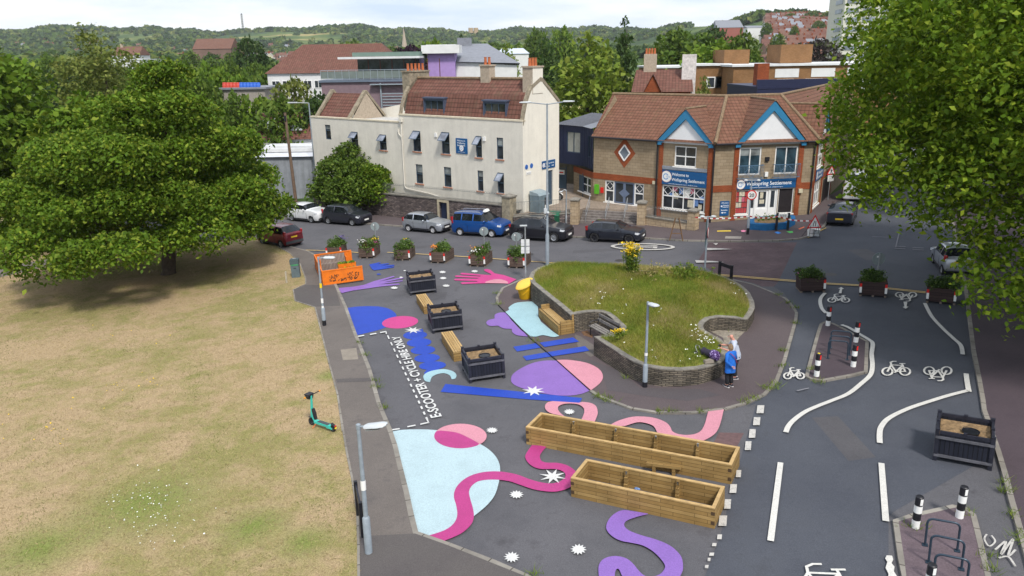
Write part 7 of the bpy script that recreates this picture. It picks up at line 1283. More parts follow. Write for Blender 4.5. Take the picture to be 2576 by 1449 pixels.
# ================================================================ VEHICLES
CARGL = glassmat('car_glass', (.015, .018, .022), .05); M_LENS = mat('headlight_lens', (.62, .64, .68), .15, .1, 9, spec=.8); M_TAIL = mat('tail_light', (.35, .012, .015), .2, .2, 9, spec=.8); M_ALLOY = mat('alloy_rim', (.42, .43, .45), .35, .12, 6, metal=.7)
def carpaint(n, c, metal=.35): return mat(n, c, .32, .04, 2, metal=metal, coat=.8)
def car(name, label, cat, paint, L, Wd, H, wb, prof, rimm=None, rails=None, bumper=None, wr_=.31, spokes=5, group=None, van=False, plate_rear=True, pillar=None, wiper=True):
    o = thing(name, label, cat, group=group); hl = L / 2; xf = hl - prof['fo']; xr = xf - wb; ws, rf, rr, rb = [hl - f * L for f in prof['gh']]; zh0, zc, zbr, zrb = prof['zh'], prof['zc'], prof['zbr'], prof['zrb']
    n = 64; xs = sorted(set([-hl + L * (.5 - .5 * cos(pi * k / n)) for k in range(n + 1)] + [ws, rf, rr, rb]))
    lerp = lambda a, b, t: a + (b - a) * max(0, min(1, t))
    def deck(x):
        if x >= ws: t = (x - ws) / (hl - ws); return zc - (zc - zh0) * t ** 1.5 - max(0, t - .86) ** 2 * 9
        if x <= rb: t = (rb - x) / max(.01, rb + hl); return zrb - max(0, t - .3) * .12
        return lerp(zbr, zc, (x - rb) / (ws - rb))
    def roof(x):
        if x >= ws or x <= rb: return None
        if x > rf: return lerp(H * .965, zc, (x - rf) / (ws - rf))
        if x >= rr: t = (x - rr) / (rf - rr); return H * .965 + H * .035 * sin(pi * min(1, t * .8 + .15))
        return lerp(H * .965 + H * .035 * sin(pi * .15), zrb, ((rr - x) / (rr - rb)) ** 1.15)
    def half(x):
        e = (abs(x) / hl); k = .16 if x > 0 else .10; return Wd / 2 * (1 - k * max(0, (e - .72) / .28) ** 2.2 - .015)
    R = wr_ + .055
    def arch(x):
        z = 0
        for xw in (xf, xr):
            if abs(x - xw) < R: z = max(z, wr_ + sqrt(R * R - (x - xw) ** 2) * .97)
        return z
    rings = []; info = []
    for x in xs:
        w = half(x); zb = .2 + .12 * max(0, (abs(x) / hl - .93) / .07); d = deck(x); r_ = roof(x); a = arch(x); full = r_ is not None and r_ > d + .06
        if full: gl = (r_ - d); wt = w * (.93 - .22 * gl / .6 * (.5 if van else 1)); up = [(w * .955, d + .02), (lerp(w * .95, wt, .93), d + gl * .86), (wt * .88, r_ - .012 * 2), (wt * .45, r_)]
        else: rr_ = max(d, r_ or 0); up = [(w * .95, d + .012), (w * .86, d + .02), (w * .7, d + .03), (w * .4, d + .036)]; 
        lo = [(w * .72, zb), (w * .93, zb + .02), (w * .985, zb + .14), (w, .56), (w * .985, d - .05)]
        pts = [(y, max(z, min(a, d - .04)) if a else z) for y, z in lo] + up; info.append((x, d, r_, full, len(pts)))
        top = pts[-1][1] + .004; ring = [(x, -y, z) for y, z in pts] + [(x, 0, top)] + [(x, y, z) for y, z in pts[::-1]]; rings.append(ring)
    M = len(rings[0]); body, wsn, rwn, sl_, sr_ = MB(), MB(), MB(), MB(), MB(); pil = pillar or [lerp(rb, ws, .42)]
    for i in range(len(xs) - 1):
        xm = (xs[i] + xs[i + 1]) / 2; fl = info[i][3] and info[i + 1][3]
        for j in range(M - 1):
            q = [rings[i][j], rings[i][j + 1], rings[i + 1][j + 1], rings[i + 1][j]]; jj = j if j < M // 2 else M - 2 - j; tgt = body
            if fl:
                if jj == 5 and all(abs(xm - p) > .05 for p in pil) and xs[i] > rb + .10 and xs[i + 1] < ws - .16: tgt = sr_ if j < M // 2 else sl_
                elif jj >= 7 and xm > rf: tgt = wsn
                elif jj >= 6 and xm > rf + .02: tgt = wsn
                elif jj >= 6 and xm < rr and xm > rb + .03: tgt = rwn
            tgt.face(q)
        body.face([rings[i][0], rings[i + 1][0], rings[i + 1][-1], rings[i][-1]])
    body.face(rings[0][::-1]); body.face(rings[-1]); body.build('body', paint, o, 50, world=False); wsn.build('windscreen', CARGL, o, 50, world=False)
    if rwn.f: rwn.build('rear_window', CARGL, o, 50, world=False)
    for s_ in (sl_, sr_):
        if s_.f: s_.build('side_window', CARGL, o, 50, world=False)
    m_ = MB(); m_.box((0, 0, .34), (L * .9, Wd * .72, .2)); m_.build('underbody', M_BLACK, o, world=False)
    for xw in (xf, xr):
        for s in (-1, 1): wheel(o, (xw, s * (Wd / 2 - .115), wr_), wr_, .2, rimm or M_ALLOY, spokes=spokes)
    yb = lambda x: half(x)
    bm_ = bumper or paint
    m_ = MB(); m_.box((hl - .07, 0, .36), (.16, Wd * .72, .2)); m_.box((hl - .045, 0, zh0 - .17), (.12, Wd * .45, .11)); m_.build('grille', M_BLACK, o, world=False)
    for s in (-1, 1):
        m_ = MB(); m_.box((hl - .26, s * (half(hl - .26) - .10), zh0 - .06), (.34, .21, .13), -s * .5, Matrix.Rotation(.25, 3, 'Y')); m_.build('headlight', M_LENS, o, world=False)
        zt = prof.get('tz', .95); th_ = prof.get('th', .34); m_ = MB(); m_.box((-hl + .10, s * (half(-hl + .1) - .06), zt), (.16, .13, th_), s * .3, Matrix.Rotation(prof.get('tt', -.25), 3, 'Y')); m_.build('tail_light', M_TAIL, o, world=False)
        m_ = MB(); m_.ball((ws - .42, s * (half(ws - .4) + .09), zc + .05), (.07, .11, .075), 8, 6); m_.build('door_mirror', paint, o, True, world=False)
        m_ = MB(); m_.box((-.02 + (xf + xr) / 2, s * (Wd / 2 - .004), .3), (wb - 2 * R, .02, .1)); m_.build('sill_trim', M_BLACK, o, world=False)
        for xd in (lerp(rb, ws, .40), lerp(rb, ws, .66)): m_ = MB(); m_.box((xd, s * (Wd / 2 - .004), zc - .13), (.16, .03, .025)); m_.build('door_handle', paint if not van else M_BLACK, o, world=False)
        for xd in (lerp(rb, ws, .42), ws - .2): m_ = MB(); m_.box((xd, s * (Wd / 2 - .006), .62), (.012, .012, .5)); m_.build('door_seam', M_BLACK, o, world=False)
    for xx, mm_ in ((hl + .005, M_WHITE), (-hl - .006, mat('yellow_plate', (.72, .48, .02), .5, .05, 5))): m_ = MB(); m_.box((xx, 0, .47 if xx > 0 else prof.get('pz', .62)), (.02, .52, .115)); m_.build('number_plate', mm_, o, world=False)
    if bumper: m_ = MB(); m_.box((-hl + .03, 0, .42), (.14, Wd * .86, .2)); m_.box((hl - .03, 0, .36), (.12, Wd * .80, .12)); m_.build('bumper', bumper, o, world=False)
    if rails:
        for s in (-1, 1): m_ = MB(); m_.tube([(rf - .1, s * Wd * .36, H - .02), (rf - .25, s * Wd * .36, H + .05), (rr + .2, s * Wd * .36, H + .05), (rr + .05, s * Wd * .36, H - .03)], .022, 6); m_.build('roof_rail', rails, o, world=False)
    return o
HATCH = dict(fo=.82, gh=(.30, .46, .86, .985), zh=.76, zc=.94, zbr=1.0, zrb=1.0, tz=.98, th=.3, pz=.78); MPV = dict(fo=.9, gh=(.22, .43, .86, .985), zh=.82, zc=1.02, zbr=1.06, zrb=1.08, tz=1.1, th=.34, pz=.8); SUV = dict(fo=.88, gh=(.29, .45, .82, .965), zh=.92, zc=1.08, zbr=1.15, zrb=1.12, tz=1.05, th=.22, pz=.8); TAXI = dict(fo=.9, gh=(.22, .40, .95, .992), zh=.94, zc=1.16, zbr=1.18, zrb=1.16, tz=1.2, th=.5, pz=.7); VAN = dict(fo=1.0, gh=(.14, .28, .985, .997), zh=1.05, zc=1.35, zbr=1.4, zrb=1.35, tz=1.2, th=.6, pz=.6); FAST = dict(fo=.9, gh=(.28, .46, .70, .95), zh=.74, zc=.94, zbr=1.02, zrb=1.02, tz=.92, th=.14, pz=.55, tt=0)
def park(o, pr, pf, Wd, fo, L, wb):
    a, b = G(pr), G(pf); yw = yaw2(a, b); c = (a + b) / 2 + Vector((-sin(yw), cos(yw), 0)) * (Wd / 2 - .1); xm = L / 2 - fo - wb / 2; c -= Vector((cos(yw), sin(yw), 0)) * xm; put(o, c, yw)
SIL = carpaint('silver_paint', (.42, .45, .50), .6); BLK = carpaint('black_car_paint', (.010, .010, .016), .2); CHAR = carpaint('charcoal_paint', (.028, .030, .045), .4)
o = car('parked_car', 'white compact SUV parked furthest left by the stone wall', 'car', carpaint('white_car_paint', (.75, .76, .78), .1), 4.13, 1.76, 1.56, 2.53, SUV, M_ALLOY, group='cars parked along the wall', bumper=M_DGREY); park(o, C('c4', 262, 850), C('c4', 402, 864), 1.76, .88, 4.13, 2.53)
o = car('parked_car', 'charcoal people carrier parked behind the white SUV by the wall', 'car', CHAR, 4.36, 1.77, 1.62, 2.75, MPV, M_ALLOY, group='cars parked along the wall'); park(o, C('c4', 525, 872), C('c4', 690, 885), 1.77, .9, 4.36, 2.75)
o = car('parked_car', 'small silver hatchback parked left of the blue taxi', 'car', SIL, 3.9, 1.65, 1.46, 2.46, HATCH, mat('steel_hubcap', (.5, .5, .52), .4, .1, 6), group='cars parked along the wall', wr_=.29, spokes=8); park(o, C('c4', 1098, 925), C('c4', 1270, 940), 1.65, .82, 3.9, 2.46)
o = car('parked_taxi', 'bright blue tall taxi with silver roof rails and a roof sign', 'taxi', carpaint('blue_car_paint', (.008, .075, .30), .4), 4.38, 1.81, 1.78, 2.73, TAXI, MATS['steel_hubcap'], rails=M_CHROME, spokes=9, pillar=[-.25, -1.25], group='cars parked along the wall'); park(o, C('c4', 1467, 955), C('c4', 1690, 968), 1.81, .9, 4.38, 2.73)
m_ = MB(); m_.hexa([(.35, -.3, 1.79), (.62, -.3, 1.79), (.62, .3, 1.79), (.35, .3, 1.79)], [(.40, -.26, 1.95), (.56, -.26, 1.95), (.56, .26, 1.95), (.40, .26, 1.95)]); ts = m_.build('taxi_sign', M_WHITE, o, world=False); m_ = MB(); text_on(m_, 'TAXI', (.606, -.2, 1.82), (0, 1, 0), (-.06, 0, .16), .6, .4, .02); m_.build('sign_lettering', M_BLACK, ts, world=False)
o = car('parked_car', 'black SUV with silver five-spoke wheels parked right of the blue taxi', 'car', BLK, 4.47, 1.85, 1.65, 2.67, SUV, M_ALLOY, rails=M_BLACK, wr_=.36, group='cars parked along the wall'); park(o, C('c4', 1895, 987), C('c4', 2138, 1002), 1.85, .88, 4.47, 2.67)
o = car('parked_car', 'small black hatchback with black wheels parked by the shop steps', 'car', carpaint('blue_black_paint', (.012, .015, .026), .3), 3.97, 1.74, 1.42, 2.5, HATCH, M_BLACK, wr_=.325, group='cars parked along the wall'); park(o, C('c4', 2419, 1000), C('c4', 2679, 1012), 1.74, .82, 3.97, 2.5)
def parkrear(o, prear, yw, L): c = G(prear) + Vector((cos(yw), sin(yw), 0)) * L / 2; put(o, c, yw)
o = car('parked_car', 'dark red compact people carrier seen from behind under the maple', 'car', carpaint('red_car_paint', (.20, .008, .018), .4), 4.08, 1.73, 1.63, 2.54, MPV, M_ALLOY, bumper=M_DGREY); parkrear(o, C('c4', 283, 1035), radians(139), 4.08)
o = car('parked_car', 'dark grey sloping-back car seen from behind beside the shop corner', 'car', CHAR, 4.47, 1.82, 1.45, 2.7, FAST, M_DGREY, wr_=.32); parkrear(o, C('c5', 2340, 892), radians(62), 4.47)
o = car('parked_car', 'small silver hatchback seen from behind under the plane tree', 'car', SIL, 3.6, 1.6, 1.48, 2.4, HATCH, M_ALLOY, wr_=.28); parkrear(o, C('r0', 2025, 388), radians(72), 3.6)
o = car('parked_van', 'white van seen from behind further up the side street', 'van', carpaint('white_van_paint', (.72, .73, .75), .05), 5.2, 1.95, 2.3, 3.2, VAN, M_DGREY, van=True); parkrear(o, C('c5', 2450, 718), radians(64), 5.2)
# motorcycle
a, b = U(C('c4', 2070, 690), TZ), U(C('c4', 2185, 702), TZ); yw = yaw2(a, b); o = thing('motorcycle', 'black and white motorcycle parked beside the cream house', 'motorcycle', (a + b) / 2, yw)
wheel(o, (.66, 0, .3), .31, .11, M_ALLOY, spokes=9); wheel(o, (-.66, 0, .3), .31, .14, M_ALLOY, spokes=9)
m_ = MB(); m_.ball((.0, 0, .46), (.3, .16, .2), 10, 7); m_.tube([(-.66, .0, .32), (-.1, .0, .4), (.2, 0, .62), (.42, 0, .86)], [.05, .07, .06, .045], 8); m_.build('engine', M_BLACK, o, True, world=False); m_ = MB(); m_.ball((.12, 0, .82), (.28, .15, .13), 10, 7); m_.build('tank', M_WHITE, o, True, world=False); m_ = MB(); m_.tube([(-.12, 0, .80), (-.45, 0, .82), (-.82, 0, .90)], [.12, .12, .05], 10); m_.build('seat', M_BLACK, o, True, world=False)
m_ = MB()
for s in (-1, 1): m_.tube([(.66, s * .08, .3), (.44, s * .08, .92)], .025, 7)
m_.build('fork', M_CHROME, o, True, world=False); m_ = MB(); m_.tube([(.36, -.38, 1.05), (.44, -.12, 1.0), (.44, .12, 1.0), (.36, .38, 1.05)], .016, 6); m_.build('handlebar', M_BLACK, o, world=False); m_ = MB(); m_.ball((.55, 0, .92), (.09, .1, .1), 10, 7); m_.build('headlight', M_LENS, o, True, world=False); m_ = MB(); m_.tube([(.1, -.16, .3), (-.4, -.2, .3), (-.85, -.2, .42)], [.03, .05, .05], 8); m_.build('exhaust', M_CHROME, o, True, world=False); m_ = MB(); rows = [[(.66 + .34 * cos(t), y, .3 + .34 * sin(t)) for y in (-.07, .07)] for t in [.5 + .22 * k for k in range(8)]]; m_.grid(rows); m_.build('mudguard', M_WHITE, o, world=False)
# bicycle
a, b = U(C('c4', 1890, 762), .80), U(C('c4', 1967, 775), .80); yw = yaw2(a, b); o = thing('bicycle', 'thin black bicycle locked against the railing', 'bicycle', (a + b) / 2 + Vector((.1, .25, .02)), yw)
for xw in (-.52, .52): m_ = MB(); m_.tube([(xw + .33 * cos(t), 0, .34 + .33 * sin(t)) for t in [2 * pi * k / 24 for k in range(25)]], .02, 6); wl_ = m_.build('wheel', M_RUB, o, True, world=False); m_ = MB(); [m_.tube([(xw, 0, .34), (xw + .32 * cos(t), 0, .34 + .32 * sin(t))], .004, 3) for t in [2 * pi * k / 12 for k in range(12)]]; m_.lathe((xw, 0, .34), [(.03, -.04), (.03, .04)], 8, 'Y'); m_.build('spokes', M_STEEL, wl_, world=False)
m_ = MB(); m_.tube([(-.52, 0, .34), (-.05, 0, .32), (.4, 0, .78), (.52, 0, .34)], .018, 6); m_.tube([(-.52, 0, .34), (-.2, 0, .80), (-.05, 0, .32)], .018, 6); m_.tube([(-.2, 0, .78), (.4, 0, .82)], .018, 6); m_.build('frame', M_BLACK, o, world=False); m_ = MB(); m_.tube([(.38, 0, .8), (.36, 0, .98)], .015, 6); m_.tube([(.36, -.25, 1.0), (.38, 0, .98), (.36, .25, 1.0)], .014, 6); m_.build('handlebar', M_BLACK, o, world=False); m_ = MB(); m_.ball((-.24, 0, .92), (.14, .06, .035), 8, 5); m_.tube([(-.2, 0, .8), (-.23, 0, .9)], .014, 6); m_.build('saddle', M_BLACK, o, world=False); m_ = MB(); m_.lathe((-.05, -.03, .32), [(.09, -.01), (.09, .01)], 14, 'Y'); m_.tube([(-.05, -.05, .32), (.08, -.06, .2)], .012, 5); m_.build('crank', M_STEEL, o, world=False)
# orange barrier, cabinet
a, b = U(C('c4', 1925, 755), TZ), U(C('c4', 2062, 735), TZ); a = U(C('c4', 1935, 738), TZ); b = U(C('c4', 2066, 742), TZ); yw = yaw2(a, b); L = (b - a).length; o = thing('barrier', 'orange plastic pedestrian barrier beside the bicycle', 'barrier', (a + b) / 2, yw); M_OB = mat('orange_plastic', (.72, .10, .02), .5, .08, 4)
m_ = MB(); pts = [(-L / 2 + .1, 0, .12), (-L / 2, 0, .25), (-L / 2, 0, .85), (-L / 2 + .12, 0, .98), (L / 2 - .12, 0, .98), (L / 2, 0, .85), (L / 2, 0, .25), (L / 2 - .1, 0, .12), (-L / 2 + .1, 0, .12)]; m_.tube(pts, .045, 6); m_.box((0, 0, .83), (L - .1, .04, .16)); m_.build('panel_frame', M_OB, o, world=False); m_ = MB()
for k in range(9): x = -L / 2 + L * (k + 1) / 10; m_.tube([(x, 0, .13), (x, 0, .78)], .02, 5)
m_.build('bars', M_OB, o, world=False)
for s in (-1, 1): m_ = MB(); m_.box((s * L * .34, 0, .03), (.12, .5, .06)); m_.build('foot', M_BLACK, o, world=False)
a, b = U(C('c4', 1935, 700), TZ), U(C('c4', 2030, 700), TZ); yw = YW + radians(2); o = thing('bin_store', 'grey blue metal bin store with sloping lid against the cream gable', 'cabinet', GE.pt(1.2, TZ, .65), GE.yaw); m_ = MB(); m_.box((0, 0, .65), (1.3, .9, 1.3)); m_.build('body', mat('blue_grey_cabinet', (.14, .19, .22), .5, .12, 3), o, world=False); m_ = MB(); m_.hexa([(-.67, -.47, 1.302), (.67, -.47, 1.302), (.67, .47, 1.302), (-.67, .47, 1.302)], [(-.67, -.3, 1.5), (.67, -.3, 1.5), (.67, .47, 1.62), (-.67, .47, 1.62)]); m_.build('lid', mat('pale_blue_grey_lid', (.24, .30, .33), .5, .1, 3), o, world=False); m_ = MB(); m_.box((.3, -.455, .75), (.5, .014, .7)); m_.m(1).box((.3, -.464, .35), (.45, .006, .35)); m_.build('notice', [M_DGREY, M_WHITE], o, world=False)
# green lidded box behind the SUV, slim lamp near steps
o = stand('grit_box', 'dark green plastic box standing behind the black SUV', 'box', G(C('c4', 2120, 900)) + Vector((.2, .5, 0)), -.35, dz=.1); m_ = MB(); m_.box((0, 0, .4), (1.0, .7, .8)); m_.build('body', mat('dark_green_plastic', (.012, .09, .045), .5, .1, 4), o, world=False); m_ = MB(); m_.hexa([(-.53, -.38, .802), (.53, -.38, .802), (.53, .38, .802), (-.53, .38, .802)], [(-.48, -.3, .98), (.48, -.3, .98), (.48, .36, 1.08), (-.48, .36, 1.08)]); m_.build('lid', mat('green_lid', (.018, .13, .07), .5, .1, 4), o, world=False)
g = G(C('c4', 2222, 880), .1); H_ = hgt(g, C('c4', 2222, 630)); lo_ = thing('street_lamp', 'short galvanised lamp with a curved arm by the steps', 'lamp', g, pi); m_ = MB(); m_.lathe((0, 0, 0), [(.08, 0), (.08, .7), (.05, .75), (.045, H_)], 12); m_.build('column', M_STEEL, lo_, True, world=False); m_ = MB(); m_.tube([(0, 0, H_), (.15, 0, H_ + .05), (.35, 0, H_ - .05)], .03, 7); m_.ball((.42, 0, H_ - .1), (.2, .09, .06), 9, 6); m_.build('lamp_head', M_STEEL, lo_, True, world=False)
# blue flower bed + street name + tape + roadworks sign
BB = C('c5', 1703, 912, 1822, 920, 1968, 908, 2028, 875, 2020, 852, 1880, 850, 1760, 862, 1700, 882); bb = [G(p, .1) - Vector((0, 0, .1)) for p in BB]; o = thing('flower_bed', 'low blue painted brick flower bed outside the white shop door', 'flower bed', sum(bb, Vector()) / len(bb)); m_ = MB(); m_.slab(bb, .0, .55); m_.build('walls', brickmat('blue_painted_brick', (.015, .12, .30), (.02, .15, .36), (.01, .08, .2), .22, .075, .006, .7, .2), o); ct = sum(bb, Vector()) / len(bb); inn_ = [ct + (p - ct) * .8 + Vector((0, 0, .56)) for p in bb]; m_ = MB(); m_.flat(inn_); m_.build('soil', M_SOIL, o)
P = np.array([tuple(ct)]) + RNG.normal(size=(500, 3)) * [1.3, .25, .1] + [0, 0, .68]; P = P[inpoly(P, np.array([(p.x, p.y) for p in inn_]))]; ob = fastmesh('plants', leaf_quads(P - np.array(tuple(o.location)), .07, .5), 4, [LF_HERB, LF_YG], o, RNG.integers(0, 2, len(P)))
g0, g1 = G(C('c5', 1886, 915), .1), G(C('c5', 1968, 912), .1); yw = yaw2(g0, g1); L = (g1 - g0).length; o = stand('street_name_sign', 'white street name sign on two black posts in front of the blue flower bed', 'sign', (g0 + g1) / 2 - Vector((0, .15, 0)), yw, dz=.1, tilt=False)
for s in (-1, 1): m_ = MB(); m_.box((s * L / 2, 0, .62), (.14, .14, 1.24)); m_.build('post', M_BLACK, o, world=False)
m_ = MB(); m_.box((0, -.03, 1.05), (L - .14, .04, .26)); pl = m_.build('name_plate', M_WHITE, o, world=False); m_ = MB(); text_on(m_, 'DUCIE RD', (0, -.053, .98), (1, 0, 0), (0, 0, 1), .16, L - .35, .01, True); m_.build('plate_lettering', M_BLACK, pl, world=False)
tpnt = [G(C('c5', 1300, 925), .1) + Vector((0, -.3, 1.05)), G(C('c5', 1688, 945), .1) + Vector((0, -.12, 1.25)), G(C('c5', 1885, 915), .1) + Vector((0, -.3, 1.0)), G(C('c5', 2140, 960), .1) + Vector((0, .1, 1.0))]; o = thing('hazard_tape', 'red and white striped hazard tape strung across the shop pavement', 'tape', tpnt[1]); m_ = MB(); k = 0
for a, b in zip(tpnt, tpnt[1:]):
    nseg = int((b - a).length / .2)
    for i in range(nseg): p, q = a.lerp(b, i / nseg), a.lerp(b, (i + 1) / nseg); sg = lambda t: Vector((0, 0, -.12 * sin(pi * t))); p = p + sg(i / nseg); q = q + sg((i + 1) / nseg); k += 1; m_.m(k % 2).hexa([p, q, q + Vector((0, .004, 0)), p + Vector((0, .004, 0))], [p + Vector((0, 0, .09)), q + Vector((0, 0, .09)), q + Vector((0, .004, .09)), p + Vector((0, .004, .09))])
m_.build('tape', [M_WHITE, mat('red_tape', (.42, .03, .03), .5)], o)
g = G(C('c5', 2140, 965), .1); o = stand('roadworks_sign', 'red triangle road narrows sign on a folding frame at the pavement corner', 'sign', g, .15, dz=.1, tilt=False); m_ = MB(); plate(m_, [(x, y + .0, z) for x, y, z in tri(.62, -.3, .98)]); pl = m_.build('triangle_plate', MATS['red_sign_ring'], o, world=False); m_ = MB(); plate(m_, tri(.44, -.306, .98), .004); m_.build('white_field', M_WHITE, pl, world=False); m_ = MB(); y = -.309
for pts in ([(-.11, -.15), (-.06, -.15), (-.06, .02), (-.01, .1), (-.01, .22), (-.06, .22), (-.06, .12), (-.11, .02)], [(.05, -.15), (.10, -.15), (.10, .2), (.05, .2)]): m_.face([(x, y, .95 + z) for x, z in pts])
m_.build('road_symbol', M_BLACK, pl, world=False); m_ = MB()
for s in (-1, 1): m_.tube([(s * .25, -.29, .9), (s * .4, -.45, 0)], .018, 5); m_.tube([(s * .25, -.29, .9), (s * .45, .35, 0)], .018, 5)
m_.tube([(-.35, -.4, .35), (.35, -.4, .35)], .015, 5); m_.build('folding_frame', M_DGREY, o, world=False)
for (dx, dy, r, h, lb) in ((.1, .25, .22, .5, 'white tub standing under the road narrows sign'), (.5, .2, .2, .42, 'pale grey tub beside the road narrows sign')): t = stand('paint_tub', lb, 'tub', g + Vector((dx, dy + .1, 0)), 0, 'tubs by the road narrows sign', dz=.1, tilt=False); m_ = MB(); m_.lathe((0, 0, 0), [(r * .85, 0), (r, h)], 14); m_.build('bucket', M_WHITE if dx < .3 else MATS['pale_grey_lantern'], t, True, world=False); m_ = MB(); m_.lathe((0, 0, h + .002), [(r + .02, 0), (r + .02, .04), (.01, .05)], 14); m_.build('lid', M_WHITE, t, True, world=False)
a = G(C('c5', 1180, 990), .1); o = stand('a_frame', 'empty wooden folding easel on the pavement by the low block wall', 'easel', a + Vector((0, .2, 0)), -.2, dz=.1, tilt=False); m_ = MB()
for s in (-1, 1): m_.bar((s * .45, -.3, 0), (s * .12, 0, 1.55), .05); m_.bar((s * .42, .45, 0), (s * .1, .02, 1.5), .045)
m_.bar((-.33, -.2, .5), (.33, -.2, .5), .05); m_.build('legs', mat('brown_easel_wood', (.16, .09, .045), .8, .2, 6), o, world=False)
# timber telegraph pole and street lamp beyond the cream house
a = B(C('c2', 262, 1200), 74); t = B(C('c2', 207, 808), 74); zb_ = zg(a.x, a.y); o = thing('telegraph_pole', 'brown leaning timber telegraph pole left of the cream house', 'pole', (a.x, a.y, zb_)); m_ = MB(); m_.tube([(0, 0, 0), (t.x - a.x, t.y - a.y, t.z - zb_)], [.17, .12], 10); m_.build('pole', mat('brown_pole_wood', (.15, .10, .07), .9, .25, 5), o, True, world=False); m_ = MB(); m_.box((t.x - a.x, -.1, t.z - zb_ - .5), (.2, .2, .5)); m_.build('junction_box', M_BLACK, o, world=False)
a = B(C('c2', 410, 1060), 77); t = B(C('c2', 378, 738), 77); zb_ = zg(a.x, a.y); o = thing('street_lamp', 'tall grey street lamp with one arm at the left end of the cream house', 'lamp', (a.x, a.y, zb_)); m_ = MB(); m_.tube([(0, 0, 0), (t.x - a.x, 0, t.z - zb_)], [.11, .06], 10); m_.build('column', M_GREYP, o, True, world=False); m_ = MB(); q = (t.x - a.x, 0, t.z - zb_); m_.tube([q, (q[0] - 1.2, 0, q[2] + .05)], .035, 6); m_.box((q[0] - 1.6, 0, q[2] + .07), (.9, .22, .1)); m_.build('lamp_head', MATS['pale_grey_lantern'], o, world=False)
# ================================================================ TREES
M_BARK = mat('bark', (.075, .055, .04), .95, .35, 4, bmp=.8); LG = {}
for k, c in dict(maple=((.06, .118, .008), (.112, .19, .016), (.22, .265, .03)), plane=((.075, .14, .008), (.13, .21, .014), (.24, .30, .024)), bright=((.08, .15, .012), (.12, .2, .02), (.19, .25, .03)), olive=((.10, .14, .028), (.16, .19, .04), (.22, .24, .06)), pale=((.11, .17, .02), (.18, .24, .03), (.24, .28, .05)), dark=((.032, .062, .016), (.05, .092, .022), (.08, .12, .03)), purple=((.02, .008, .02), (.032, .012, .03), (.05, .02, .035)), grey=((.05, .04, .04), (.075, .06, .055), (.07, .09, .03)), mid=((.055, .10, .015), (.095, .155, .022), (.15, .20, .034))).items(): LG[k] = leafmat('leaves_' + k, *c, trans=.30)
def tree(name, label, base, lobes, ncl, per, size, spread, m, tr=.3, th=2.0, group=None, inner=.7, limbs=9):
    o = thing(name, label, 'tree' if 'bush' not in name else 'bush', base, 0, group); P = crown_pts(lobes, ncl, per, spread, inner); f = fastmesh('crown', leaf_quads(P, size, .45), 4, m, o)
    t = MB(); top = max(l[2] for l in lobes); cx, cy = lobes[0][0] * .2, lobes[0][1] * .2; t.tube([(0, 0, -.3), (0, 0, .2), (cx * .3, cy * .3, th), (cx, cy, (th + top) / 2), (cx, cy, top)], [tr * 1.5, tr * 1.1, tr, tr * .6, tr * .15], 10)
    for l in lobes[:limbs]: t.tube([(0, 0, th * .8), (l[0] * .45, l[1] * .45, th + (l[2] - th) * .45), (l[0] * .95, l[1] * .95, l[2])], [tr * .5, tr * .32, tr * .08], 6)
    t.build('trunk', M_BARK, o, True, world=False); return o
def rnglobes(levels, seed):
    r = random.Random(seed); out = []
    for z, R, n, rr, rz in levels:
        for k in range(n): a = 2 * pi * (k + r.random() * .6) / n; q = R * (.8 + .35 * r.random()); out.append((q * cos(a), q * sin(a), z + rz * (r.random() - .5) * .6, rr * (.8 + .4 * r.random()), rr * (.8 + .4 * r.random()), rz * (.8 + .4 * r.random())))
    return out
g = G((425, 690), .05); tree('maple_tree', 'broad domed maple tree standing on the lawn, the largest tree on the left', g, [(l[0] - .7 + .22 * max(0, l[2] - 4), l[1], l[2], l[3] * k, l[4] * k, l[5] * k) for l, k in ((l, random.choice((.78, .95, 1.05, 1.3)) if l[3] < 4 else .95) for l in rnglobes([(3.7, 7.2, 18, 1.7, 1.05), (5.9, 6.3, 16, 1.75, 1.1), (8.3, 4.8, 12, 1.7, 1.1), (10.6, 2.5, 6, 1.5, 1.0), (12.3, .5, 2, 1.2, 1.1), (6.5, .5, 1, 4.6, 4)], 4))], 15000, 11, .112, .27, LG['maple'], .42, 2.2, None, .78, 12)
tree('plane_tree', 'huge bright green plane tree overhanging the road on the right', (27.5, 31, 1.0), rnglobes([(6.8, 9.6, 12, 2.8, 1.8), (8.9, 10.2, 12, 3.4, 2.6), (12.2, 8.8, 10, 3.4, 2.6), (15.5, 5.5, 7, 3.2, 2.4), (17, 0, 1, 4, 3), (10, 2, 2, 8, 6)], 8) + [(-12.0, 0, 7.8, 2.3, 2.5, 1.6), (-11.8, 1.5, 9.6, 2.2, 2.4, 1.6), (-11.2, -1, 6.2, 2.2, 2.3, 1.2), (-11.2, 0, 11.6, 2.3, 2.4, 1.6), (-9.3, 1, 13.4, 2.4, 2.5, 1.6), (-9.5, -3, 7.5, 2.4, 2.4, 1.6), (-9, -3, 10.2, 2.4, 2.4, 1.6), (-10.1, -5, 3.7, 1.2, 1.4, 1.1), (-8.6, -4, 5, 2, 2, 1.4), (-8.4, -5.5, 2.9, 1.3, 1.3, .9)], 21000, 13, .105, .33, LG['plane'], .55, 4.5, None, .76, 14)
tree('plane_tree', 'second green plane tree further up the street on the right', (39, 58, 1.5), rnglobes([(6, 7, 9, 3.4, 2.4), (10, 7, 9, 3.6, 2.6), (14, 4.5, 6, 3.4, 2.4), (16, 0, 1, 4, 3)], 3), 2600, 9, .30, .5, LG['mid'], .5, 4)
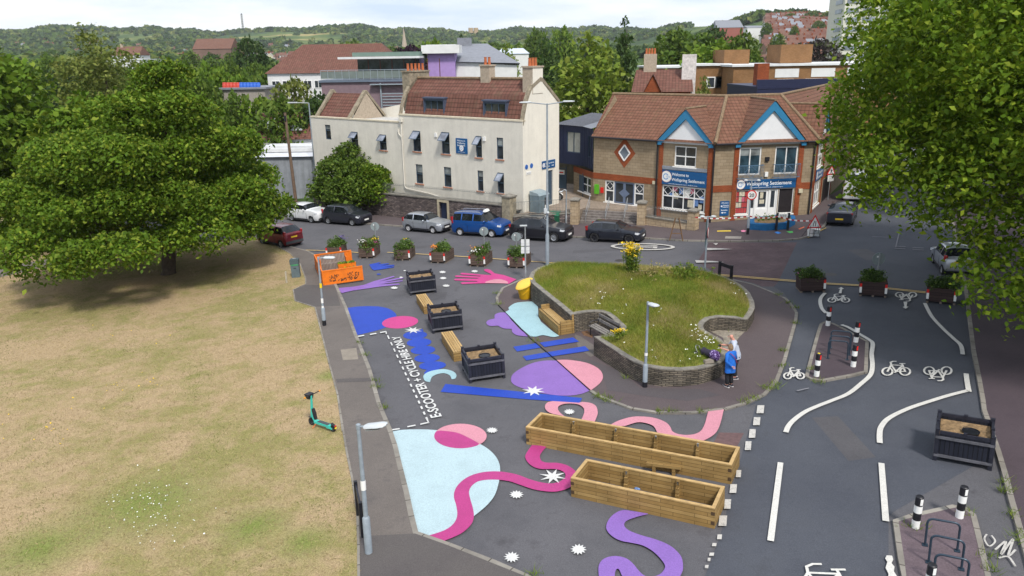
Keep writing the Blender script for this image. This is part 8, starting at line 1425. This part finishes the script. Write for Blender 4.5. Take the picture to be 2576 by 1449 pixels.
tree('broadleaf_tree', 'bright green tree cut by the left edge of the picture behind the maple', (-43, 62, -2), rnglobes([(5, 4.5, 8, 2.8, 2.4), (9, 4.4, 8, 2.8, 2.4), (13, 3.2, 6, 2.4, 2.2), (15.6, 0, 1, 2.4, 2)], 5), 2800, 9, .26, .42, LG['bright'], .35, 3)
tree('birch_tree', 'pale olive drooping birch tree behind the left side of the maple', (-38.5, 74, -2), rnglobes([(5, 2.8, 6, 2.2, 2.8), (9, 3.4, 7, 2.1, 2.8), (13, 2.2, 5, 1.8, 2.4), (15.6, .4, 2, 1.3, 1.8)], 6), 1900, 9, .16, .42, LG['olive'], .2, 4, None, .4)
tree('broadleaf_tree', 'olive green tree filling the gap left of the maple crown', (-33, 60, -1.6), rnglobes([(4, 3.4, 7, 2.3, 2), (7, 2.8, 6, 2.2, 2), (9.5, .8, 2, 2.2, 1.8)], 9), 1500, 9, .24, .4, LG['maple'], .3, 2)
q = WR.pt(-19.0, .2, -1.0); tree('buddleia_bush', 'wide green flowering bush spilling over the rubble wall left of the cream house', (q.x, q.y, -.6), rnglobes([(1.5, 2.7, 9, 1.35, 1.3), (3.2, 1.9, 7, 1.4, 1.2), (4.6, .7, 3, 1.1, 1.0)], 2), 2400, 8, .14, .28, LG['mid'], .12, .6); q = WR.pt(-15.6, .2, -.6)
tree('broadleaf_bush', 'yellow green bush at the right end of the bushes on the rubble wall', (q.x, q.y, .2), rnglobes([(1.2, .9, 5, 1.1, 1.0), (2.4, .5, 3, 1.0, .9)], 12), 900, 8, .13, .25, LG['maple'], .1, .5)
# prototypes for trees further off, copied with shared meshes
def proto(lev, seed, ncl, per, size, spread, inner): o = tree('tree_form', 'x', (0, 0, 0), rnglobes(lev, seed), ncl, per, size, spread, LG['mid'], .05, .35, None, inner); return o
PR = dict(round=proto([(.75, .55, 8, .36, .32), (1.15, .5, 7, .38, .32), (1.55, .3, 5, .34, .28), (1.75, 0, 1, .3, .26)], 1, 650, 7, .06, .085, .72), loose=proto([(.7, .45, 7, .3, .42), (1.25, .45, 7, .3, .4), (1.75, .28, 5, .25, .34), (2.1, .1, 2, .2, .3)], 2, 560, 7, .055, .11, .45), cone=proto([(.6, .42, 7, .26, .2), (1.05, .36, 6, .24, .2), (1.5, .26, 5, .2, .2), (1.95, .14, 4, .16, .2), (2.3, .03, 1, .12, .24)], 3, 560, 7, .05, .07, .6))
PH = dict(round=2.05, loose=2.45, cone=2.6); first = set()
def far_tree(kind, px, ytop, hw, dep, mt, label, group=None, name='broadleaf_tree', gz=None):
    top = B((px, ytop), dep); r = hw * dep / 1908; zb = ter(top.x, dep) if gz is None else gz; o = copy_tree(PR[kind]); o.name = name; hs = max(.6 * r, (top.z - zb) / PH[kind]); o.location = (top.x, dep, zb); rx = max(r * 1.15, hs * .6); o.scale = (rx, rx, hs); o.rotation_euler = (0, 0, random.random() * 6.28); tag(o, label, 'tree', group)
    for c in o.children:
        c.name = c.name.split('.')[0]
        if c.name.startswith('crown'): c.material_slots[0].link = 'OBJECT'; c.material_slots[0].material = LG[mt]
    return o
BELT = 'rounded green tree in the wooded belt between the rooftops and the hills'
for a in (('loose', 1490, 72, 118, 92, 'pale', 'tall pale feathery tree right behind the link block'), ('cone', 1572, 32, 60, 125, 'dark', 'dark pointed pine rising behind the pale feathery tree'), ('round', 1715, 62, 95, 150, 'mid', 'broad green tree right of the dark pine'), ('round', 1800, 95, 105, 118, 'bright', 'wide willow-like green tree in front of the terraced hillside'), ('round', 1872, 70, 55, 140, 'mid', 'dark green tree at the right end of the wide green group'), ('loose', 1370, 92, 40, 105, 'dark', 'dark thin tree left of the pale feathery tree'), ('loose', 1680, 172, 36, 100, 'pale', 'small light green tree in front of the white flats'), ('loose', 1770, 190, 40, 92, 'olive', 'yellow green young tree beside the brick flats'),
    ('round', 2060, 90, 80, 150, 'grey', 'greyish purple leaved tree in front of the tower block'), ('round', 735, 185, 60, 100, 'olive', 'drooping olive tree in front of the brown hipped roof'), ('round', 700, 235, 75, 88, 'mid', 'dense green bush-like tree left of the cream house wing'), ('round', 800, 225, 55, 90, 'dark', 'dark green tree against the purple grey block'), ('round', 622, 86, 36, 230, 'dark', 'dark green dome shaped tree above the drums yard'), ('round', 1030, 104, 45, 210, 'purple', 'dark purple leaved tree behind the glass roof terrace'), ('round', 950, 118, 60, 200, 'mid', 'green tree left of the purple leaved tree'), ('round', 1090, 92, 42, 230, 'bright', 'light green tree right of the purple leaved tree'), ('cone', 1160, 80, 8, 330, 'dark', 'narrow dark cypress behind the lilac tower'), ('round', 1800, 60, 45, 250, 'dark', 'dark tree on the skyline left of the terraced hillside'), ('round', 1350, 66, 40, 330, 'mid', 'dark green skyline tree left of the pine'), ('round', 1415, 62, 32, 340, 'bright', 'skyline tree between the dark pine and the cream chimney'), ('loose', 1275, 105, 25, 200, 'pale', 'pale willow behind the grey sloping roof')): far_tree(*a)
far_tree('round', 590, 222, 55, 98, 'mid', 'green tree in front of the coloured drums'); far_tree('round', 650, 232, 45, 96, 'bright', 'lighter green tree right of the coloured drums'); [far_tree('round', x, y, 34, 400, m__, 'green tree in front of the brown stone church', 'trees before the church') for x, y, m__ in ((475, 126, 'mid'), (530, 130, 'dark'), (590, 124, 'mid'))]; rt = random.Random(11)
for x, y, hw, dp, mt in ((340, 160, 60, 120, 'mid'), (400, 152, 55, 140, 'dark'), (460, 148, 60, 150, 'mid'), (520, 150, 50, 135, 'bright'), (575, 145, 45, 170, 'mid'), (645, 150, 45, 180, 'mid'), (300, 155, 50, 170, 'dark'), (240, 150, 60, 160, 'mid'), (180, 145, 60, 190, 'dark'), (120, 130, 55, 200, 'mid'), (560, 165, 50, 115, 'bright'), (500, 180, 50, 105, 'mid'), (430, 190, 60, 100, 'mid'), (620, 170, 40, 118, 'mid'), (690, 155, 40, 190, 'dark'), (270, 165, 55, 125, 'olive'), (330, 190, 50, 105, 'mid')): far_tree('round', x, y, hw, dp, mt, 'rounded tree in the leafy belt beyond the lawn on the left', 'trees of the leafy belt on the left')
for k in range(70):
    x = rt.choice([rt.uniform(840, 1420), rt.uniform(880, 1400), rt.uniform(20, 900), rt.uniform(1450, 1900)]); dp = rt.uniform(260, 520); far_tree('round', x, rt.uniform(92, 126) + 6 * (dp < 330) + (46 if x < 870 else 0), rt.uniform(26, 50), dp, rt.choice(['mid', 'mid', 'dark', 'bright', 'olive']), BELT, 'trees of the distant belt')
for x, y, hw, dp in ((1930, 72, 14, 620), (2000, 80, 12, 560), (2060, 68, 16, 680), (2100, 84, 14, 520), (1960, 98, 16, 400), (2020, 60, 13, 800), (2085, 52, 22, 850), (2040, 50, 20, 860), (1990, 50, 15, 860)): far_tree('round', x, y - 18, hw, dp, 'mid', 'green tree among the terraced roofs on the right hand hill', 'trees among the terraced roofs')
for p in PR.values():
    for c in list(p.children): bpy.data.objects.remove(c)
    bpy.data.objects.remove(p)
# wooded hillsides: one mass
WP = []
for k in range(15000):
    az = RNG.uniform(-.72, .5); px = 1288 + 1908 * tan(az); rtt = sm(1500, 1950, px); d = RNG.uniform(560, 2750) if rtt < .5 else RNG.uniform(700, 1220)
    x, y = d * sin(az), d * cos(az); f = sin(x * .0041 + 1) * cos(y * .006) + .6 * sin(x * .013 + y * .009) + .4 * RNG.normal()
    if (f > (-.15 if d > 1400 else .25) or d > 2450) and (rtt < .4 or d > 1080): WP.append((x, y, ter(x, y), RNG.uniform(5, 10) * (1.25 if d > 2400 else 1)))
WP = np.array(WP); NQ = 12; cc = np.repeat(WP[:, :3], NQ, 0); rr = np.repeat(WP[:, 3:4], NQ, 0); dd = unit(RNG.normal(size=cc.shape)); dd[:, 2] = np.abs(dd[:, 2]); cc = cc + dd * rr * [.8, .8, .75]; cc[:, 2] += rr[:, 0] * .15
nr = unit(dd + .5 * RNG.normal(size=dd.shape)); a_ = unit(np.cross(nr, RNG.normal(size=nr.shape))); b_ = np.cross(nr, a_); s_ = rr * .62; Q = np.stack([cc - a_ * s_, cc - b_ * s_, cc + a_ * s_, cc + b_ * s_], 1).reshape(-1, 3); mi = np.repeat(RNG.choice(3, len(WP), p=[.45, .35, .2]), NQ)
o = fastmesh('woodland', Q, 4, [LG['dark'], LG['mid'], LG['olive']], None, mi); tag(o, 'dense woods covering the distant hills', 'woods', kind='stuff')
# ================================================================ TOWN BEHIND
M_WW = mat('white_wall', (.66, .66, .66), .85, .06, 1.5); M_BRN = brickmat('brown_brick', (.24, .12, .048), (.29, .155, .068), (.18, .12, .08), .225, .075, .006, .9, .2); M_FELT = mat('white_roof_felt', (.62, .63, .64), .8, .1, 1.5); M_RR = tilemat('far_red_tiles', (.15, .075, .058), (.22, .115, .085), .4, .4); M_GR = mat('grey_slate', (.20, .21, .24), .7, .15, 2); M_PUR = mat('lilac_panels', (.36, .24, .52), .6, .08, 2); M_PGR = mat('purple_grey_render', (.20, .14, .16), .85, .12, 2)
def block(name, label, cat, xl, xr, yt, dep, dz, wall, roof=None, rise=0, yaw=0, hip=.35, wins=None, z0=None, over=.3, par=0, slope=0):   # top edge pixels -> box with a hipped or flat roof
    a, b = B((xl, yt), dep), B((xr, yt), dep); w = b.x - a.x; zt = a.z; zb = (ter((a.x + b.x) / 2, dep) if z0 is None else z0) - 1; o = thing(name, label, cat, ((a.x + b.x) / 2, dep, zb), yaw); h = zt - zb; m_ = MB(); m_.box((0, dz / 2, h / 2), (w, dz, h)); m_.build('wall', wall, o, world=False); W_, D_ = w / 2 + over, dz / 2 + over; m_ = MB()
    if rise: k = W_ * (1 - hip); q = lambda x, y, z: (x, dz / 2 + y, h + z); r1, r2 = q(-k, 0, rise), q(k, 0, rise); A, Bq, Cq, Dq = q(-W_, -D_, .01), q(W_, -D_, .01), q(W_, D_, .01), q(-W_, D_, .01); m_.face([A, Bq, r2, r1]); m_.face([Bq, Cq, r2]); m_.face([Cq, Dq, r1, r2]); m_.face([Dq, A, r1]); m_.face([Dq, Cq, Bq, A])
    else: m_.box((0, dz / 2, h + .13), (w + 2 * over, dz + 2 * over, .25))
    m_.build('roof', roof or M_FELT, o, world=False)
    for (r0_, n, ww, hh, x0, x1, fr) in (wins or ()):
        for k in range(n): x = -w / 2 + w * (x0 + (x1 - x0) * (k + .5) / n); m_ = MB(); m_.box((x, -.02, h - r0_), (ww, .08, hh)); f = m_.build('window', fr, o, world=False); m_ = MB(); m_.box((x - ww * .22, -.065, h - r0_), (ww * .38, .02, hh * .82)); m_.box((x + ww * .22, -.065, h - r0_), (ww * .38, .02, hh * .82)); m_.build('pane', M_GLASS, f, world=False)
    return o, w, h
def addbox(o, name, c, d, m, yaw=0): m_ = MB(); m_.box(c, d, yaw); return m_.build(name, m, o, world=False)
block('hipped_house', 'long white building with a brown hipped tile roof behind the cream house wing', 'building', 668, 1000, 186, 118, 14, M_WW, M_ROOFC, 4.2, radians(-4), .38, ((1.6, 7, 1.3, 1.2, .02, .6, M_UPVC), (4.4, 7, 1.3, 1.2, .02, .6, M_UPVC)))
o, w, h = block('terrace_building', 'purple grey block with a railed roof terrace behind the cream house', 'building', 806, 1060, 208, 96, 9, M_PGR, mat('blue_grey_deck', (.12, .15, .2), .8, .1, 2), 0, radians(-3), over=.25); top = h + .26
m_ = MB()
for k in range(15): x = -w / 2 + w * k / 14; m_.bar((x, .1, top), (x, .1, top + 1.15), .05)
m_.bar((-w / 2, .1, top + 1.15), (w / 2, .1, top + 1.15), .07); m_.bar((-w / 2, .1, top + .1), (w / 2, .1, top + .1), .05); rl = m_.build('terrace_rail', M_GREYP, o, world=False); m_ = MB(); m_.box((0, .12, top + .6), (w, .02, .85)); m_.build('glass_panel', mat('greenish_glass', (.16, .19, .18), .1, .15, 1), rl, world=False)
addbox(o, 'glass_room', (w * .15, 4.5, top + 1.2), (w * .62, 5, 2.4), M_GLASS); addbox(o, 'roof_slab', (w * .08, 4.2, top + 2.55), (w * .82, 7, .25), M_FELT); addbox(o, 'green_fascia', (w * .14, 4.5, top + 2.95), (w * .68, 5.8, .5), mat('green_grey', (.13, .19, .16), .7, .1, 2)); [addbox(o, 'door_post', (w * (-.05 + .12 * k), 1.97, top + 1.2), (.1, .06, 2.3), mat('red_wood', (.1, .03, .02), .6)) for k in range(7)]
m_ = MB(); [m_.box((w * .3, -.3, h - 1.4 - .35 * k), (w * .38, .08, .12)) for k in range(8)]; m_.box((w * .1, -.3, h - 2.4), (.15, .15, 4.5)); m_.box((w * .49, -.3, h - 2.4), (.15, .15, 4.5)); m_.box((w * .3, -.3, h - .3), (w * .6, .9, .12)); m_.build('louvre_screen', M_GREYP, o, world=False)
o, w, h = block('lilac_tower', 'lilac panelled stair tower with a white capped roof', 'building', 1074, 1143, 118, 100, 5, M_PUR, M_FELT, over=.1); addbox(o, 'white_cap', (0, 2.2, h - .3), (w + 1.3, 6, 1.0), M_WW)
a, b = B((1140, 150), 104), B((1300, 160), 104); o = thing('grey_hall', 'white hall with a large grey sloping roof right of the lilac tower', 'building', (a.x, 104, 0)); m_ = MB(); zt1, zt2 = B((1140, 112), 112).z, B((1300, 160), 102).z; x0, x1 = a.x, b.x; zl = B((1140, 156), 102).z
m_.hexa([(x0, 102, 0), (x1, 102, 0), (x1, 116, 0), (x0, 116, 0)], [(x0, 102, zl), (x1, 102, zt2 - .2), (x1, 116, zt2), (x0, 116, zt1 - .2)]); m_.build('wall', M_WW, o); m_ = MB(); xm_ = B((1225, 110), 114).x; m_.face([(x0 - .2, 101.6, zl + .05), (x1 + .4, 101.6, zt2 + .05), (xm_, 115, zt1 + .1), (x0 - .2, 115, zt1 + .1)]); m_.face([(x1 + .4, 101.6, zt2 + .05), (x1 + .4, 117, zt2 - .5), (xm_, 115, zt1 + .1)]); m_.build('roof', M_GR, o); addbox(o, 'roof_vent', (xm_ - x0 - 3.2, 10, zt1 + .2), (2, 1.6, 1.4), M_GR); addbox(o, 'roof_vent', (xm_ - x0 + 1, 2, zt1 - 3.1), (1.3, 1.3, .9), M_GR)
o, w, h = block('tiled_shed', 'low brown tiled roof with skylights left of the cream house', 'building', 640, 784, 352, 86, 9, M_WW, M_ROOFC, 2.6, 0, 0, z0=-2.5); 
for x, y, z in ((-2.2, 2.6, 1.75), (1.2, 1.6, 1.1), (-1.5, 1.7, 1.15), (-1, 3.4, 2.2)): m_ = MB(); m_.box((x, y, h + z), (1.4, 1.0, .06), 0, Matrix.Rotation(.5, 3, 'X')); m_.build('skylight', mat('bright_skylight', (.55, .58, .62), .2, .1, 2), o, world=False)
o, w, h = block('metal_roofed_shed', 'white ribbed metal roof in front of the skylight roof, left of the cream house', 'building', 650, 782, 395, 79, 6, mat('grey_shed_wall', (.27, .29, .32), .8, .15, 1, streak=.2), mat('white_metal_roof', (.55, .57, .62), .4, .1, 2), .9, 0, 0, z0=-3); [addbox(o, 'roof_rib', (0, .9 + 1.1 * k, h + .45 + (.25 if k % 2 else .1)), (w * 1.02, .25, .35), M_FELT) for k in range(4)]
o, w, h = block('red_tiled_house', 'old house with brown tile roof and a peeling white chimney behind the brick building', 'house', 1596, 1735, 232, 84, 8, M_ORB, M_ROOFC, 2.2, radians(-12), .08); addbox(o, 'white_chimney', (w * .46, 2.5, h + 1.2), (1.5, 1.0, 5.2), mat('peeling_white_paint', (.60, .56, .54), .9, .3, 3)); c_ = addbox(o, 'chimney', (-w * .25, 4, h + 2.2), (1.4, .9, 3.4), M_PEB); 
for k in range(4): m_ = MB(); m_.lathe((-w * .25 - .45 + .3 * k, 4, h + 3.9), [(.13, 0), (.1, .6)], 9); m_.build('chimney_pot', M_TERR, c_, world=False)
m_ = MB(); m_.face([(-w * .32, -.4, h), (-w * .02, -.4, h), (-w * .17, -.4, h + 1.7)]); m_.build('front_gable', M_ORB, o, world=False); m_ = MB(); m_.face([(-w * .34, -.6, h - .1), (-w * .17, -.6, h + 1.85), (-w * .17, 4, h + 1.9), (-w * .34, 1, h)]); m_.face([(w * .0, -.6, h - .1), (w * .0, 1, h), (-w * .17, 4, h + 1.9), (-w * .17, -.6, h + 1.85)]); m_.build('gable_roof', M_ROOFC, o, world=False)
FW = lambda r, n, a=0, b=1: (r, n, 2.3, 1.5, a, b, M_UPVC)
o, w, h = block('brick_flats', 'long brown brick flats with a white flat roof right of the old chimney', 'flats', 1842, 2330, 168, 104, 12, M_BRN, None, 0, radians(3), wins=(FW(2.4, 6, .2, 1.1),)); addbox(o, 'roof_room', (-w * .12, 6, h + 1.5), (w * .17, 5, 2.4), M_BRN); addbox(o, 'roof_room', (-w * .4, 9, h + 1.2), (w * .14, 5, 1.9), M_BRN); [addbox(o, 'white_panel', (w * (-.22 + .19 * k), -.03, h - .9), (3.2, .06, 1.1), M_WW) for k in range(4)]
o, w, h = block('brick_flats', 'brick and white panel flats partly hidden by trees left of the long flats', 'flats', 1640, 1834, 172, 118, 12, M_BRN, None, 0, 0, wins=(FW(2.0, 5, .25, 1), FW(5.2, 5, .25, 1))); [addbox(o, 'white_panel', (w * (-.1 + .2 * k), -.03, h - .8), (2.4, .06, 1.0), M_WW) for k in range(3)]
o, w, h = block('brick_flats', 'taller end block of brick flats with open white windows', 'flats', 1752, 1834, 166, 108, 8, M_BRN, None, 0, 0, wins=(FW(2.2, 2, .45, 1), FW(5.2, 2, .45, 1)))
o, w, h = block('navy_extension', 'flat roofed dark navy block behind the ridge of the brick building', 'building', 1902, 2130, 224, 82, 9, M_NAVY, M_NAVY, 0, radians(4), over=.05); addbox(o, 'parapet', (0, .15, h + .5), (w, .3, .9), M_NAVY); addbox(o, 'brick_chimney', (-w * .3, 4, h + 1.2), (1.3, 1.1, 2.6), M_ORB)
o, w, h = block('tower_block', 'pale cream high rise with bands of windows at the upper right', 'tower block', 2138, 2300, -60, 270, 24, mat('pale_tower_panel', (.62, .60, .52), .8, .05, 1), None, 0, radians(-10), z0=2); 
for k in range(int(h / 3)): m_ = MB(); z = h - 1.6 - 3 * k; [m_.box((-w / 2 + w * (j + .5) / 4, -.1, z), (w / 4 * .72, .3, 1.4)) for j in range(4)]; m_.box((-w / 2 - .06, 8, z), (.2, 10, 1.4)); m_.build('window_band', mat('tower_glass', (.22, .25, .30), .3, .5, .5), o, world=False)
o, w, h = block('church', 'brown stone church with a steep roof on the left horizon', 'church', 485, 580, 124, 430, 16, mat('brown_church_stone', (.17, .11, .09), .9, .2, .2), M_RR, 5.5, 0, .0); o, w, h = block('pub_house', 'house with tan roof and white front among trees on the left', 'house', 282, 350, 140, 330, 10, M_WW, M_RR, 3.6, 0, .1, ((1.5, 4, 1.6, 1.2, .1, .9, M_UPVC),)); addbox(o, 'chimney', (-w * .3, 5, h + 3.5), (1, 1, 2.4), M_PEB)
block('white_sheds', 'low white industrial sheds beyond the trees on the left', 'shed', 268, 365, 152, 300, 20, M_WW, M_FELT, 0); block('school', 'large red school with grey roof on the right hand skyline', 'school', 1802, 1870, 70, 640, 18, mat('school_red', (.3, .1, .08), .9), M_GR, 6, 0, .1); block('grey_shed', 'grey roofed shed on the right hand skyline', 'shed', 1880, 1940, 70, 700, 18, M_WW, M_GR, 2, 0, 0); block('white_hall', 'long white roofed hall left of the stadium roofs', 'shed', 1250, 1330, 136, 220, 15, M_WW, mat('blue_white_roof', (.5, .55, .62), .5), 1.5)
t = B((607, 34), 2480); zb = ter(t.x, 2480); o = thing('radio_tower', 'slim grey telecom tower with stacked white drums on the hilltop', 'tower', (t.x, 2480, zb - 3)); h = t.z - zb + 3; m_ = MB(); m_.lathe((0, 0, 0), [(3, 0), (2.4, h)], 10); m_.build('shaft', M_DGREY, o, world=False)
for k in range(8): m_ = MB(); m_.lathe((0, 0, h * (.28 + .085 * k)), [(3.4, 0), (4.4, .6), (4.4, 2.0), (3.4, 2.4)], 12); m_.build('drum', M_WW, o, world=False)
t = B((1015, 68), 1000); zb = ter(t.x, 1000); o = thing('church_spire', 'thin stone church spire against the wooded ridge', 'church', (t.x, 1000, zb)); h = t.z - zb; m_ = MB(); m_.box((0, 0, h * .2), (6, 6, h * .4)); m_.build('tower', M_PEB, o, world=False); m_ = MB(); m_.lathe((0, 0, h * .4), [(3.4, 0), (.1, h * .6)], 8); m_.build('spire', M_PEB, o, world=False)
for x in (1184, 1197): t = B((x, 70), 2400); zb = ter(t.x, 2400); o = thing('round_block', 'tan rounded tower beside its twin on the wooded ridge', 'tower', (t.x, 2400, zb), 0, 'twin tan towers on the ridge'); m_ = MB(); m_.lathe((0, 0, 0), [(7, 0), (7, t.z - zb), (.1, t.z - zb + .1)], 14); m_.build('wall', mat('tan_stone', (.42, .30, .17), .9), o, world=False)
# drums in the yard
for k in range(22):
    x = 565 + (k % 11) * 8.5; t = B((x, 213 + 5 * (k // 11)), 112 - 3 * (k // 11)); c = 'red' if k % 11 < 5 else 'blue'; o = thing('plastic_drum', c + ' plastic drum in the stacked rows beyond the maple', 'drum', (t.x, t.y, t.z - .6), 0, 'red and blue drums in the yard'); m_ = MB(); m_.lathe((0, 0, 0), [(.26, 0), (.3, .1), (.3, .8), (.26, .9), (.01, .91)], 10); m_.build('barrel', mat('drum_' + c, (.5, .06, .04) if c == 'red' else (.03, .12, .5), .5), o, True, world=False)
block('yard_shed', 'long flat store under the rows of coloured drums', 'shed', 555, 665, 226, 108, 8, mat('yard_wall', (.3, .27, .24), .9), M_GR, 0)
# terraced houses: one mesh each, shared by copies
def house_mesh(nm, wm, rm):
    m_ = MB(); m_.box((0, 0, 2.6), (6.4, 8.4, 5.2)); m_.m(1).face([(-3.4, -4.5, 5.1), (3.4, -4.5, 5.1), (3.4, 0, 8.2), (-3.4, 0, 8.2)]).face([(3.4, 4.5, 5.1), (-3.4, 4.5, 5.1), (-3.4, 0, 8.2), (3.4, 0, 8.2)]); m_.m(0).face([(3.2, -4.2, 5.2), (3.2, 4.2, 5.2), (3.2, 0, 8.1)]).face([(-3.2, 4.2, 5.2), (-3.2, -4.2, 5.2), (-3.2, 0, 8.1)]); m_.m(3).box((2.9, 0, 8.4), (.8, 1.6, 1.6)); m_.m(2)
    for x in (-1.5, 1.5):
        for z in (1.5, 4): m_.box((x, -4.22, z), (1.3, .08, 1.4))
    return m_.build(nm, [wm, rm, M_GLASS, M_ORB])
HM = [house_mesh('terraced_house', w_, r_) for w_, r_ in ((M_WW, M_RR), (mat('pink_render', (.5, .36, .3), .9), M_RR), (mat('brick_house', (.28, .16, .11), .9), MATS['brown_clay_tiles']), (mat('cream_house_wall', (.6, .55, .42), .9), M_GR))]
used = set(); rh = random.Random(4)
def put_house(x, y, yaw, s, label, group):
    k = rh.choice([0, 0, 1, 2, 2, 3]); o = HM[k] if k not in used else HM[k].copy()
    if k in used: COL.objects.link(o)
    used.add(k); o.location = (x, y, ter(x, y) - 1.2); o.rotation_euler = (0, 0, yaw); o.scale = (s, s, s); tag(o, label, 'house', group)
for row in range(15):
    d = 330 + row * 46; yw = .25 * sin(row * 2.1)
    for k in range(12):
        px = 1905 + (k + rh.random() * .4) * 10500 / d
        if px > 2240 or rh.random() < .06: continue
        y = d + (px - 2000) * .12; put_house((px - 1288) / 1908 * y, y, yw, 1.05, 'small terraced house in the rows climbing the right hand hill', 'terraced houses on the right hand hill')
for k in range(95): px = rh.uniform(430, 880); y = rh.uniform(560, 1050); put_house((px - 1288) / 1908 * y, y, rh.uniform(-.5, .5), 1.1, 'small house among the red roofs in the valley on the left', 'houses in the left valley')
for k in range(62): px = rh.uniform(60, 1300); y = rh.uniform(1100, 1750); put_house((px - 1288) / 1908 * y, y, rh.uniform(-.5, .5), 1.3, 'pale house dotted along the foot of the wooded hill', 'houses at the foot of the hill')
# ================================================================ HAZE
hz, t_, b_ = base_mat('haze_air'); t_.nodes.remove(b_); pv = N(t_, 'ShaderNodeVolumePrincipled'); pv.inputs['Color'].default_value = (.88, .94, 1, 1); pv.inputs['Density'].default_value = .00008; pv.inputs['Anisotropy'].default_value = .2; lnk(t_, pv.outputs[0], t_.nodes['Material Output'].inputs['Volume'])
m_ = MB(); m_.box((0, 1300, 60), (7000, 4100, 300)); o = m_.build('haze', hz); tag(o, 'thin pale blue air over the far hills', 'haze', kind='stuff')
